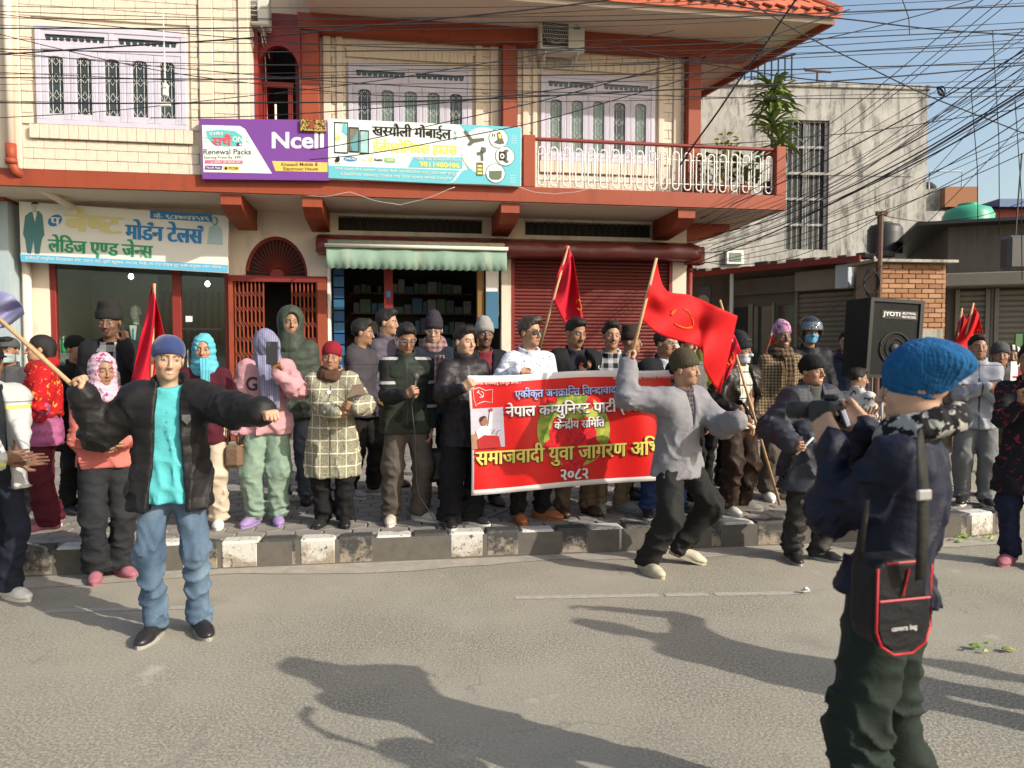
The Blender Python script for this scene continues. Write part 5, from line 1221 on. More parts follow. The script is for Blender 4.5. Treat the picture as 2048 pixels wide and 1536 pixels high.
    def neckwrap(p):
        d = 1.
        for k, (z, r) in enumerate(((-.150, .088), (-.120, .080))):
            q = p-np.array((0, .012, z+o.get('nz', 0.)), f32); rr = np.hypot(q[:, 0], q[:, 1]*.95)-r-o.get('nr', 0.)-.004*np.sin(np.arctan2(q[:, 0], q[:, 1])*5+k); e = np.hypot(rr, q[:, 2]-.25*q[:, 1])-.034; d = e if k == 0 else sm(d, e, .015)
        return d+.007*fold(p, 26, 7)
    fs = dict(hair=hair, longhair=longhair, beanie=beanie, cap=cap, hatbrim=hatbrim, topi=topi, helmet=helmet, visor=visor, scarf=scarf, veil=veil, hood=hood, mask=mask, neckwrap=neckwrap)
    return fs[kind]
BOX = dict(scarf=((-.17, -.17, -.34), (.17, .18, .16)), veil=((-.17, -.2, -.32), (.17, .18, .16)), hood=((-.17, -.17, -.36), (.17, .2, .18)), neckwrap=((-.17, -.17, -.24), (.17, .17, .02)), helmet=((-.15, -.16, -.14), (.15, .18, .18)), visor=((-.15, -.16, -.02), (.15, .1, .13)))
PARTN = dict(hair='hair', longhair='hair', beanie='knit_hat', cap='cap', hatbrim='hat', topi='cap', helmet='helmet', visor='visor', scarf='headscarf', veil='headscarf', hood='hood', mask='face_mask', neckwrap='neck_scarf')
# ------------------------------------------------------------------ hand (frame: fingers +Z, palm to -Y, thumb at +X)
def rotx(v, a): c, s = math.cos(a), math.sin(a); return np.array((v[0], c*v[1]-s*v[2], s*v[1]+c*v[2]))
def hand_sdf(curl, thumb, spread, sc=1.):
    segs = []
    for i, (x, L) in enumerate(((-.031, .060), (-.0105, .073), (.0105, .079), (.031, .070))):
        p = np.array((x, 0, .083+(-.006, 0, .002, -.001)[i])); cu = curl[i] if hasattr(curl, '__len__') else curl; an = 0.
        sp = (x/.031)*spread*.22
        for k, (fr, fl, r0, r1) in enumerate(((.46, 78, .0098, .0090), (.30, 98, .0090, .0082), (.25, 62, .0082, .0070))):
            an += D2R(fl)*cu+.06; d = np.array((math.sin(sp), -math.sin(an), math.cos(an))); q = p+d*L*fr; segs.append((p, q, r0, r1)); p = q
    t0 = np.array((.026, -.006, .018)); a = np.array((.058, -.016, .046)); b = np.array((.070, -.020, .080)); c = np.array((.060, -.026, .105))
    if thumb > 0: a = a*(1-thumb)+np.array((.044, -.036, .046))*thumb; b = b*(1-thumb)+np.array((.026, -.050, .066))*thumb; c = c*(1-thumb)+np.array((.006, -.052, .074))*thumb
    segs += [(t0, a, .0145, .0115), (a, b, .0115, .0100)]
    def f(p):
        p = p/sc; d = rbx(p, (0, 0, .046), (.040, .0145, .045), .0135); d = sm(d, rc(p, (0, .0, -.025), (0, 0, .012), .0265, .026)[0], .018)
        fing = None
        for s in segs[:-2]:
            e = rc(p, *s)[0]; fing = e if fing is None else np.minimum(fing, e)
        d = sm(d, fing, .005)
        for s in segs[-2:]: d = sm(d, rc(p, *s)[0], .010)
        return d*sc
    return f
HANDS = {}
def hand_mesh(curl, thumb, spread, cell):
    k = (tuple(curl) if hasattr(curl, '__len__') else curl, thumb, spread, cell)
    if k not in HANDS: HANDS[k] = nets(hand_sdf(curl, thumb, spread), (-.075, -.105, -.07), (.105, .05, .185), cell)
    return HANDS[k]
HP = dict(relax=(.32, .25, .2), fist=(.93, .95, 0), grip=(.78, .9, 0), flat=(.06, .0, 1.), clap=(.10, .15, .1), pinch=((.75, .7, .5, .45), .6, 0), hold=(.5, .5, .3))
def ik(S, T, l1, l2, pole):
    S, T = np.array(S, float), np.array(T, float); d = T-S; L = np.linalg.norm(d)
    if L > (l1+l2)*.995: T = S+d/L*(l1+l2)*.995; d = T-S; L = np.linalg.norm(d)
    L = max(L, abs(l1-l2)+.02); u = d/np.linalg.norm(d); a = (l1*l1-l2*l2+L*L)/(2*L); h = math.sqrt(max(l1*l1-a*a, 0)); p = np.array(pole, float); p = p-u*(p@u); p /= np.linalg.norm(p)+1e-9
    return S+u*a+p*h, T
# ------------------------------------------------------------------ a dressed person
def unit(v): v = np.array(v, float); return v/(np.linalg.norm(v)+1e-9)
PEOPLE = []
def person(px, Y, ytop, label, ground=.2, yaw=0, H=None, hat=0., top=None, over=None, legs=None, shoes=None, head=None, hair=('hair',), R_=None, L_=None, rp='relax', lp='relax',
           rdir=None, ldir=None, rpalm=None, lpalm=None, feet=None, lean=(0, 0), look=(0, 0, 0), bulk=1., belly=0., crouch=0., q=1., group=None, relb=None, lelb=None, wide=1., drop=0., hipx=0., skirt=None):
    r = random.Random(int(px*7+Y*100)); X = W(px, 700, Y).x; base = Vector((X, Y, ground)); ya = D2R(yaw); cs, sn = math.cos(ya), math.sin(ya)
    if H is None: H = W(px, ytop, Y).z-ground-hat
    o = thing('person', label, 'person', base, ya, group)
    def loc(w): d = Vector(w)-base; return np.array((d.x*cs+d.y*sn, -d.x*sn+d.y*cs, d.z))
    q = q*1.2 if Y > 6.4 else q; k = H/1.68; cell = .0145*q
    S = lambda *a: np.array(a)*k
    # --- joints (local frame, facing -Y)
    pz = (.900-crouch)*1.0
    pel = S(hipx, 0, pz); ln = np.array(lean)
    nb = pel+S(ln[0], ln[1], math.sqrt(max(.1, .488**2-ln[0]**2-ln[1]**2))); up = unit(nb-pel)
    lat = unit(np.array((1, 0, 0))-up*up[0]); fr = np.cross(lat, up); fr = fr if fr[1] < 0 else -fr          # front axis (towards -Y)
    sh = {s: nb-up*.052*k+lat*(.158*k*wide)*e for s, e in (('R', -1), ('L', 1))}
    A1_, A2_ = .285*k, .245*k
    wr = {}; eb = {}; hd = {}
    for s, e, tg, dr, elb in (('R', -1, R_, rdir, relb), ('L', 1, L_, ldir, lelb)):
        if tg is None: t = sh[s]+S(e*.075, -.045, -.545)
        else: t = loc(W(*tg)) if abs(tg[0]) > 5 else np.array(tg)*k
        pole = elb if elb is not None else (e*.55, .6, -.55)
        d0 = unit(dr) if dr is not None else None
        if d0 is not None and tg is not None: t = t-d0*.065*k
        E_, T_ = ik(sh[s], t, A1_, A2_, pole)
        if d0 is None: d0 = unit(T_-E_)
        eb[s], wr[s], hd[s] = E_, T_, d0
    fpos = feet or ((-.10, 0, 0, -12), (.10, 0, 0, 12)); hip = {}; kn = {}; an = {}
    for s, e, fp in (('R', -1, fpos[0]), ('L', 1, fpos[1])):
        hip[s] = pel+lat*e*.080*k-up*.02*k
        a = S(fp[0], fp[1]+.03, .085+fp[2]); kn[s], an[s] = ik(hip[s], a, .403*k, .403*k, (math.sin(D2R(fp[3]))*1.0+.1*e, -1, .05))
    # --- head frame
    hy, hp_, ht = (D2R(a) for a in look); hc = nb+up*.176*k+fr*(.018+.02*max(0, math.sin(hp_)))*k
    HM = Matrix.Translation(Vector(hc)) @ Matrix.Rotation(hy, 4, 'Z') @ Matrix.Rotation(ht, 4, 'Y') @ Matrix.Rotation(hp_, 4, 'X') @ Matrix.Scale(k if k > .9 else k*1.06, 4)
    ho = dict(skin=(.30, .155, .085)); ho.update(head or {}); ho.setdefault('wide', r.uniform(.93, 1.05)); ho.setdefault('nl', r.uniform(-.006, .004)); ho.setdefault('nw', r.uniform(.85, 1.25)); ho.setdefault('jw', r.uniform(-.008, .008)); ho.setdefault('bz', r.uniform(-.002, .003))
    ho['neck'] = tuple(HM.inverted() @ Vector(nb-up*.015*k))
    # --- skin: head and neck, hands and wrists, and the limbs and trunk under the clothes, as one mesh
    VV, FF, CC = [], [], []; nv = 0
    def joinm(VF, cols):
        nonlocal nv
        VV.append(VF[0]); FF.append(VF[1]+nv); CC.append(cols); nv += len(VF[0])
    hm_ = make_head(ho, .0068*q); joinm((xf(hm_[0], HM), hm_[1]), head_cols(hm_[0], ho))
    hs = {}
    for s, e, pose, pn in (('R', -1, rp, rpalm), ('L', 1, lp, lpalm)):
        z = hd[s]; n_ = np.array(pn if pn is not None else (-e*1., .15, 0.)); yv = -unit(n_-z*(n_@z)); xv = np.cross(yv, z)
        # thumb side: for the right hand +X of the frame must be the thumb; mirror for the left
        Mx = np.eye(4); Mx[:3, 0] = xv*(1 if s == 'R' else -1)*-1; Mx[:3, 1] = yv; Mx[:3, 2] = z; Mx[:3, :3] *= k; Mx[:3, 3] = wr[s]+z*.012*k
        hm_ = hand_mesh(*HP[pose], .0058*q if q > .8 else .0046); Fh = hm_[1] if np.linalg.det(Mx[:3, :3]) > 0 else hm_[1][:, ::-1]
        c = np.tile(np.array(ho['skin'], f32), (len(hm_[0]), 1))*(1+.10*fold(hm_[0], 40, 6))[:, None]; c[(hm_[0][:, 1] < -.008)] *= np.array((1.12, 1.05, 1.05), f32)
        joinm((xf(hm_[0], Mx), Fh), c); hs[s] = Mx
    def core(p):
        d = rc(p, pel+up*.03*k, nb-up*.12*k, .085*k, .095*k)[0]
        for s in 'RL':
            d = sm(d, rc(p, sh[s], eb[s], .04*k, .033*k)[0], .03); d = np.minimum(d, rc(p, eb[s], wr[s], .033*k, .024*k)[0]); d = sm(d, rc(p, hip[s], kn[s], .06*k, .045*k)[0], .03); d = np.minimum(d, rc(p, kn[s], an[s], .045*k, .03*k)[0])
        return d
    allp = np.array([pel, nb]+[x[s] for x in (sh, eb, wr, kn, an) for s in 'RL']); lo, hi = allp.min(0)-.14, allp.max(0)+.14
    c_ = nets(core, lo, hi, .03); joinm(c_, np.tile(np.array(ho['skin'], f32), (len(c_[0]), 1)))
    body = mesh_obj('body', (np.concatenate(VV), np.concatenate(FF)), M_skin, o, np.concatenate(CC))
    # --- garments for the upper body
    torsoL = float(np.linalg.norm(nb-pel))
    def tco(p): d = p-np.asarray(pel, f32); return d@np.asarray(lat, f32), -(d@np.asarray(fr, f32)), d@np.asarray(up, f32)
    ST = np.array([-.62, -.30, -.12, 0, .12, .26, .36, .415, .445, .470, .495])*k
    AW = np.array([.218, .208, .197, .185, .160, .164, .178, .168, .132, .088, .066])*k*wide
    BD = np.array([.166, .158, .146, .134, .116, .118, .116, .100, .086, .072, .064])*k
    def garment(g, off=0.):
        hem = g.get('hem', -.10)*k; sl = g.get('sleeve', 1.); puff = g.get('puff', 0.); lam = g.get('lam', .075); seed = r.randrange(99); bl = .96*bulk*g.get('bulk', 1.); fa = g.get('fold', .007)
        rs = g.get('sr', (.068, .055, .042)); bel = belly; flare = g.get('flare', 0.)
        def fn(p):
            p = np.asarray(p, f32); x, y, s = tco(p); aw = np.interp(s, ST, AW)*bl+off; bd = np.interp(s, ST, BD)*bl+off
            if bel: bd = bd+bel*np.exp(-((s-.10*k)/.13)**2)*(y < 0)
            if flare: w_ = np.clip(-s/(.5*k), 0, 1); aw = aw+flare*w_; bd = bd+flare*w_
            qq = (np.abs(x/aw)**2.4+np.abs(y/bd)**2.4)**(1/2.4); d = (qq-1)*np.minimum(aw, bd)*.92; par = s.copy(); rest_ = qq < 1.35
            d = sx(d, hem-s, .018); d = sx(d, s-.484*k, .02)
            if sl:
                for sd_ in 'RL': d = sm(d, rc(p, nb-up*.035*k, sh[sd_]-up*.005*k, .058*k*bl+off, rs[0]*k*.93*bl+off)[0], .04*k)
                for sd_ in 'RL':
                    a1, h1 = rc(p, sh[sd_]-lat*(.015 if sd_ == 'L' else -.015)*k, eb[sd_], (rs[0]*k*bl+off), (rs[1]*k*bl+off)); e1 = eb[sd_]+(wr[sd_]-eb[sd_])*min(1, max(.05, (sl-.5)*2))
                    da = a1; pa = h1*A1_
                    if sl > .5: a2, h2 = rc(p, eb[sd_], e1, (rs[1]*k*bl+off), (rs[2]*k*bl+off)); pa = np.where(a2 < a1, A1_+h2*A2_, pa); da = sm(a1, a2, .03)
                    da = da-fa*1.05*ridge(p*[1, 1, 1.5], 11/k, seed+3)*(.6+.7*np.exp(-((pa-A1_)/.10)**2))
                    par = np.where(da < d, pa+.013, par); d = sm(d, da, .045*k)
            else:
                for sd_ in 'RL': d = sx(d, -(rc(p, sh[sd_]+lat*(.02 if sd_ == 'L' else -.02)*k, sh[sd_]+lat*(.12 if sd_ == 'L' else -.12)*k, .085*k, .1*k)[0]), .02)
            d = d-fa*1.3*ridge(p*[1, 1, .8], 8/k, seed)*np.clip(1.15-s/.5, .35, 1.2)
            if puff: d = d-puff*np.sqrt(np.abs(np.sin(math.pi*par/lam)))+puff*.5
            if g.get('collar', 1) and off >= 0:
                ch = g.get('ch', .05); dn = p-np.asarray(nb+up*.004*k+fr*.004*k, f32); hx, hy_, hz = dn@np.asarray(lat, f32), -(dn@np.asarray(fr, f32)), dn@np.asarray(up, f32)
                hz = hz-.35*hy_; rr = np.hypot(hx, hy_)-(.072+.35*g.get('ct', .2)*np.maximum(0, hz))*k; c = np.maximum(np.abs(rr)-.0115, np.abs(hz-ch*.35)-ch*.62); d = sm(d, c, .012)
            if g.get('hood'):
                hcn = nb-fr*.075*k+up*.005*k; dn = p-np.asarray(hcn, f32); d = sm(d, el(np.stack([dn@np.asarray(lat, f32), dn@np.asarray(fr, f32), dn@np.asarray(up, f32)], 1), (0, 0, 0), (.125*k, .06*k, .06*k)), .04)
            op = g.get('open')
            if op:
                w = np.interp(s, [hem, .1*k, .45*k, .6*k], [op[0]*k, op[1]*k, op[2]*k, op[2]*k*1.05]); x0 = op[3]*k if len(op) > 3 else 0
                d = sx(d, -np.maximum(np.abs(x-x0)-w, y+.005), .006)
            if hem < -.01: d = np.where(rest_, sx(d, hem-s, .010), d)
            return d
        pts = [pel+up*hem, nb+up*.10*k]+[x[s] for x in ((sh, eb, wr) if sl > .5 else (sh, eb) if sl else (sh,)) for s in 'RL']+[pel+up*max(hem, -.3*k)+lat*.2*k, pel+up*hem-lat*.2*k]; pts = np.array(pts)
        m_ = .14*bl+flare+(.06 if belly else 0); ob = mesh_obj(g.get('name', 'jacket'), nets(fn, pts.min(0)-m_, pts.max(0)+m_, g.get('cell', cell)), g['m'], o)
        return ob
    layers = {}
    for g, off in ((top, 0.), (over, .021)):
        if g: layers[g.get('name', 'jacket')] = garment(g, off)
    # --- trousers
    lg = dict(m=None, r=(.096, .080, .069), fold=.010); lg.update(legs or {}); seed = r.randrange(99); lr = lg['r']; lend = lg.get('end', 1.)
    if lg['m']:
        def tf(p):
            p = np.asarray(p, f32); x, y, s = tco(p); d = el(np.stack([x, y, s], 1), (0, .012*k, -.02*k), (.158*k*wide*bulk, .114*k*bulk+belly*.4, .17*k)); d = sx(d, s-.11*k, .02)
            dl = None
            for sd_ in 'RL':
                en = kn[sd_]+(an[sd_]-kn[sd_])*lend; a1, h1 = rc(p, hip[sd_], kn[sd_], lr[0]*k*.96, lr[1]*k); a2, h2 = rc(p, kn[sd_], en, lr[1]*k, lr[2]*k); e = sm(a1, a2, .03)
                stack = np.where(a2 < a1, h2, 0.); fr2 = p*[1, 1, 1.3]
                e = e-lg['fold']*1.2*ridge(fr2, 9/k, seed)*(.42+.5*np.exp(-((h1-1)/.25)**2)+.2*stack**2)+lg.get('stack', .006)*stack**3*np.sin(p[:, 2]*105+6*fold(p, 5, seed))
                if lg.get('crease'): e = e-.004*np.exp(-((p[:, 0]-(hip[sd_][0]+an[sd_][0])/2)/.012)**2)
                dl = e if dl is None else np.minimum(dl, e)
            d = sm(d, dl, .04)
            zb = np.minimum(an['R'][2], an['L'][2])-.035*k
            return sx(d, zb-p[:, 2], .01)
        pts = np.array([pel+up*.1*k]+[x[s] for x in (hip, kn, an) for s in 'RL']); m_ = .15*bulk+belly; mesh_obj('trousers', nets(tf, pts.min(0)-m_, pts.max(0)+m_, cell), lg['m'], o)
    # --- shoes
    shs = dict(m=M_black, sole=M_black, kind='shoe'); shs.update(shoes or {})
    for s, fp in (('R', fpos[0]), ('L', fpos[1])):
        A = an[s]; ca = D2R(fp[3]); pit = fp[4] if len(fp) > 4 else 0.
        FM = Matrix.Translation(Vector((A[0], A[1], A[2]-.085*k))) @ Matrix.Rotation(ca, 4, 'Z') @ Matrix.Rotation(D2R(pit), 4, 'X') @ Matrix.Scale(k, 4); kd = shs['kind']
        def sf(p):
            d = rc(p, (0, .028, .045), (0, -.105, .040), .040, .043)[0]; d = sm(d, el(p, (0, -.135, .030), (.046, .070, .034)), .03); d = sm(d, el(p, (0, .045, .045), (.038, .038, .05)), .03)
            if kd != 'slide': d = sm(d, rc(p, (0, .025, .06), (0, .03, .125 if kd == 'boot' else .098), .042, .044)[0], .025)
            d = d-.0025*np.sin(p[:, 1]*150)*(np.abs(p[:, 0]) < .018)*(p[:, 1] < -.02)*(p[:, 1] > -.10)*(kd == 'shoe')
            return sx(d, .018-p[:, 2], .004)
        V_, F_ = nets(sf, (-.07, -.225, 0), (.07, .11, .17), .0098*q); so = mesh_obj('shoe', (xf(V_, FM), F_), shs['m'], o)
        outl = [(.044*math.sin(a)*(.92 if math.cos(a) < 0 else 1)+0., -.060-.143*math.cos(a)*1.0) for a in np.linspace(0, 2*math.pi, 21)[:-1]]
        mb = MB(); mb.prism([(a*1.06, b) for a, b in outl], .0, .024, axis='z'); mb.v = [tuple(FM @ Vector(v)) for v in mb.v]; mb.build('sole', shs['sole'], so)
    # --- hair and headgear
    if len(hair) > 1 and isinstance(hair[0], str) and not isinstance(hair[1], (str, tuple)): hair = (hair,)
    for it in hair:
        kind, hmat, extra = (it, None, {}) if isinstance(it, str) else (it[0], it[1], it[2] if len(it) > 2 else {})
        oo = dict(ho); oo.update(extra); bx = BOX.get(kind, ((-.13, -.19, -.17), (.13, .20, .25)))
        V_, F_ = nets(hat_field(kind, oo), bx[0], bx[1], .0075*q); mesh_obj(PARTN[kind], (xf(V_, HM), F_), hmat or M_hair, o)
    gl_ = ho.get('glasses')
    if gl_:
        def rim(e): return [HM @ Vector((e*.033+.023*math.cos(a), -.098+.006*abs(math.cos(a)), .002+.018*math.sin(a))) for a in np.linspace(0, 2*math.pi, 15)[:-1]]
        g = MB()
        for e in (-1, 1): g.tube(rim(e), .0026*k, 4, closed=True); g.tube([HM @ Vector((e*.056, -.093, .004)), HM @ Vector((e*.080, -.04, .004)), HM @ Vector((e*.083, .01, .0))], .0024*k, 4)
        g.tube([HM @ Vector((-.012, -.10, .004)), HM @ Vector((.012, -.10, .004))], .0026*k, 4); go = g.build('glasses', M_black if gl_ == 'sun' else M_steel, o)
        if gl_ == 'sun':
            for e in (-1, 1): q_ = rim(e); me = bpy.data.meshes.new('lens'); me.from_pydata(q_, [], [tuple(range(14))]); me.materials.append(M_pane); link('lens', me, go)
    info = dict(o=o, pel=pel, nb=nb, up=up, lat=lat, fr=fr, sh=sh, eb=eb, wr=wr, an=an, kn=kn, k=k, HM=HM, layers=layers, base=base, ya=ya, hands=hs, loc=loc, hc=hc)
    PEOPLE.append(info); return info
def world_of(pi, l): c, s = math.cos(pi['ya']), math.sin(pi['ya']); l = Vector(l); return pi['base']+Vector((l.x*c-l.y*s, l.x*s+l.y*c, l.z))
from mathutils.bvhtree import BVHTree
def decal(pi, layer, V2, F2, cx, cz, w, h, name, m, gap=.006, axis=None):
    """flat print wrapped on the front of a garment; cx sideways and cz above the hips, in metres of that person"""
    ob = pi['layers'][layer]; me = ob.data; bv = BVHTree.FromPolygons([v.co for v in me.vertices], [p.vertices[:] for p in me.polygons])
    xs = [v[0] for v in V2]; ys = [v[1] for v in V2]; X0, X1, Y0, Y1 = min(xs), max(xs), min(ys), max(ys); out = []; L, U, Fv = (Vector(pi[a]) for a in ('lat', 'up', 'fr')); P0 = Vector(pi['pel'])
    for x, y in V2:
        p = P0+L*(cx+((x-X0)/(X1-X0)-.5)*w)+U*(cz+((y-Y0)/(Y1-Y0)-.5)*h); hit = bv.ray_cast(p+Fv*.6, -Fv); out.append((hit[0] if hit[0] else p+Fv*.14)+Fv*gap)
    mm = bpy.data.meshes.new(name); mm.from_pydata(out, [], F2); mm.materials.append(m); return link(name, mm, ob)
def grid2(nx, ny): return [(i/nx, j/ny) for j in range(ny+1) for i in range(nx+1)], [(j*(nx+1)+i, j*(nx+1)+i+1, (j+1)*(nx+1)+i+1, (j+1)*(nx+1)+i) for j in range(ny) for i in range(nx)]
def drape(pi, name, m, pts, w, t=.012, seed=1, n=26, parent=None):
    """hanging strip of cloth through points (person frame, metres) as a tapered folded band"""
    P_ = [np.array(p, float) for p in pts]; seg = np.linspace(0, len(P_)-1, n); V = []; F = []; mseg = 9
    up = pi['lat']
    for i, s in enumerate(seg):
        a = min(int(s), len(P_)-2); c = P_[a]*(1-(s-a))+P_[a+1]*(s-a)
        for j in range(mseg):
            x = (j/(mseg-1)-.5)*w; V.append(c+up*x+pi['fr']*(t*math.sin(j*2.1+seed+i*.12)))
    F = [(i*mseg+j, i*mseg+j+1, (i+1)*mseg+j+1, (i+1)*mseg+j) for i in range(n-1) for j in range(mseg-1)]
    ob = MB().add(V, F).build(name, m, parent or pi['o'], True); md = ob.modifiers.new('t', 'SOLIDIFY'); md.thickness = .006; return ob
M_hair = mat('black_hair', (.012, .010, .009), .6, .4, 60, .6, 160, spec=.3)
M_hairb = mat('brown_hair', (.035, .020, .012), .45, .3, 40, .3, 120, spec=.5)
SK = dict(light=(.44, .265, .175), mid=(.35, .195, .12), tan=(.27, .145, .085), dark=(.145, .075, .046))
# ------------------------------------------------------------------ the people
C = cloth
ROAD = 0.
def jk(m, **k): d = dict(m=m); d.update(k); return d
wsh = mat('white_rubber', (.62, .60, .56), .6, .08, 20); gsh = mat('grey_shoe', (.30, .29, .27), .7, .1, 20); bsh = mat('black_leather', (.018, .017, .017), .35, .2, 20); brs = mat('brown_leather', (.30, .10, .035), .4, .15, 20); dbs = mat('dark_brown_leather', (.06, .028, .018), .4, .15, 20)
pks = mat('pink_canvas', lin((150, 92, 102)), .8, .1, 20); lil = mat('lilac_foam', lin((140, 118, 164)), .6, .06, 20); crm = mat('cream_foam', lin((176, 168, 146)), .7, .08, 20)
black_t = C('black_trousers', (30, 29, 30)); 
# front row on the road ------------------------------------------------------
dancer = person(338, 4.02, 668, 'smiling man in navy beanie, open black puffer jacket and turquoise polo dancing', ground=ROAD, hat=.022, yaw=8, q=.72,
    head=dict(skin=SK['light'], smile=1, stubble=.10), hair=(('beanie', C('navy_hat', (44, 62, 120), sheen=.3), dict(cuff=.3, rib=.0004, brim=.034)),), look=(26, 4, 4),
    top=jk(C('turquoise_polo', (82, 196, 200), vscale=3), name='shirt', ch=.035, sleeve=.3, hem=-.13), over=jk(C('black_puffer', (38, 36, 37), .55), puff=.007, lam=.095, open=(.10, .075, .060, .02), hem=-.17, ch=.075, ct=.5, hood=1, sr=(.082, .066, .050), bulk=1.05),
    legs=dict(m=mat('blue_denim', None, .85, .08, 30, .2, 90, build=jeansm((58, 78, 100), (98, 118, 136))), r=(.090, .070, .060), stack=.0035), shoes=dict(m=bsh, sole=gsh, kind='boot'),
    R_=(158, 768, 3.86), L_=(540, 828, 3.72), rp='fist', lp='fist', relb=(-.5, .2, -1), lelb=(.3, .5, -1), rdir=(-.15, -.25, 1), rpalm=(1, -.2, .1), lpalm=(-.2, .3, -1), feet=((-.10, -.03, 0, -8), (.125, .02, .0, 28)), bulk=1.03)
waver = person(1352, 5.25, 722, 'crouching man in olive beanie and grey fleece pullover waving a flag', ground=ROAD, H=1.66, yaw=38, crouch=.075, lean=(-.02, -.05), hipx=.02, q=.85,
    head=dict(skin=SK['mid'], stubble=.2, browc=(.05, .045, .04)), hair=(('beanie', C('olive_hat', (78, 70, 50)), dict(brim=.03, hath=.02)),), look=(20, 2, 0),
    top=jk(C('dark_plaid_shirt', None, build=plaid((40, 38, 42), (90, 84, 86), 30.)), name='shirt', sleeve=0, hem=.1, ch=.06), over=jk(C('grey_fleece', (138, 136, 142), vscale=14), open=(.0, -.02, .035), hem=-.12, sr=(.080, .066, .050), fold=.007, ch=.05),
    legs=dict(m=C('charcoal_trousers', (44, 44, 42)), r=(.104, .088, .074), fold=.012), shoes=dict(m=crm, sole=crm, kind='slide'), R_=(1258, 712, 5.2), L_=(1492, 848, 4.95), rp='grip', lp='relax', relb=(-1, .3, -.6), rdir=(.05, -.1, 1), rpalm=(.6, -.8, .2), ldir=(.7, -.5, -.35), lpalm=(0, 0, -1), feet=((-.20, .06, 0, -12), (.17, .06, .05, 40, 16)))
parka = person(1622, 5.5, 708, 'smiling man in black beanie and long dark parka waving an open hand', ground=ROAD, hat=.025, yaw=14, q=.85,
    head=dict(skin=SK['tan'], wide=1.10, smile=1), hair=(('beanie', C('black_hat', (24, 23, 25)), dict(cuff=.8, hath=.01)),), look=(18, 0, 2),
    top=jk(C('grey_top', (86, 86, 82)), name='shirt', sleeve=0, hem=.0, ch=.08), over=jk(C('slate_parka', (62, 64, 74), .6), open=(.012, .02, .05), hem=-.30, hood=1, ch=.08, ct=.6, sr=(.086, .072, .056), bulk=1.12, fold=.011), legs=dict(m=C('padded_trousers', (58, 55, 52), .6), r=(.104, .088, .076), stack=.012), shoes=dict(m=bsh, sole=gsh),
    R_=(1592, 888, 5.2), L_=(1738, 838, 5.25), rp='pinch', lp='flat', lelb=(.8, .3, -1), ldir=(.1, -.15, 1), lpalm=(-.2, -1, .1), rdir=(.3, -.8, -.35), feet=((-.12, .02, 0, -14), (.11, -.02, 0, 34)), belly=.03)
# photographer close to the camera, seen from behind
photog = person(1788, 2.22, 690, 'photographer in blue knit hat and navy jacket filming with a camera', ground=ROAD, H=1.575, yaw=-132, q=.62, lean=(-.045, .050),
    head=dict(skin=SK['light'], noear=1), hair=(('beanie', C('bright_blue_knit', (20, 92, 150), .95, var=.25, vscale=40, bump=.8, bscale=60), dict(slouch=1, brim=-.012, rib=.0016, nrib=54, hath=.03)), ('neckwrap', C('black_white_scarf', None, build=speckle((26, 26, 28), (150, 148, 142), 28, .50, .54)), dict(nz=.018, nr=.010))), look=(8, 2, 0),
    top=jk(C('navy_jacket', (30, 34, 58), .6, vscale=4), hem=-.015, sr=(.074, .060, .046), fold=.011, bulk=1.05), legs=dict(m=C('dark_green_trousers', (38, 52, 44), .8), r=(.108, .090, .078), fold=.012),
    R_=(1704, 830, 2.42), L_=(1650, 852, 2.34), rp='hold', lp='hold', rdir=(.1, -.6, .7), ldir=(-.3, -.5, .7), relb=(-.6, .1, -1), lelb=(.35, .1, -1), feet=((-.14, .05, 0, -10), (.15, -.05, 0, 14)))
clapper = person(-26, 4.55, 690, 'man in grey and dark hooded jacket with neon trim clapping', ground=ROAD, yaw=55, head=dict(skin=SK['dark']), hair=('hair', ('cap', C('black_cap', (26, 26, 28)))),
    top=jk(C('dark_vest', (36, 38, 44)), name='shirt', sleeve=0), over=jk(C('pale_grey_jacket', None, build=lines((168, 168, 166), (190, 200, 90), 0, 3.2, .93)), open=(.08, .06, .05), hem=-.16, hood=1), legs=dict(m=C('navy_trousers', (34, 40, 60))), shoes=dict(m=wsh, sole=wsh), R_=(62, 960, 4.25), L_=(58, 955, 4.35), rp='clap', lp='clap', rdir=(1, -.3, .05), ldir=(1, -.3, .05), rpalm=(.2, 1, 0), lpalm=(.2, -1, 0))
scarfwoman = person(205, 5.05, 706, 'woman in pink printed headscarf, salmon top and dark flared jeans', ground=ROAD, hat=.012, yaw=32, head=dict(skin=SK['tan'], wide=.95), hair=(('scarf', C('pink_print_scarf', None, build=speckle((186, 158, 172), (150, 60, 96), 24, .58, .62, (120, 110, 130))))), look=(16, 4, 0),
    top=jk(C('salmon_top', (216, 112, 100)), hem=-.06, sr=(.070, .058, .044)), legs=dict(m=C('dark_jeans', (50, 52, 56)), r=(.102, .084, .092), stack=.003), shoes=dict(m=pks, sole=pks), R_=(-.02, -.24, 1.06), L_=(.08, -.25, 1.05), feet=((-.07, 0, 0, -8), (.09, .03, 0, 24)))
farright = person(2062, 5.35, 690, 'person in dark patterned coat with arm raised at the street corner', ground=ROAD, yaw=-40, head=dict(skin=SK['tan']), hair=('hair',), top=jk(C('black_print_coat', None, build=speckle((28, 26, 32), (120, 40, 50), 22, .60, .64)), hem=-.34, flare=.03), legs=dict(m=C('blue_pyjama', (36, 40, 72))), shoes=dict(m=pks, sole=pks), R_=(2040, 790, 5.1), rp='fist', rdir=(-.2, -.1, 1))
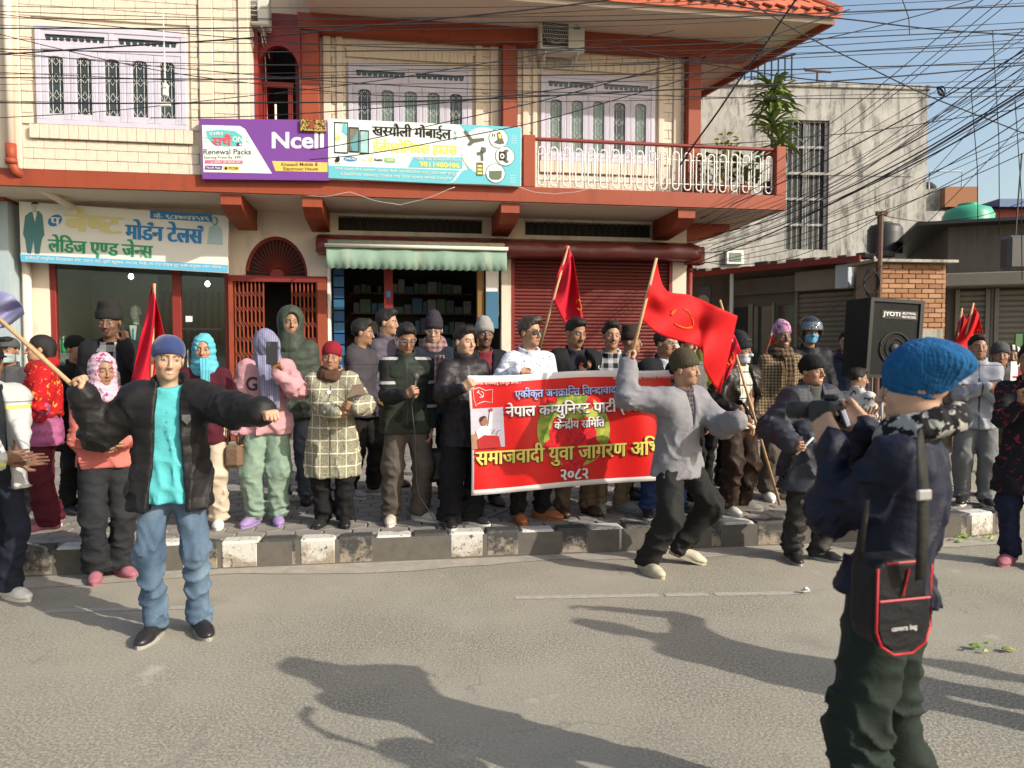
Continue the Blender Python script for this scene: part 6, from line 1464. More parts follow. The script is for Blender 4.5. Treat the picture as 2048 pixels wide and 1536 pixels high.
# pavement, left ------------------------------------------------------------
shawl = person(84, 5.66, 668, 'woman in pink quilted jacket and gold-embroidered red shawl facing the shop', hat=.012, yaw=-62, head=dict(skin=SK['mid'], smile=1), hair=('longhair', ('neckwrap', C('red_shawl', (170, 22, 28)))), top=jk(C('pink_quilt', (172, 84, 132), .6), puff=.010, lam=.065, hem=-.16, bulk=1.06), over=jk(C('red_gold_shawl', None, build=speckle((160, 20, 26), (190, 140, 60), 30, .60, .66)), name='shawl', sleeve=.28, hem=.10, bulk=1.04, ch=.06, fold=.012), legs=dict(m=C('maroon_trousers', (96, 24, 40)), r=(.108, .092, .092)), shoes=dict(m=pks, sole=wsh), R_=(-.1, -.26, 1.0), L_=(.10, -.2, .95))
blackcap = person(150, 6.3, 706, 'person in black cap and dark coat behind the pink-scarfed woman', hat=.02, yaw=70, H=1.52, head=dict(skin=SK['tan']), hair=(('beanie', C('black_hat', (24, 23, 25)), dict(cuff=.2)),), top=jk(C('black_coat', (30, 28, 30)), hem=-.3), legs=dict(m=black_t))
greycap = person(18, 6.25, 712, 'person in grey cap almost hidden behind the red-shawled woman', hat=.02, yaw=10, H=1.50, head=dict(skin=SK['tan']), hair=('hair', ('cap', C('grey_cap', (84, 86, 88))), ('mask', C('pale_mask', (170, 188, 190)))), top=jk(C('grey_coat', (80, 80, 84)), hem=-.2), legs=dict(m=black_t))
caller = person(222, 6.05, 603, 'man in tall dark hat and black-white checked shirt talking on a phone', hat=.05, yaw=6, head=dict(skin=SK['dark'], moust=1), hair=(('hatbrim', C('charcoal_hat', (44, 42, 40)), {}),), look=(4, 6, 0), top=jk(C('bw_check_shirt', None, build=plaid((24, 24, 24), (196, 196, 192), 9.)), name='shirt', sleeve=0, hem=-.16, ch=.04), over=jk(C('dark_jacket', (36, 36, 40)), open=(.15, .13, .07), hem=-.14), legs=dict(m=black_t), L_=(250, 672, 5.86), lp='grip', ldir=(-.1, -.05, 1), lpalm=(-1, .1, 0), lelb=(.7, -.2, -1))
turqw = person(408, 5.72, 668, 'woman in turquoise headscarf, maroon cardigan and cream trousers', hat=.012, yaw=14, head=dict(skin=SK['mid'], wide=1.03), hair=(('scarf', C('turquoise_scarf', (88, 186, 206)), dict(seed=4))), look=(2, 6, 0), top=jk(C('maroon_cardigan', (84, 22, 38)), hem=-.16), legs=dict(m=C('cream_trousers', (206, 186, 160)), r=(.100, .082, .082)), shoes=dict(m=wsh, sole=wsh), R_=(.0, -.25, 1.08), L_=(.14, -.24, 1.12), lp='grip', rp='grip', feet=((-.08, .05, 0, -8), (.09, 0, 0, 6)))
veilw = person(532, 5.86, 655, 'woman in pink sweatshirt and mint trousers filming with a phone, grey scarf over face', hat=.02, yaw=16, head=dict(skin=SK['tan']), hair=(('veil', C('grey_blue_scarf', None, build=lines((128, 126, 150), (104, 104, 130), 60., 0, .6)), dict(seed=6)),), look=(14, 10, -6), top=jk(C('pink_sweatshirt', (206, 148, 154)), hem=-.12, sr=(.088, .078, .052), bulk=1.12, fold=.012), legs=dict(m=C('mint_trousers', (134, 160, 140)), r=(.112, .100, .084), stack=.012), shoes=dict(m=lil, sole=lil, kind='shoe'), L_=(553, 735, 5.55), lp='hold', ldir=(-.15, -.05, 1), lpalm=(-.3, -1, 0), lelb=(.9, 0, -1), feet=((-.11, -.02, 0, -30), (.08, -.02, 0, 4)))
hooded = person(583, 6.65, 612, 'man in olive puffer jacket with its hood up behind the pink sweatshirt', hat=.03, yaw=8, head=dict(skin=SK['tan']), hair=(('hood', C('olive_puffer', (66, 76, 62), .6)),), look=(14, 0, 0), top=jk(C('olive_puffer', (66, 76, 62), .6), puff=.010, lam=.09, hem=-.16, bulk=1.1), legs=dict(m=mat('faded_denim', None, .85, .08, 30, .2, 90, build=jeansm((66, 72, 84), (92, 98, 108))), stack=.01), shoes=dict(m=bsh, sole=bsh), feet=((-.10, 0, 0, -10), (.10, .0, 0, 10)))
coatw = person(664, 5.80, 683, 'woman in red beanie and long cream checked coat with clasped hands', hat=.025, yaw=2, head=dict(skin=SK['tan'], wide=1.1), hair=(('beanie', C('red_knit_hat', (146, 20, 38)), dict(cuff=.3, hath=.01)), ('neckwrap', C('brown_scarf', (92, 62, 48)))), look=(4, 0, 3), top=jk(C('cream_check_coat', None, build=lines((150, 146, 126), (196, 190, 164), 15., 10., .91, (104, 102, 86))), hem=-.44, flare=.02, bulk=1.16, ch=.07, ct=.7, sr=(.086, .074, .056)), legs=dict(m=black_t, r=(.104, .088, .088)), shoes=dict(m=bsh, sole=bsh), R_=(684, 822, 5.50), L_=(700, 812, 5.48), rp='hold', lp='hold', rdir=(.8, -.3, .3), ldir=(-.8, -.3, .2), rpalm=(.3, 1, 0), lpalm=(.3, 1, 0), feet=((-.10, 0, 0, -6), (.10, -.02, 0, 14)), belly=.03)
curly = person(722, 7.0, 638, 'man with curly black hair in dark grey hooded jacket turned away', hat=.014, yaw=72, head=dict(skin=SK['tan']), hair=(('hair', M_hair, dict(hvol=.012)),), look=(20, 4, 0), top=jk(C('grey_hooded_jacket', (74, 68, 74)), hem=-.14, hood=1, bulk=1.1), legs=dict(m=C('dark_brown_trousers', (44, 38, 36))), shoes=dict(m=gsh, sole=wsh), R_=(-.12, -.22, .95), feet=((-.1, .05, 0, -10), (.1, -.1, 0, 10)))
quilted = person(772, 7.4, 618, 'man in mauve-grey quilted jacket smiling towards the banner', hat=.014, yaw=62, head=dict(skin=SK['mid'], smile=1), hair=(('hair', M_hair, dict(hvol=.008)),), look=(18, 2, 0), top=jk(C('mauve_quilt', (92, 84, 96), .6), puff=.009, lam=.085, hem=-.16, ch=.08, bulk=1.06), legs=dict(m=C('maroon_brown_trousers', (58, 36, 34))), shoes=dict(m=dbs, sole=bsh))
vest = person(812, 5.92, 645, 'man in dark green padded vest and glasses speaking into a microphone', hat=.012, yaw=12, head=dict(skin=SK['tan'], glasses='clear'), hair=(('hair', M_hair, dict(hvol=.004)),), look=(10, 26, 0), top=jk(C('black_track_top', None, build=lines((30, 32, 32), (150, 150, 150), 0, 5.2, .88)), sr=(.074, .060, .046), hem=-.1), over=jk(C('green_padded_vest', (46, 56, 42), .6), name='vest', sleeve=0, puff=.011, lam=.062, hem=-.14, ch=.07, bulk=1.02), legs=dict(m=C('taupe_trousers', (96, 86, 76)), crease=1, r=(.104, .088, .076)), shoes=dict(m=mat('cream_trainer', (.50, .43, .36), .7, .15, 20), sole=wsh), R_=(822, 783, 5.58), rp='grip', rdir=(.55, -.55, .45), rpalm=(.7, .6, 0), L_=(.20, -.06, .78), feet=((-.13, -.02, 0, -8), (.11, .0, 0, 52)))
knithat = person(868, 7.1, 625, 'man in dark ribbed beanie, glasses and wool scarf behind the front row', hat=.05, yaw=2, head=dict(skin=SK['light'], glasses='clear', smile=1), hair=(('beanie', C('charcoal_ribbed_hat', (58, 52, 64)), dict(peak=1, hath=.03, rib=.003)), ('neckwrap', C('plaid_wool_scarf', None, build=plaid((150, 120, 112), (92, 70, 76), 18.)))), look=(0, 14, 0), top=jk(C('navy_padded', (44, 52, 66)), hem=-.14, bulk=1.06), legs=dict(m=black_t))
holder = person(928, 5.82, 652, 'man in black puffer jacket holding the left end of the banner', hat=.012, yaw=26, head=dict(skin=SK['light'], wide=1.08), hair=(('hair', M_hair, dict(hvol=.006)),), look=(18, 4, 0), top=jk(C('black_violet_puffer', (44, 38, 44), .5), puff=.008, lam=.085, hem=-.22, ch=.09, ct=.4, bulk=1.1), legs=dict(m=C('black_wide_trousers', (28, 28, 32)), r=(.116, .104, .098), fold=.012), shoes=dict(m=bsh, sole=wsh), R_=(936, 768, 5.42), rp='grip', rdir=(.5, -.6, .5), rpalm=(.6, .7, 0), feet=((-.13, -.02, 0, -14), (.06, -.02, 0, 34)), belly=.02)
greybeanie = person(968, 6.6, 635, 'man in pale grey beanie, dark jacket and red shirt behind the banner holders', hat=.04, yaw=14, head=dict(skin=SK['dark'], moust=1), hair=(('beanie', C('pale_grey_hat', (150, 148, 144)), dict(peak=1, hath=.02)),), top=jk(C('red_shirt', (130, 40, 52)), name='shirt', sleeve=0), over=jk(C('navy_black_jacket', (34, 36, 46)), open=(.03, .03, .06), hem=-.14), legs=dict(m=C('grey_trousers', (60, 62, 70))), shoes=dict(m=mat('brown_suede', (.14, .10, .07), .9, .1, 20), sole=bsh, kind='boot'))
# pavement, behind the banner ------------------------------------------------
sung = person(1058, 5.98, 633, 'man in white printed shirt and sunglasses holding the banner', hat=.014, yaw=24, wide=1.05, head=dict(skin=SK['mid'], glasses='sun'), hair=(('hair', M_hairb, dict(hvol=.014, part=.02)),), look=(24, 2, 0), top=jk(C('white_print_shirt', None, build=speckle((196, 200, 210), (64, 76, 100), 44, .63, .66)), hem=-.1, ch=.05, ct=.6, fold=.010), legs=dict(m=black_t), shoes=dict(m=brs, sole=brs), R_=(1052, 742, 5.62), rp='grip', rdir=(.95, -.3, -.1), rpalm=(.2, .5, -1), L_=(.2, -.2, .9), feet=((-.10, -.02, 0, -8), (.12, -.02, 0, 40)))
suit = person(1150, 6.2, 635, 'man in black suit with red and white pins holding the banner', hat=.012, yaw=14, head=dict(skin=SK['tan'], moust=1), hair=(('hair', M_hair, dict(hvol=.004)),), look=(16, 14, 0), top=jk(C('dark_violet_shirt', (48, 44, 58)), name='shirt', sleeve=0, ch=.05), over=jk(C('black_suit', (34, 32, 34)), open=(.015, .03, .075), hem=-.16, collar=0), legs=dict(m=C('khaki_trousers', (112, 94, 74)), crease=1), shoes=dict(m=dbs, sole=bsh), L_=(1166, 738, 5.70), lp='pinch', ldir=(-.1, -.6, -.8), lpalm=(-.5, 1, 0), feet=((-.10, 0, 0, -6), (.12, -.02, 0, 18)))
must = person(1222, 6.35, 643, 'man with moustache in black and white plaid flannel shirt', hat=.012, yaw=4, head=dict(skin=SK['mid'], moust=1, smile=0), hair=(('hair', M_hair, dict(hvol=.008)),), look=(2, 0, 3), top=jk(C('plaid_flannel', None, build=plaid((30, 30, 34), (176, 176, 178), 12.)), hem=-.14, ch=.05, ct=.6), legs=dict(m=C('beige_trousers', (160, 136, 106)), stack=.012), shoes=dict(m=gsh, sole=gsh), feet=((-.09, .02, 0, -2), (.10, 0, 0, 40)))
brownhat = person(1258, 6.95, 650, 'man in brown felt hat half hidden behind the flag pole', hat=.05, yaw=70, head=dict(skin=SK['tan']), hair=(('hatbrim', C('brown_felt', (58, 42, 36)), {}),), top=jk(C('brown_jacket', (62, 52, 48)), hem=-.14), legs=dict(m=black_t))
bluesh = person(1328, 6.15, 658, 'man in dark jacket and pale blue shirt holding the right end of the banner', hat=.012, yaw=22, wide=1.08, bulk=1.08, head=dict(skin=SK['tan'], glasses='clear', wide=1.1), hair=(('hair', M_hair, dict(hvol=.004)),), look=(22, 4, 0), top=jk(C('pale_blue_shirt', (186, 198, 216)), name='shirt', sleeve=0, ch=.05), over=jk(C('black_blue_jacket', (34, 36, 42)), open=(.05, .06, .065), hem=-.16, ch=.06), legs=dict(m=mat('deep_denim', None, .85, .08, 30, .2, 90, build=jeansm((24, 44, 84), (36, 62, 108))), stack=.012), shoes=dict(m=bsh, sole=wsh), L_=(1358, 742, 5.80), lp='grip', ldir=(.3, -.8, -.1), lpalm=(0, .4, -1), feet=((-.14, 0, 0, -30), (.17, -.02, 0, 36)))
tucked = person(1374, 6.7, 664, 'man in grey jacket with mask under chin behind the waving flag', hat=.01, yaw=30, head=dict(skin=SK['mid']), hair=('hair',), top=jk(C('light_grey_jacket', (112, 108, 104)), hem=-.14, hood=1), legs=dict(m=black_t))
yellowg = person(1432, 7.5, 640, 'person in yellow-green scarf standing behind the red flags', hat=.012, yaw=20, head=dict(skin=SK['mid']), hair=('hair', ('neckwrap', C('lime_scarf', None, build=speckle((150, 164, 60), (70, 90, 30), 30, .5, .56)))), top=jk(C('lime_jacket', (150, 160, 70)), hem=-.1), legs=dict(m=black_t))
leather = person(1478, 6.3, 668, 'man in dark ribbed beanie, white mask and brown leather jacket', hat=.04, yaw=22, bulk=1.06, head=dict(skin=SK['tan']), hair=(('beanie', C('black_ribbed_hat', (42, 42, 46)), dict(peak=1, hath=.03, rib=.003)), ('mask', C('white_mask', (196, 204, 214), .6, bump=.05)), 'hair'), look=(26, 4, 0), top=jk(C('white_knit_sweater', None, build=lines((200, 196, 180), (60, 70, 80), 24., 9., .90)), name='sweater', sleeve=0, hem=-.08, ch=.05), over=jk(C('brown_leather_jacket', (46, 36, 32), .42, sheen=0.), open=(.13, .10, .07), hem=-.12, ch=.05, ct=.6, fold=.013), legs=dict(m=C('chestnut_trousers', (66, 46, 34), .6), r=(.110, .096, .080), fold=.013), shoes=dict(m=mat('white_trainer', (.52, .50, .44), .6, .2, 20), sole=wsh), R_=(1478, 820, 5.98), L_=(1500, 846, 5.96), rp='grip', lp='fist', rdir=(.7, -.5, .2), ldir=(-.5, -.6, -.2), rpalm=(.4, .8, 0), lpalm=(0, 1, -.2), feet=((-.12, -.04, 0, -2), (.10, .02, 0, 50)))
topi = person(1562, 6.85, 640, 'man in pink patterned pointed cap, tweed jacket and checked scarf', hat=.045, yaw=6, head=dict(skin=SK['dark'], smile=1), hair=(('topi', C('pink_dhaka_cap', None, build=speckle((182, 138, 158), (110, 66, 120), 34, .50, .55)), {}), ('neckwrap', C('brown_check_scarf', None, build=plaid((104, 84, 62), (44, 36, 30), 22.)))), top=jk(C('brown_tweed', None, build=plaid((52, 44, 36), (140, 120, 92), 36.)), hem=-.16, collar=1, ct=.6, bulk=1.02), legs=dict(m=C('taupe_trousers', (96, 86, 76)), r=(.108, .094, .086)), shoes=dict(m=wsh, sole=wsh))
biker = person(1618, 7.4, 632, 'rider in black helmet and blue face mask wearing a black jacket', hat=.045, yaw=-4, head=dict(skin=SK['tan']), hair=(('helmet', mat('helmet_shell', (.02, .022, .026), .25, .1, 5, spec=.6), {}), ('visor', mat('helmet_visor', (.10, .13, .16), .1, .1, 5, spec=.8), {}), ('mask', C('blue_mask', (92, 158, 196), .6, bump=.05), {})), top=jk(C('black_riding_jacket', (30, 32, 40), .6), hem=-.16, bulk=1.08), legs=dict(m=black_t))
purple = person(1692, 8.6, 700, 'man with dark hair in blue coat and purple scarf beside the loudspeaker', hat=.01, yaw=-30, H=1.62, head=dict(skin=SK['mid']), hair=(('hair', M_hair, dict(hvol=.006)), ('neckwrap', C('purple_scarf', (58, 48, 84)))), top=jk(C('steel_blue_coat', (56, 66, 88)), hem=-.2), legs=dict(m=black_t))
boy = person(1716, 6.6, 738, 'boy with short black hair in pale patterned jacket beside the loudspeaker stand', yaw=130, head=dict(skin=SK['mid']), hair=('hair',), look=(-50, 8, 0), top=jk(C('pale_print_jacket', None, build=speckle((176, 172, 166), (70, 70, 78), 20, .56, .60)), hem=-.1), legs=dict(m=black_t))
# pavement corner, right ------------------------------------------------------
crossed = person(1955, 6.6, 668, 'man in pale grey jacket with crossed arms at the kerb corner', hat=.012, yaw=-22, head=dict(skin=SK['tan'], wide=1.06), hair=(('hair', M_hair, dict(hvol=.003)),), look=(4, 0, 0), top=jk(C('pale_grey_puffer', (156, 160, 170), .65), hem=-.14, ch=.07, bulk=1.06, fold=.011), legs=dict(m=C('grey_joggers', (120, 122, 124)), r=(.104, .086, .074)), shoes=dict(m=bsh, sole=wsh), R_=(.10, -.24, 1.19), L_=(-.12, -.20, 1.17), rp='relax', lp='fist', rdir=(1, .1, .05), ldir=(-1, .1, 0), rpalm=(0, 1, 0), lpalm=(0, 1, 0), relb=(-.8, -.2, -1), lelb=(.8, -.2, -1))
greyknit = person(2000, 7.0, 683, 'man in grey knit hat and khaki trousers behind the man with crossed arms', hat=.03, yaw=-25, head=dict(skin=SK['tan']), hair=(('beanie', C('mid_grey_hat', (84, 84, 84)), dict(hath=.01)),), top=jk(C('grey_green_jacket', (84, 86, 84)), hem=-.14, puff=.007), legs=dict(m=C('khaki_cargo', (128, 120, 88)), r=(.106, .092, .08)))
shawl2 = person(2024, 7.6, 690, 'woman in black and white striped shawl by the grey shutters', hat=.02, yaw=-30, head=dict(skin=SK['tan']), hair=(('scarf', C('striped_shawl', None, build=lines((196, 192, 182), (36, 36, 38), 22., 0, .5)), dict(seed=8)),), top=jk(C('black_coat', (30, 28, 30)), hem=-.3), legs=dict(m=black_t))

# two people just beside the camera, whose shadows fall across the road
person(1024+1460*2.95/2.72, 2.72, 700, 'bystander in dark coat just right of the photographer, arm raised', ground=ROAD, H=1.68, yaw=-120, q=1.3, head=dict(skin=SK['tan']), hair=('hair',), top=jk(C('black_coat', (30, 28, 30)), hem=-.2), legs=dict(m=black_t), R_=(-.28, -.30, 1.50), relb=(-1, 0, -.6))
person(1024+1460*4.7/2.15, 2.15, 700, 'bystander in grey coat further right beside the road', ground=ROAD, H=1.70, yaw=-110, q=1.3, head=dict(skin=SK['tan']), hair=('hair',), top=jk(C('grey_coat', (80, 80, 84)), hem=-.2), legs=dict(m=black_t))
# ------------------------------------------------------------------ banner
def cmat(name, rgb, rough=.5, **k): return mat(name, lin(rgb), rough, k.pop('var', .04), **k)
def BY(px, py):
    a = (px-935)/420; b = (py-745)/245
    return 5.42+.42*a+.035*b+.022*math.sin(a*11+b*2)+.012*math.sin(a*23-b*3)
def BS(px, py, off=0.): p = W(px, py, BY(px, py)); d = (p-Vector((0, 0, CAM_H))).normalized(); return p-d*off
def edge(t, b):                                   # sheet coordinates t across, b down -> pixel
    x0, y0, x1, y1 = 935+7*b+4*math.sin(b*3), 751+239*b, 1372+6*b, 737+218*b
    return x0+(x1-x0)*t, y0+(y1-y0)*t+2.2*math.sin(t*9)*(1-b)+1.5*math.sin(t*7+1)*b
ban = thing('protest_banner', 'red party banner with white border and Devanagari slogans held by the front row', 'banner', BS(1150, 870))
o_ = BS(1150, 870)
def loc_(v): return v-o_
def sheet(name, m, t0, t1, b0, b1, off, nx=60, ny=30, thick=0.):
    V = [loc_(BS(*edge(t0+(t1-t0)*i/nx, b0+(b1-b0)*j/ny), off)) for j in range(ny+1) for i in range(nx+1)]
    F = [(j*(nx+1)+i, j*(nx+1)+i+1, (j+1)*(nx+1)+i+1, (j+1)*(nx+1)+i) for j in range(ny) for i in range(nx)]
    ob = MB().add(V, F).build(name, m, ban, True)
    if thick: md = ob.modifiers.new('t', 'SOLIDIFY'); md.thickness = thick
    return ob
M_bwhite = cmat('banner_white', (214, 208, 206), .4); M_bred = cmat('banner_red', (196, 18, 18), .38, spec=.5, vscale=2.); M_bgold = cmat('banner_gold', (206, 196, 96), .4); M_bblue = cmat('banner_blue', (150, 168, 216), .4); M_bink = cmat('banner_shadow', (60, 14, 18), .5)
sheet('white_border', M_bwhite, 0, 1, 0, 1, 0, thick=.002); sheet('red_field', M_bred, .012, .992, .055, .955, .004)
def BT(s, x0, y0, x1, y1, m, bold, dy=0., off=.020, drop=True):
    f = lambda a, b: loc_(BS(a, -b, off)); out = Vector((0, -1, 0))
    if drop: g = lambda a, b: loc_(BS(a+1.5, -b+1.5, off-.005)); text_fit(s, (x0, -y1, x1, -y0), g, min(bold, .03), 'lettering_shadow', M_bink, ban, dy, out)
    text_fit(s, (x0, -y1, x1, -y0), f, bold, 'lettering', m, ban, dy, out)
def bell(cx, cy, rx, ry, off, m, name, n=30, f=lambda a: 1.):
    g_ = 6; V = [loc_(BS(cx, cy, off))]+[loc_(BS(cx+r_/g_*rx*f(2*math.pi*k/n)*math.cos(2*math.pi*k/n), cy+r_/g_*ry*f(2*math.pi*k/n)*math.sin(2*math.pi*k/n), off)) for r_ in range(1, g_+1) for k in range(n)]
    me = bpy.data.meshes.new(name); me.from_pydata(V, [], [(0, 1+k, 1+(k+1) % n) for k in range(n)]+[(1+r_*n+k, 1+(r_+1)*n+k, 1+(r_+1)*n+(k+1) % n, 1+r_*n+(k+1) % n) for r_ in range(g_-1) for k in range(n)]); me.materials.append(m); return link(name, me, ban)
bell(1147, 860, 73, 74, .0085, mat('leaf_print', None, .45, .1, build=lambda t, tc: nmix(t, nnoise(t, tc.outputs['Object'], 9, 4, .4, .6), lin((168, 172, 70)), lin((96, 122, 36)))), 'leaf_roundel')
bell(1146, 885, 55, 52, .0105, mat('rose_print', None, .45, .2, 20, build=lambda t, tc: nmix(t, nnoise(t, tc.outputs['Object'], 12, 4, .4, .6, dist=2.), lin((214, 22, 34)), lin((150, 14, 30)))), 'rose_print', 40, lambda a: 1+.12*math.sin(5*a)+.06*math.sin(11*a))
bell(1105, 800, 10, 7, .0105, MATS['rose_print'], 'petal_print', 12); bell(1180, 806, 8, 12, .0105, MATS['rose_print'], 'petal_print', 12)
BT('एकीकृत जनक्रान्ति जिन्दावाद !', 1030, 776, 1241, 802, M_bblue, .03, 10)
BT('नेपाल कम्युनिस्ट पार्टी ( माओवादी )', 1012, 806, 1372, 842, M_bwhite, .032, 17)
BT('केन्द्रीय समिति', 1109, 838, 1209, 860, M_bwhite, .035, 6); BT('समाजवादी युवा जागरण अभियान', 952, 893, 1372, 942, M_bgold, .032, 26); BT('२०८२', 1122, 939, 1176, 961, M_bwhite, .045, 3)
BT('संसारका श्रमिकहरू एकजुट होऔं !', 942, 762, 1041, 772, M_bwhite, .01, 3, drop=False); BT('मार्क्सवाद लेनिनवाद माओवाद जिन्दावाद !!', 1226, 750, 1348, 760, M_bwhite, .01, 4, drop=False)
def bpoly(pts, off, m, name, par=None):
    me = bpy.data.meshes.new(name); me.from_pydata([loc_(BS(x, y, off)) for x, y in pts], [], [tuple(range(len(pts)))]); me.materials.append(m); return link(name, me, par or ban)
def bline(pts, w, off, m, name): MB().tube([loc_(BS(x, y, off)) for x, y in pts], w, 4, cap=False).build(name, m, ban)
bline([(946, 779), (958, 775), (970, 781), (985, 779), (984, 805), (968, 803), (955, 808), (952, 812), (948, 800), (946, 779)], .0028, .008, M_bwhite, 'flag_outline')
bline([(961+6*math.cos(a), 789-6*math.sin(a)) for a in np.linspace(-1.9, 1.4, 9)], .0035, .009, M_bwhite, 'sickle_emblem'); bline([(955, 783), (966, 795)], .0035, .010, M_bwhite, 'hammer_emblem'); bline([(954, 786), (958, 781)], .0045, .010, M_bwhite, 'hammer_emblem')
# printed photograph of a speaker at a lectern
g_ = [(941+65*i/8+(2+2*i/8)*j/8, 818-4*i/8+(81-2*i/8)*j/8) for j in range(9) for i in range(9)]; me = bpy.data.meshes.new('photo_print'); me.from_pydata([loc_(BS(x, y, .0075)) for x, y in g_], [], [(j*9+i, j*9+i+1, j*9+i+10, j*9+i+9) for j in range(8) for i in range(8)]); me.materials.append(cmat('photo_sky', (172, 166, 178), var=.12, vscale=9.)); link('photo_print', me, ban)
bpoly([(942, 870), (956, 866), (960, 897), (944, 899)], .013, cmat('photo_crowd', (150, 112, 92), var=.3, vscale=40.), 'photo_crowd'); bpoly([(952, 862), (962, 852), (976, 853), (982, 862), (980, 878), (958, 882)], .015, M_bwhite, 'photo_shirt')
bpoly([(976, 856), (980, 822), (985, 822), (984, 858)], .016, M_bwhite, 'photo_arm'); bpoly(ellipse(982, 820, 3.5, 4, 10), .017, cmat('photo_fist', (170, 50, 50)), 'photo_fist'); bpoly(ellipse(968, 842, 7, 10, 16), .017, cmat('photo_skin', (142, 92, 70)), 'photo_face'); bpoly([(960, 842), (961, 834), (968, 831), (974, 834), (968, 836), (963, 844)], .019, M_bink, 'photo_hair')
bpoly([(954, 880), (968, 870), (998, 872), (1002, 894), (958, 898)], .018, cmat('photo_lectern', (158, 22, 26)), 'photo_lectern'); bline([(992, 872), (996, 862), (1002, 860)], .002, .021, M_black, 'photo_mic'); bline([(985, 868), (990, 858)], .002, .021, M_black, 'photo_mic')
# ------------------------------------------------------------------ flags
def cubic(pts, s):
    n = len(pts)-1; f = s*n; i = min(int(f), n-1); t = f-i; g = lambda k: np.array(pts[max(0, min(n, k))], float); p0, p1, p2, p3 = g(i-1), g(i), g(i+1), g(i+2)
    return .5*((2*p1)+(-p0+p2)*t+(2*p0-5*p1+4*p2-p3)*t*t+(-p0+3*p1-3*p2+p3)*t**3)
def flag_mat(name, rgb):
    m = mat(name, lin(rgb), .75, .06, 3, .1, 90); b = m.node_tree; pr = b.nodes['Principled BSDF']; tl = b.nodes.new('ShaderNodeBsdfTranslucent'); tl.inputs[0].default_value = (*lin(rgb), 1); ms = b.nodes.new('ShaderNodeMixShader'); ms.inputs[0].default_value = .3
    b.links.new(pr.outputs[0], ms.inputs[1]); b.links.new(tl.outputs[0], ms.inputs[2]); b.links.new(ms.outputs[0], b.nodes['Material Output'].inputs[0]); return m
M_flag = flag_mat('flag_red_cloth', (206, 16, 22)); M_flag2 = flag_mat('flag_crimson_cloth', (206, 22, 50)); M_emb = cmat('emblem_yellow', (214, 96, 24), .7)
def flag(topc, botc, Y, label, m, pole=None, wave=.06, nw=2.2, emblem=None, dY=0., grp='red flags held above the crowd', name='party_flag', wobble=.015):
    """cloth between a top and a bottom curve (photo points) hung at depth Y, with folds"""
    o0 = W(*topc[0], Y); f = thing(name, label, 'flag', o0, group=grp); nx, ny = 40, 18
    def S_(s, t, off=0.):
        a, b = cubic(topc, s), cubic(botc, s); p = a*(1-t)+b*t; y = Y+dY*s+wave*math.sin(s*nw*math.pi*2+t*2.2)*(.25+.75*s)+wobble*math.sin(t*9+s*5)+wave*.35*math.sin((s*2.3+t*1.4)*math.pi*2); return W(p[0], p[1], y-off)-o0
    V = [S_(i/nx, j/ny) for j in range(ny+1) for i in range(nx+1)]; F = [(j*(nx+1)+i, j*(nx+1)+i+1, (j+1)*(nx+1)+i+1, (j+1)*(nx+1)+i) for j in range(ny) for i in range(nx)]
    c = MB().add(V, F).build('cloth', m, f, True); md = c.modifiers.new('t', 'SOLIDIFY'); md.thickness = .002
    if emblem:
        es, et, rs, rt = emblem
        def line(pts, w, nm): MB().tube([S_(max(0, min(1, es+rs*x)), max(0, min(1, et-rt*y)), .008) for x, y in pts], w, 4, cap=False).build(nm, M_emb, f)
        line([(math.cos(a), math.sin(a)) for a in np.linspace(-2.3, 1.3, 12)], .006, 'sickle_emblem'); line([(-.9, .55), (.75, -.85)], .005, 'hammer_emblem'); line([(-.9, .1), (-.45, .75)], .008, 'hammer_emblem')
    if pole:
        (x0, y0, d0), (x1, y1, d1) = pole; MB().tube([W(x0, y0, d0)-o0, W((x0+x1)/2, (y0+y1)/2, (d0+d1)/2)-o0, W(x1, y1, d1)-o0], [.013, .012, .010], 8).build('pole', M_wood, f, True)
    return f
flag([(1312, 517), (1330, 578), (1378, 590), (1430, 612), (1475, 632)], [(1283, 640), (1325, 672), (1398, 696), (1410, 742), (1440, 790)], 5.15, 'large red flag streaming from the grey-fleeced man\'s raised pole', M_flag, ((1251, 762, 5.2), (1313, 516, 5.14)), .075, 2.1, (.40, .5, .09, .2), .35)
flag([(1133, 490), (1140, 500), (1146, 512)], [(1102, 592), (1136, 655), (1172, 672)], 6.5, 'crimson flag hanging folded above the man in the black suit', M_flag2, ((1078, 700, 6.5), (1137, 492, 6.5)), .05, 1.6, (.88, .62, .10, .07))
flag([(305, 567), (308, 580), (312, 600)], [(262, 762), (300, 772), (334, 690)], 5.6, 'crimson flag drooping in a point behind the dancing man', M_flag2, ((300, 860, 5.62), (309, 567, 5.6)), .05, 1.5)
flag([(1456, 655), (1470, 672), (1482, 702)], [(1440, 770), (1452, 760), (1462, 742)], 5.95, 'small crimson flag hanging before the man in the leather jacket', M_flag2, ((1560, 1010, 6.0), (1440, 600, 5.95)), .03, 1., (.5, .5, .25, .15))
flag([(1946, 608), (1952, 618), (1958, 630)], [(1908, 690), (1935, 704), (1966, 668)], 7.4, 'red flag with yellow band above the man with crossed arms', M_flag, ((1905, 790, 7.4), (1947, 606, 7.4)), .04, 1.3, (.7, .72, .2, .12))
flag([(1923, 618), (1927, 628), (1931, 640)], [(1906, 688), (1918, 700), (1930, 690)], 7.6, 'narrow red flag beside the yellow-banded one', M_flag2, ((1900, 780, 7.6), (1924, 616, 7.6)), .03, 1.1)
flag([(1547, 652), (1549, 662), (1552, 672)], [(1528, 708), (1540, 712), (1552, 706)], 7.6, 'small red flag tip showing behind the pink pointed cap', M_flag, ((1520, 760, 7.6), (1548, 650, 7.6)), .02, 1.)
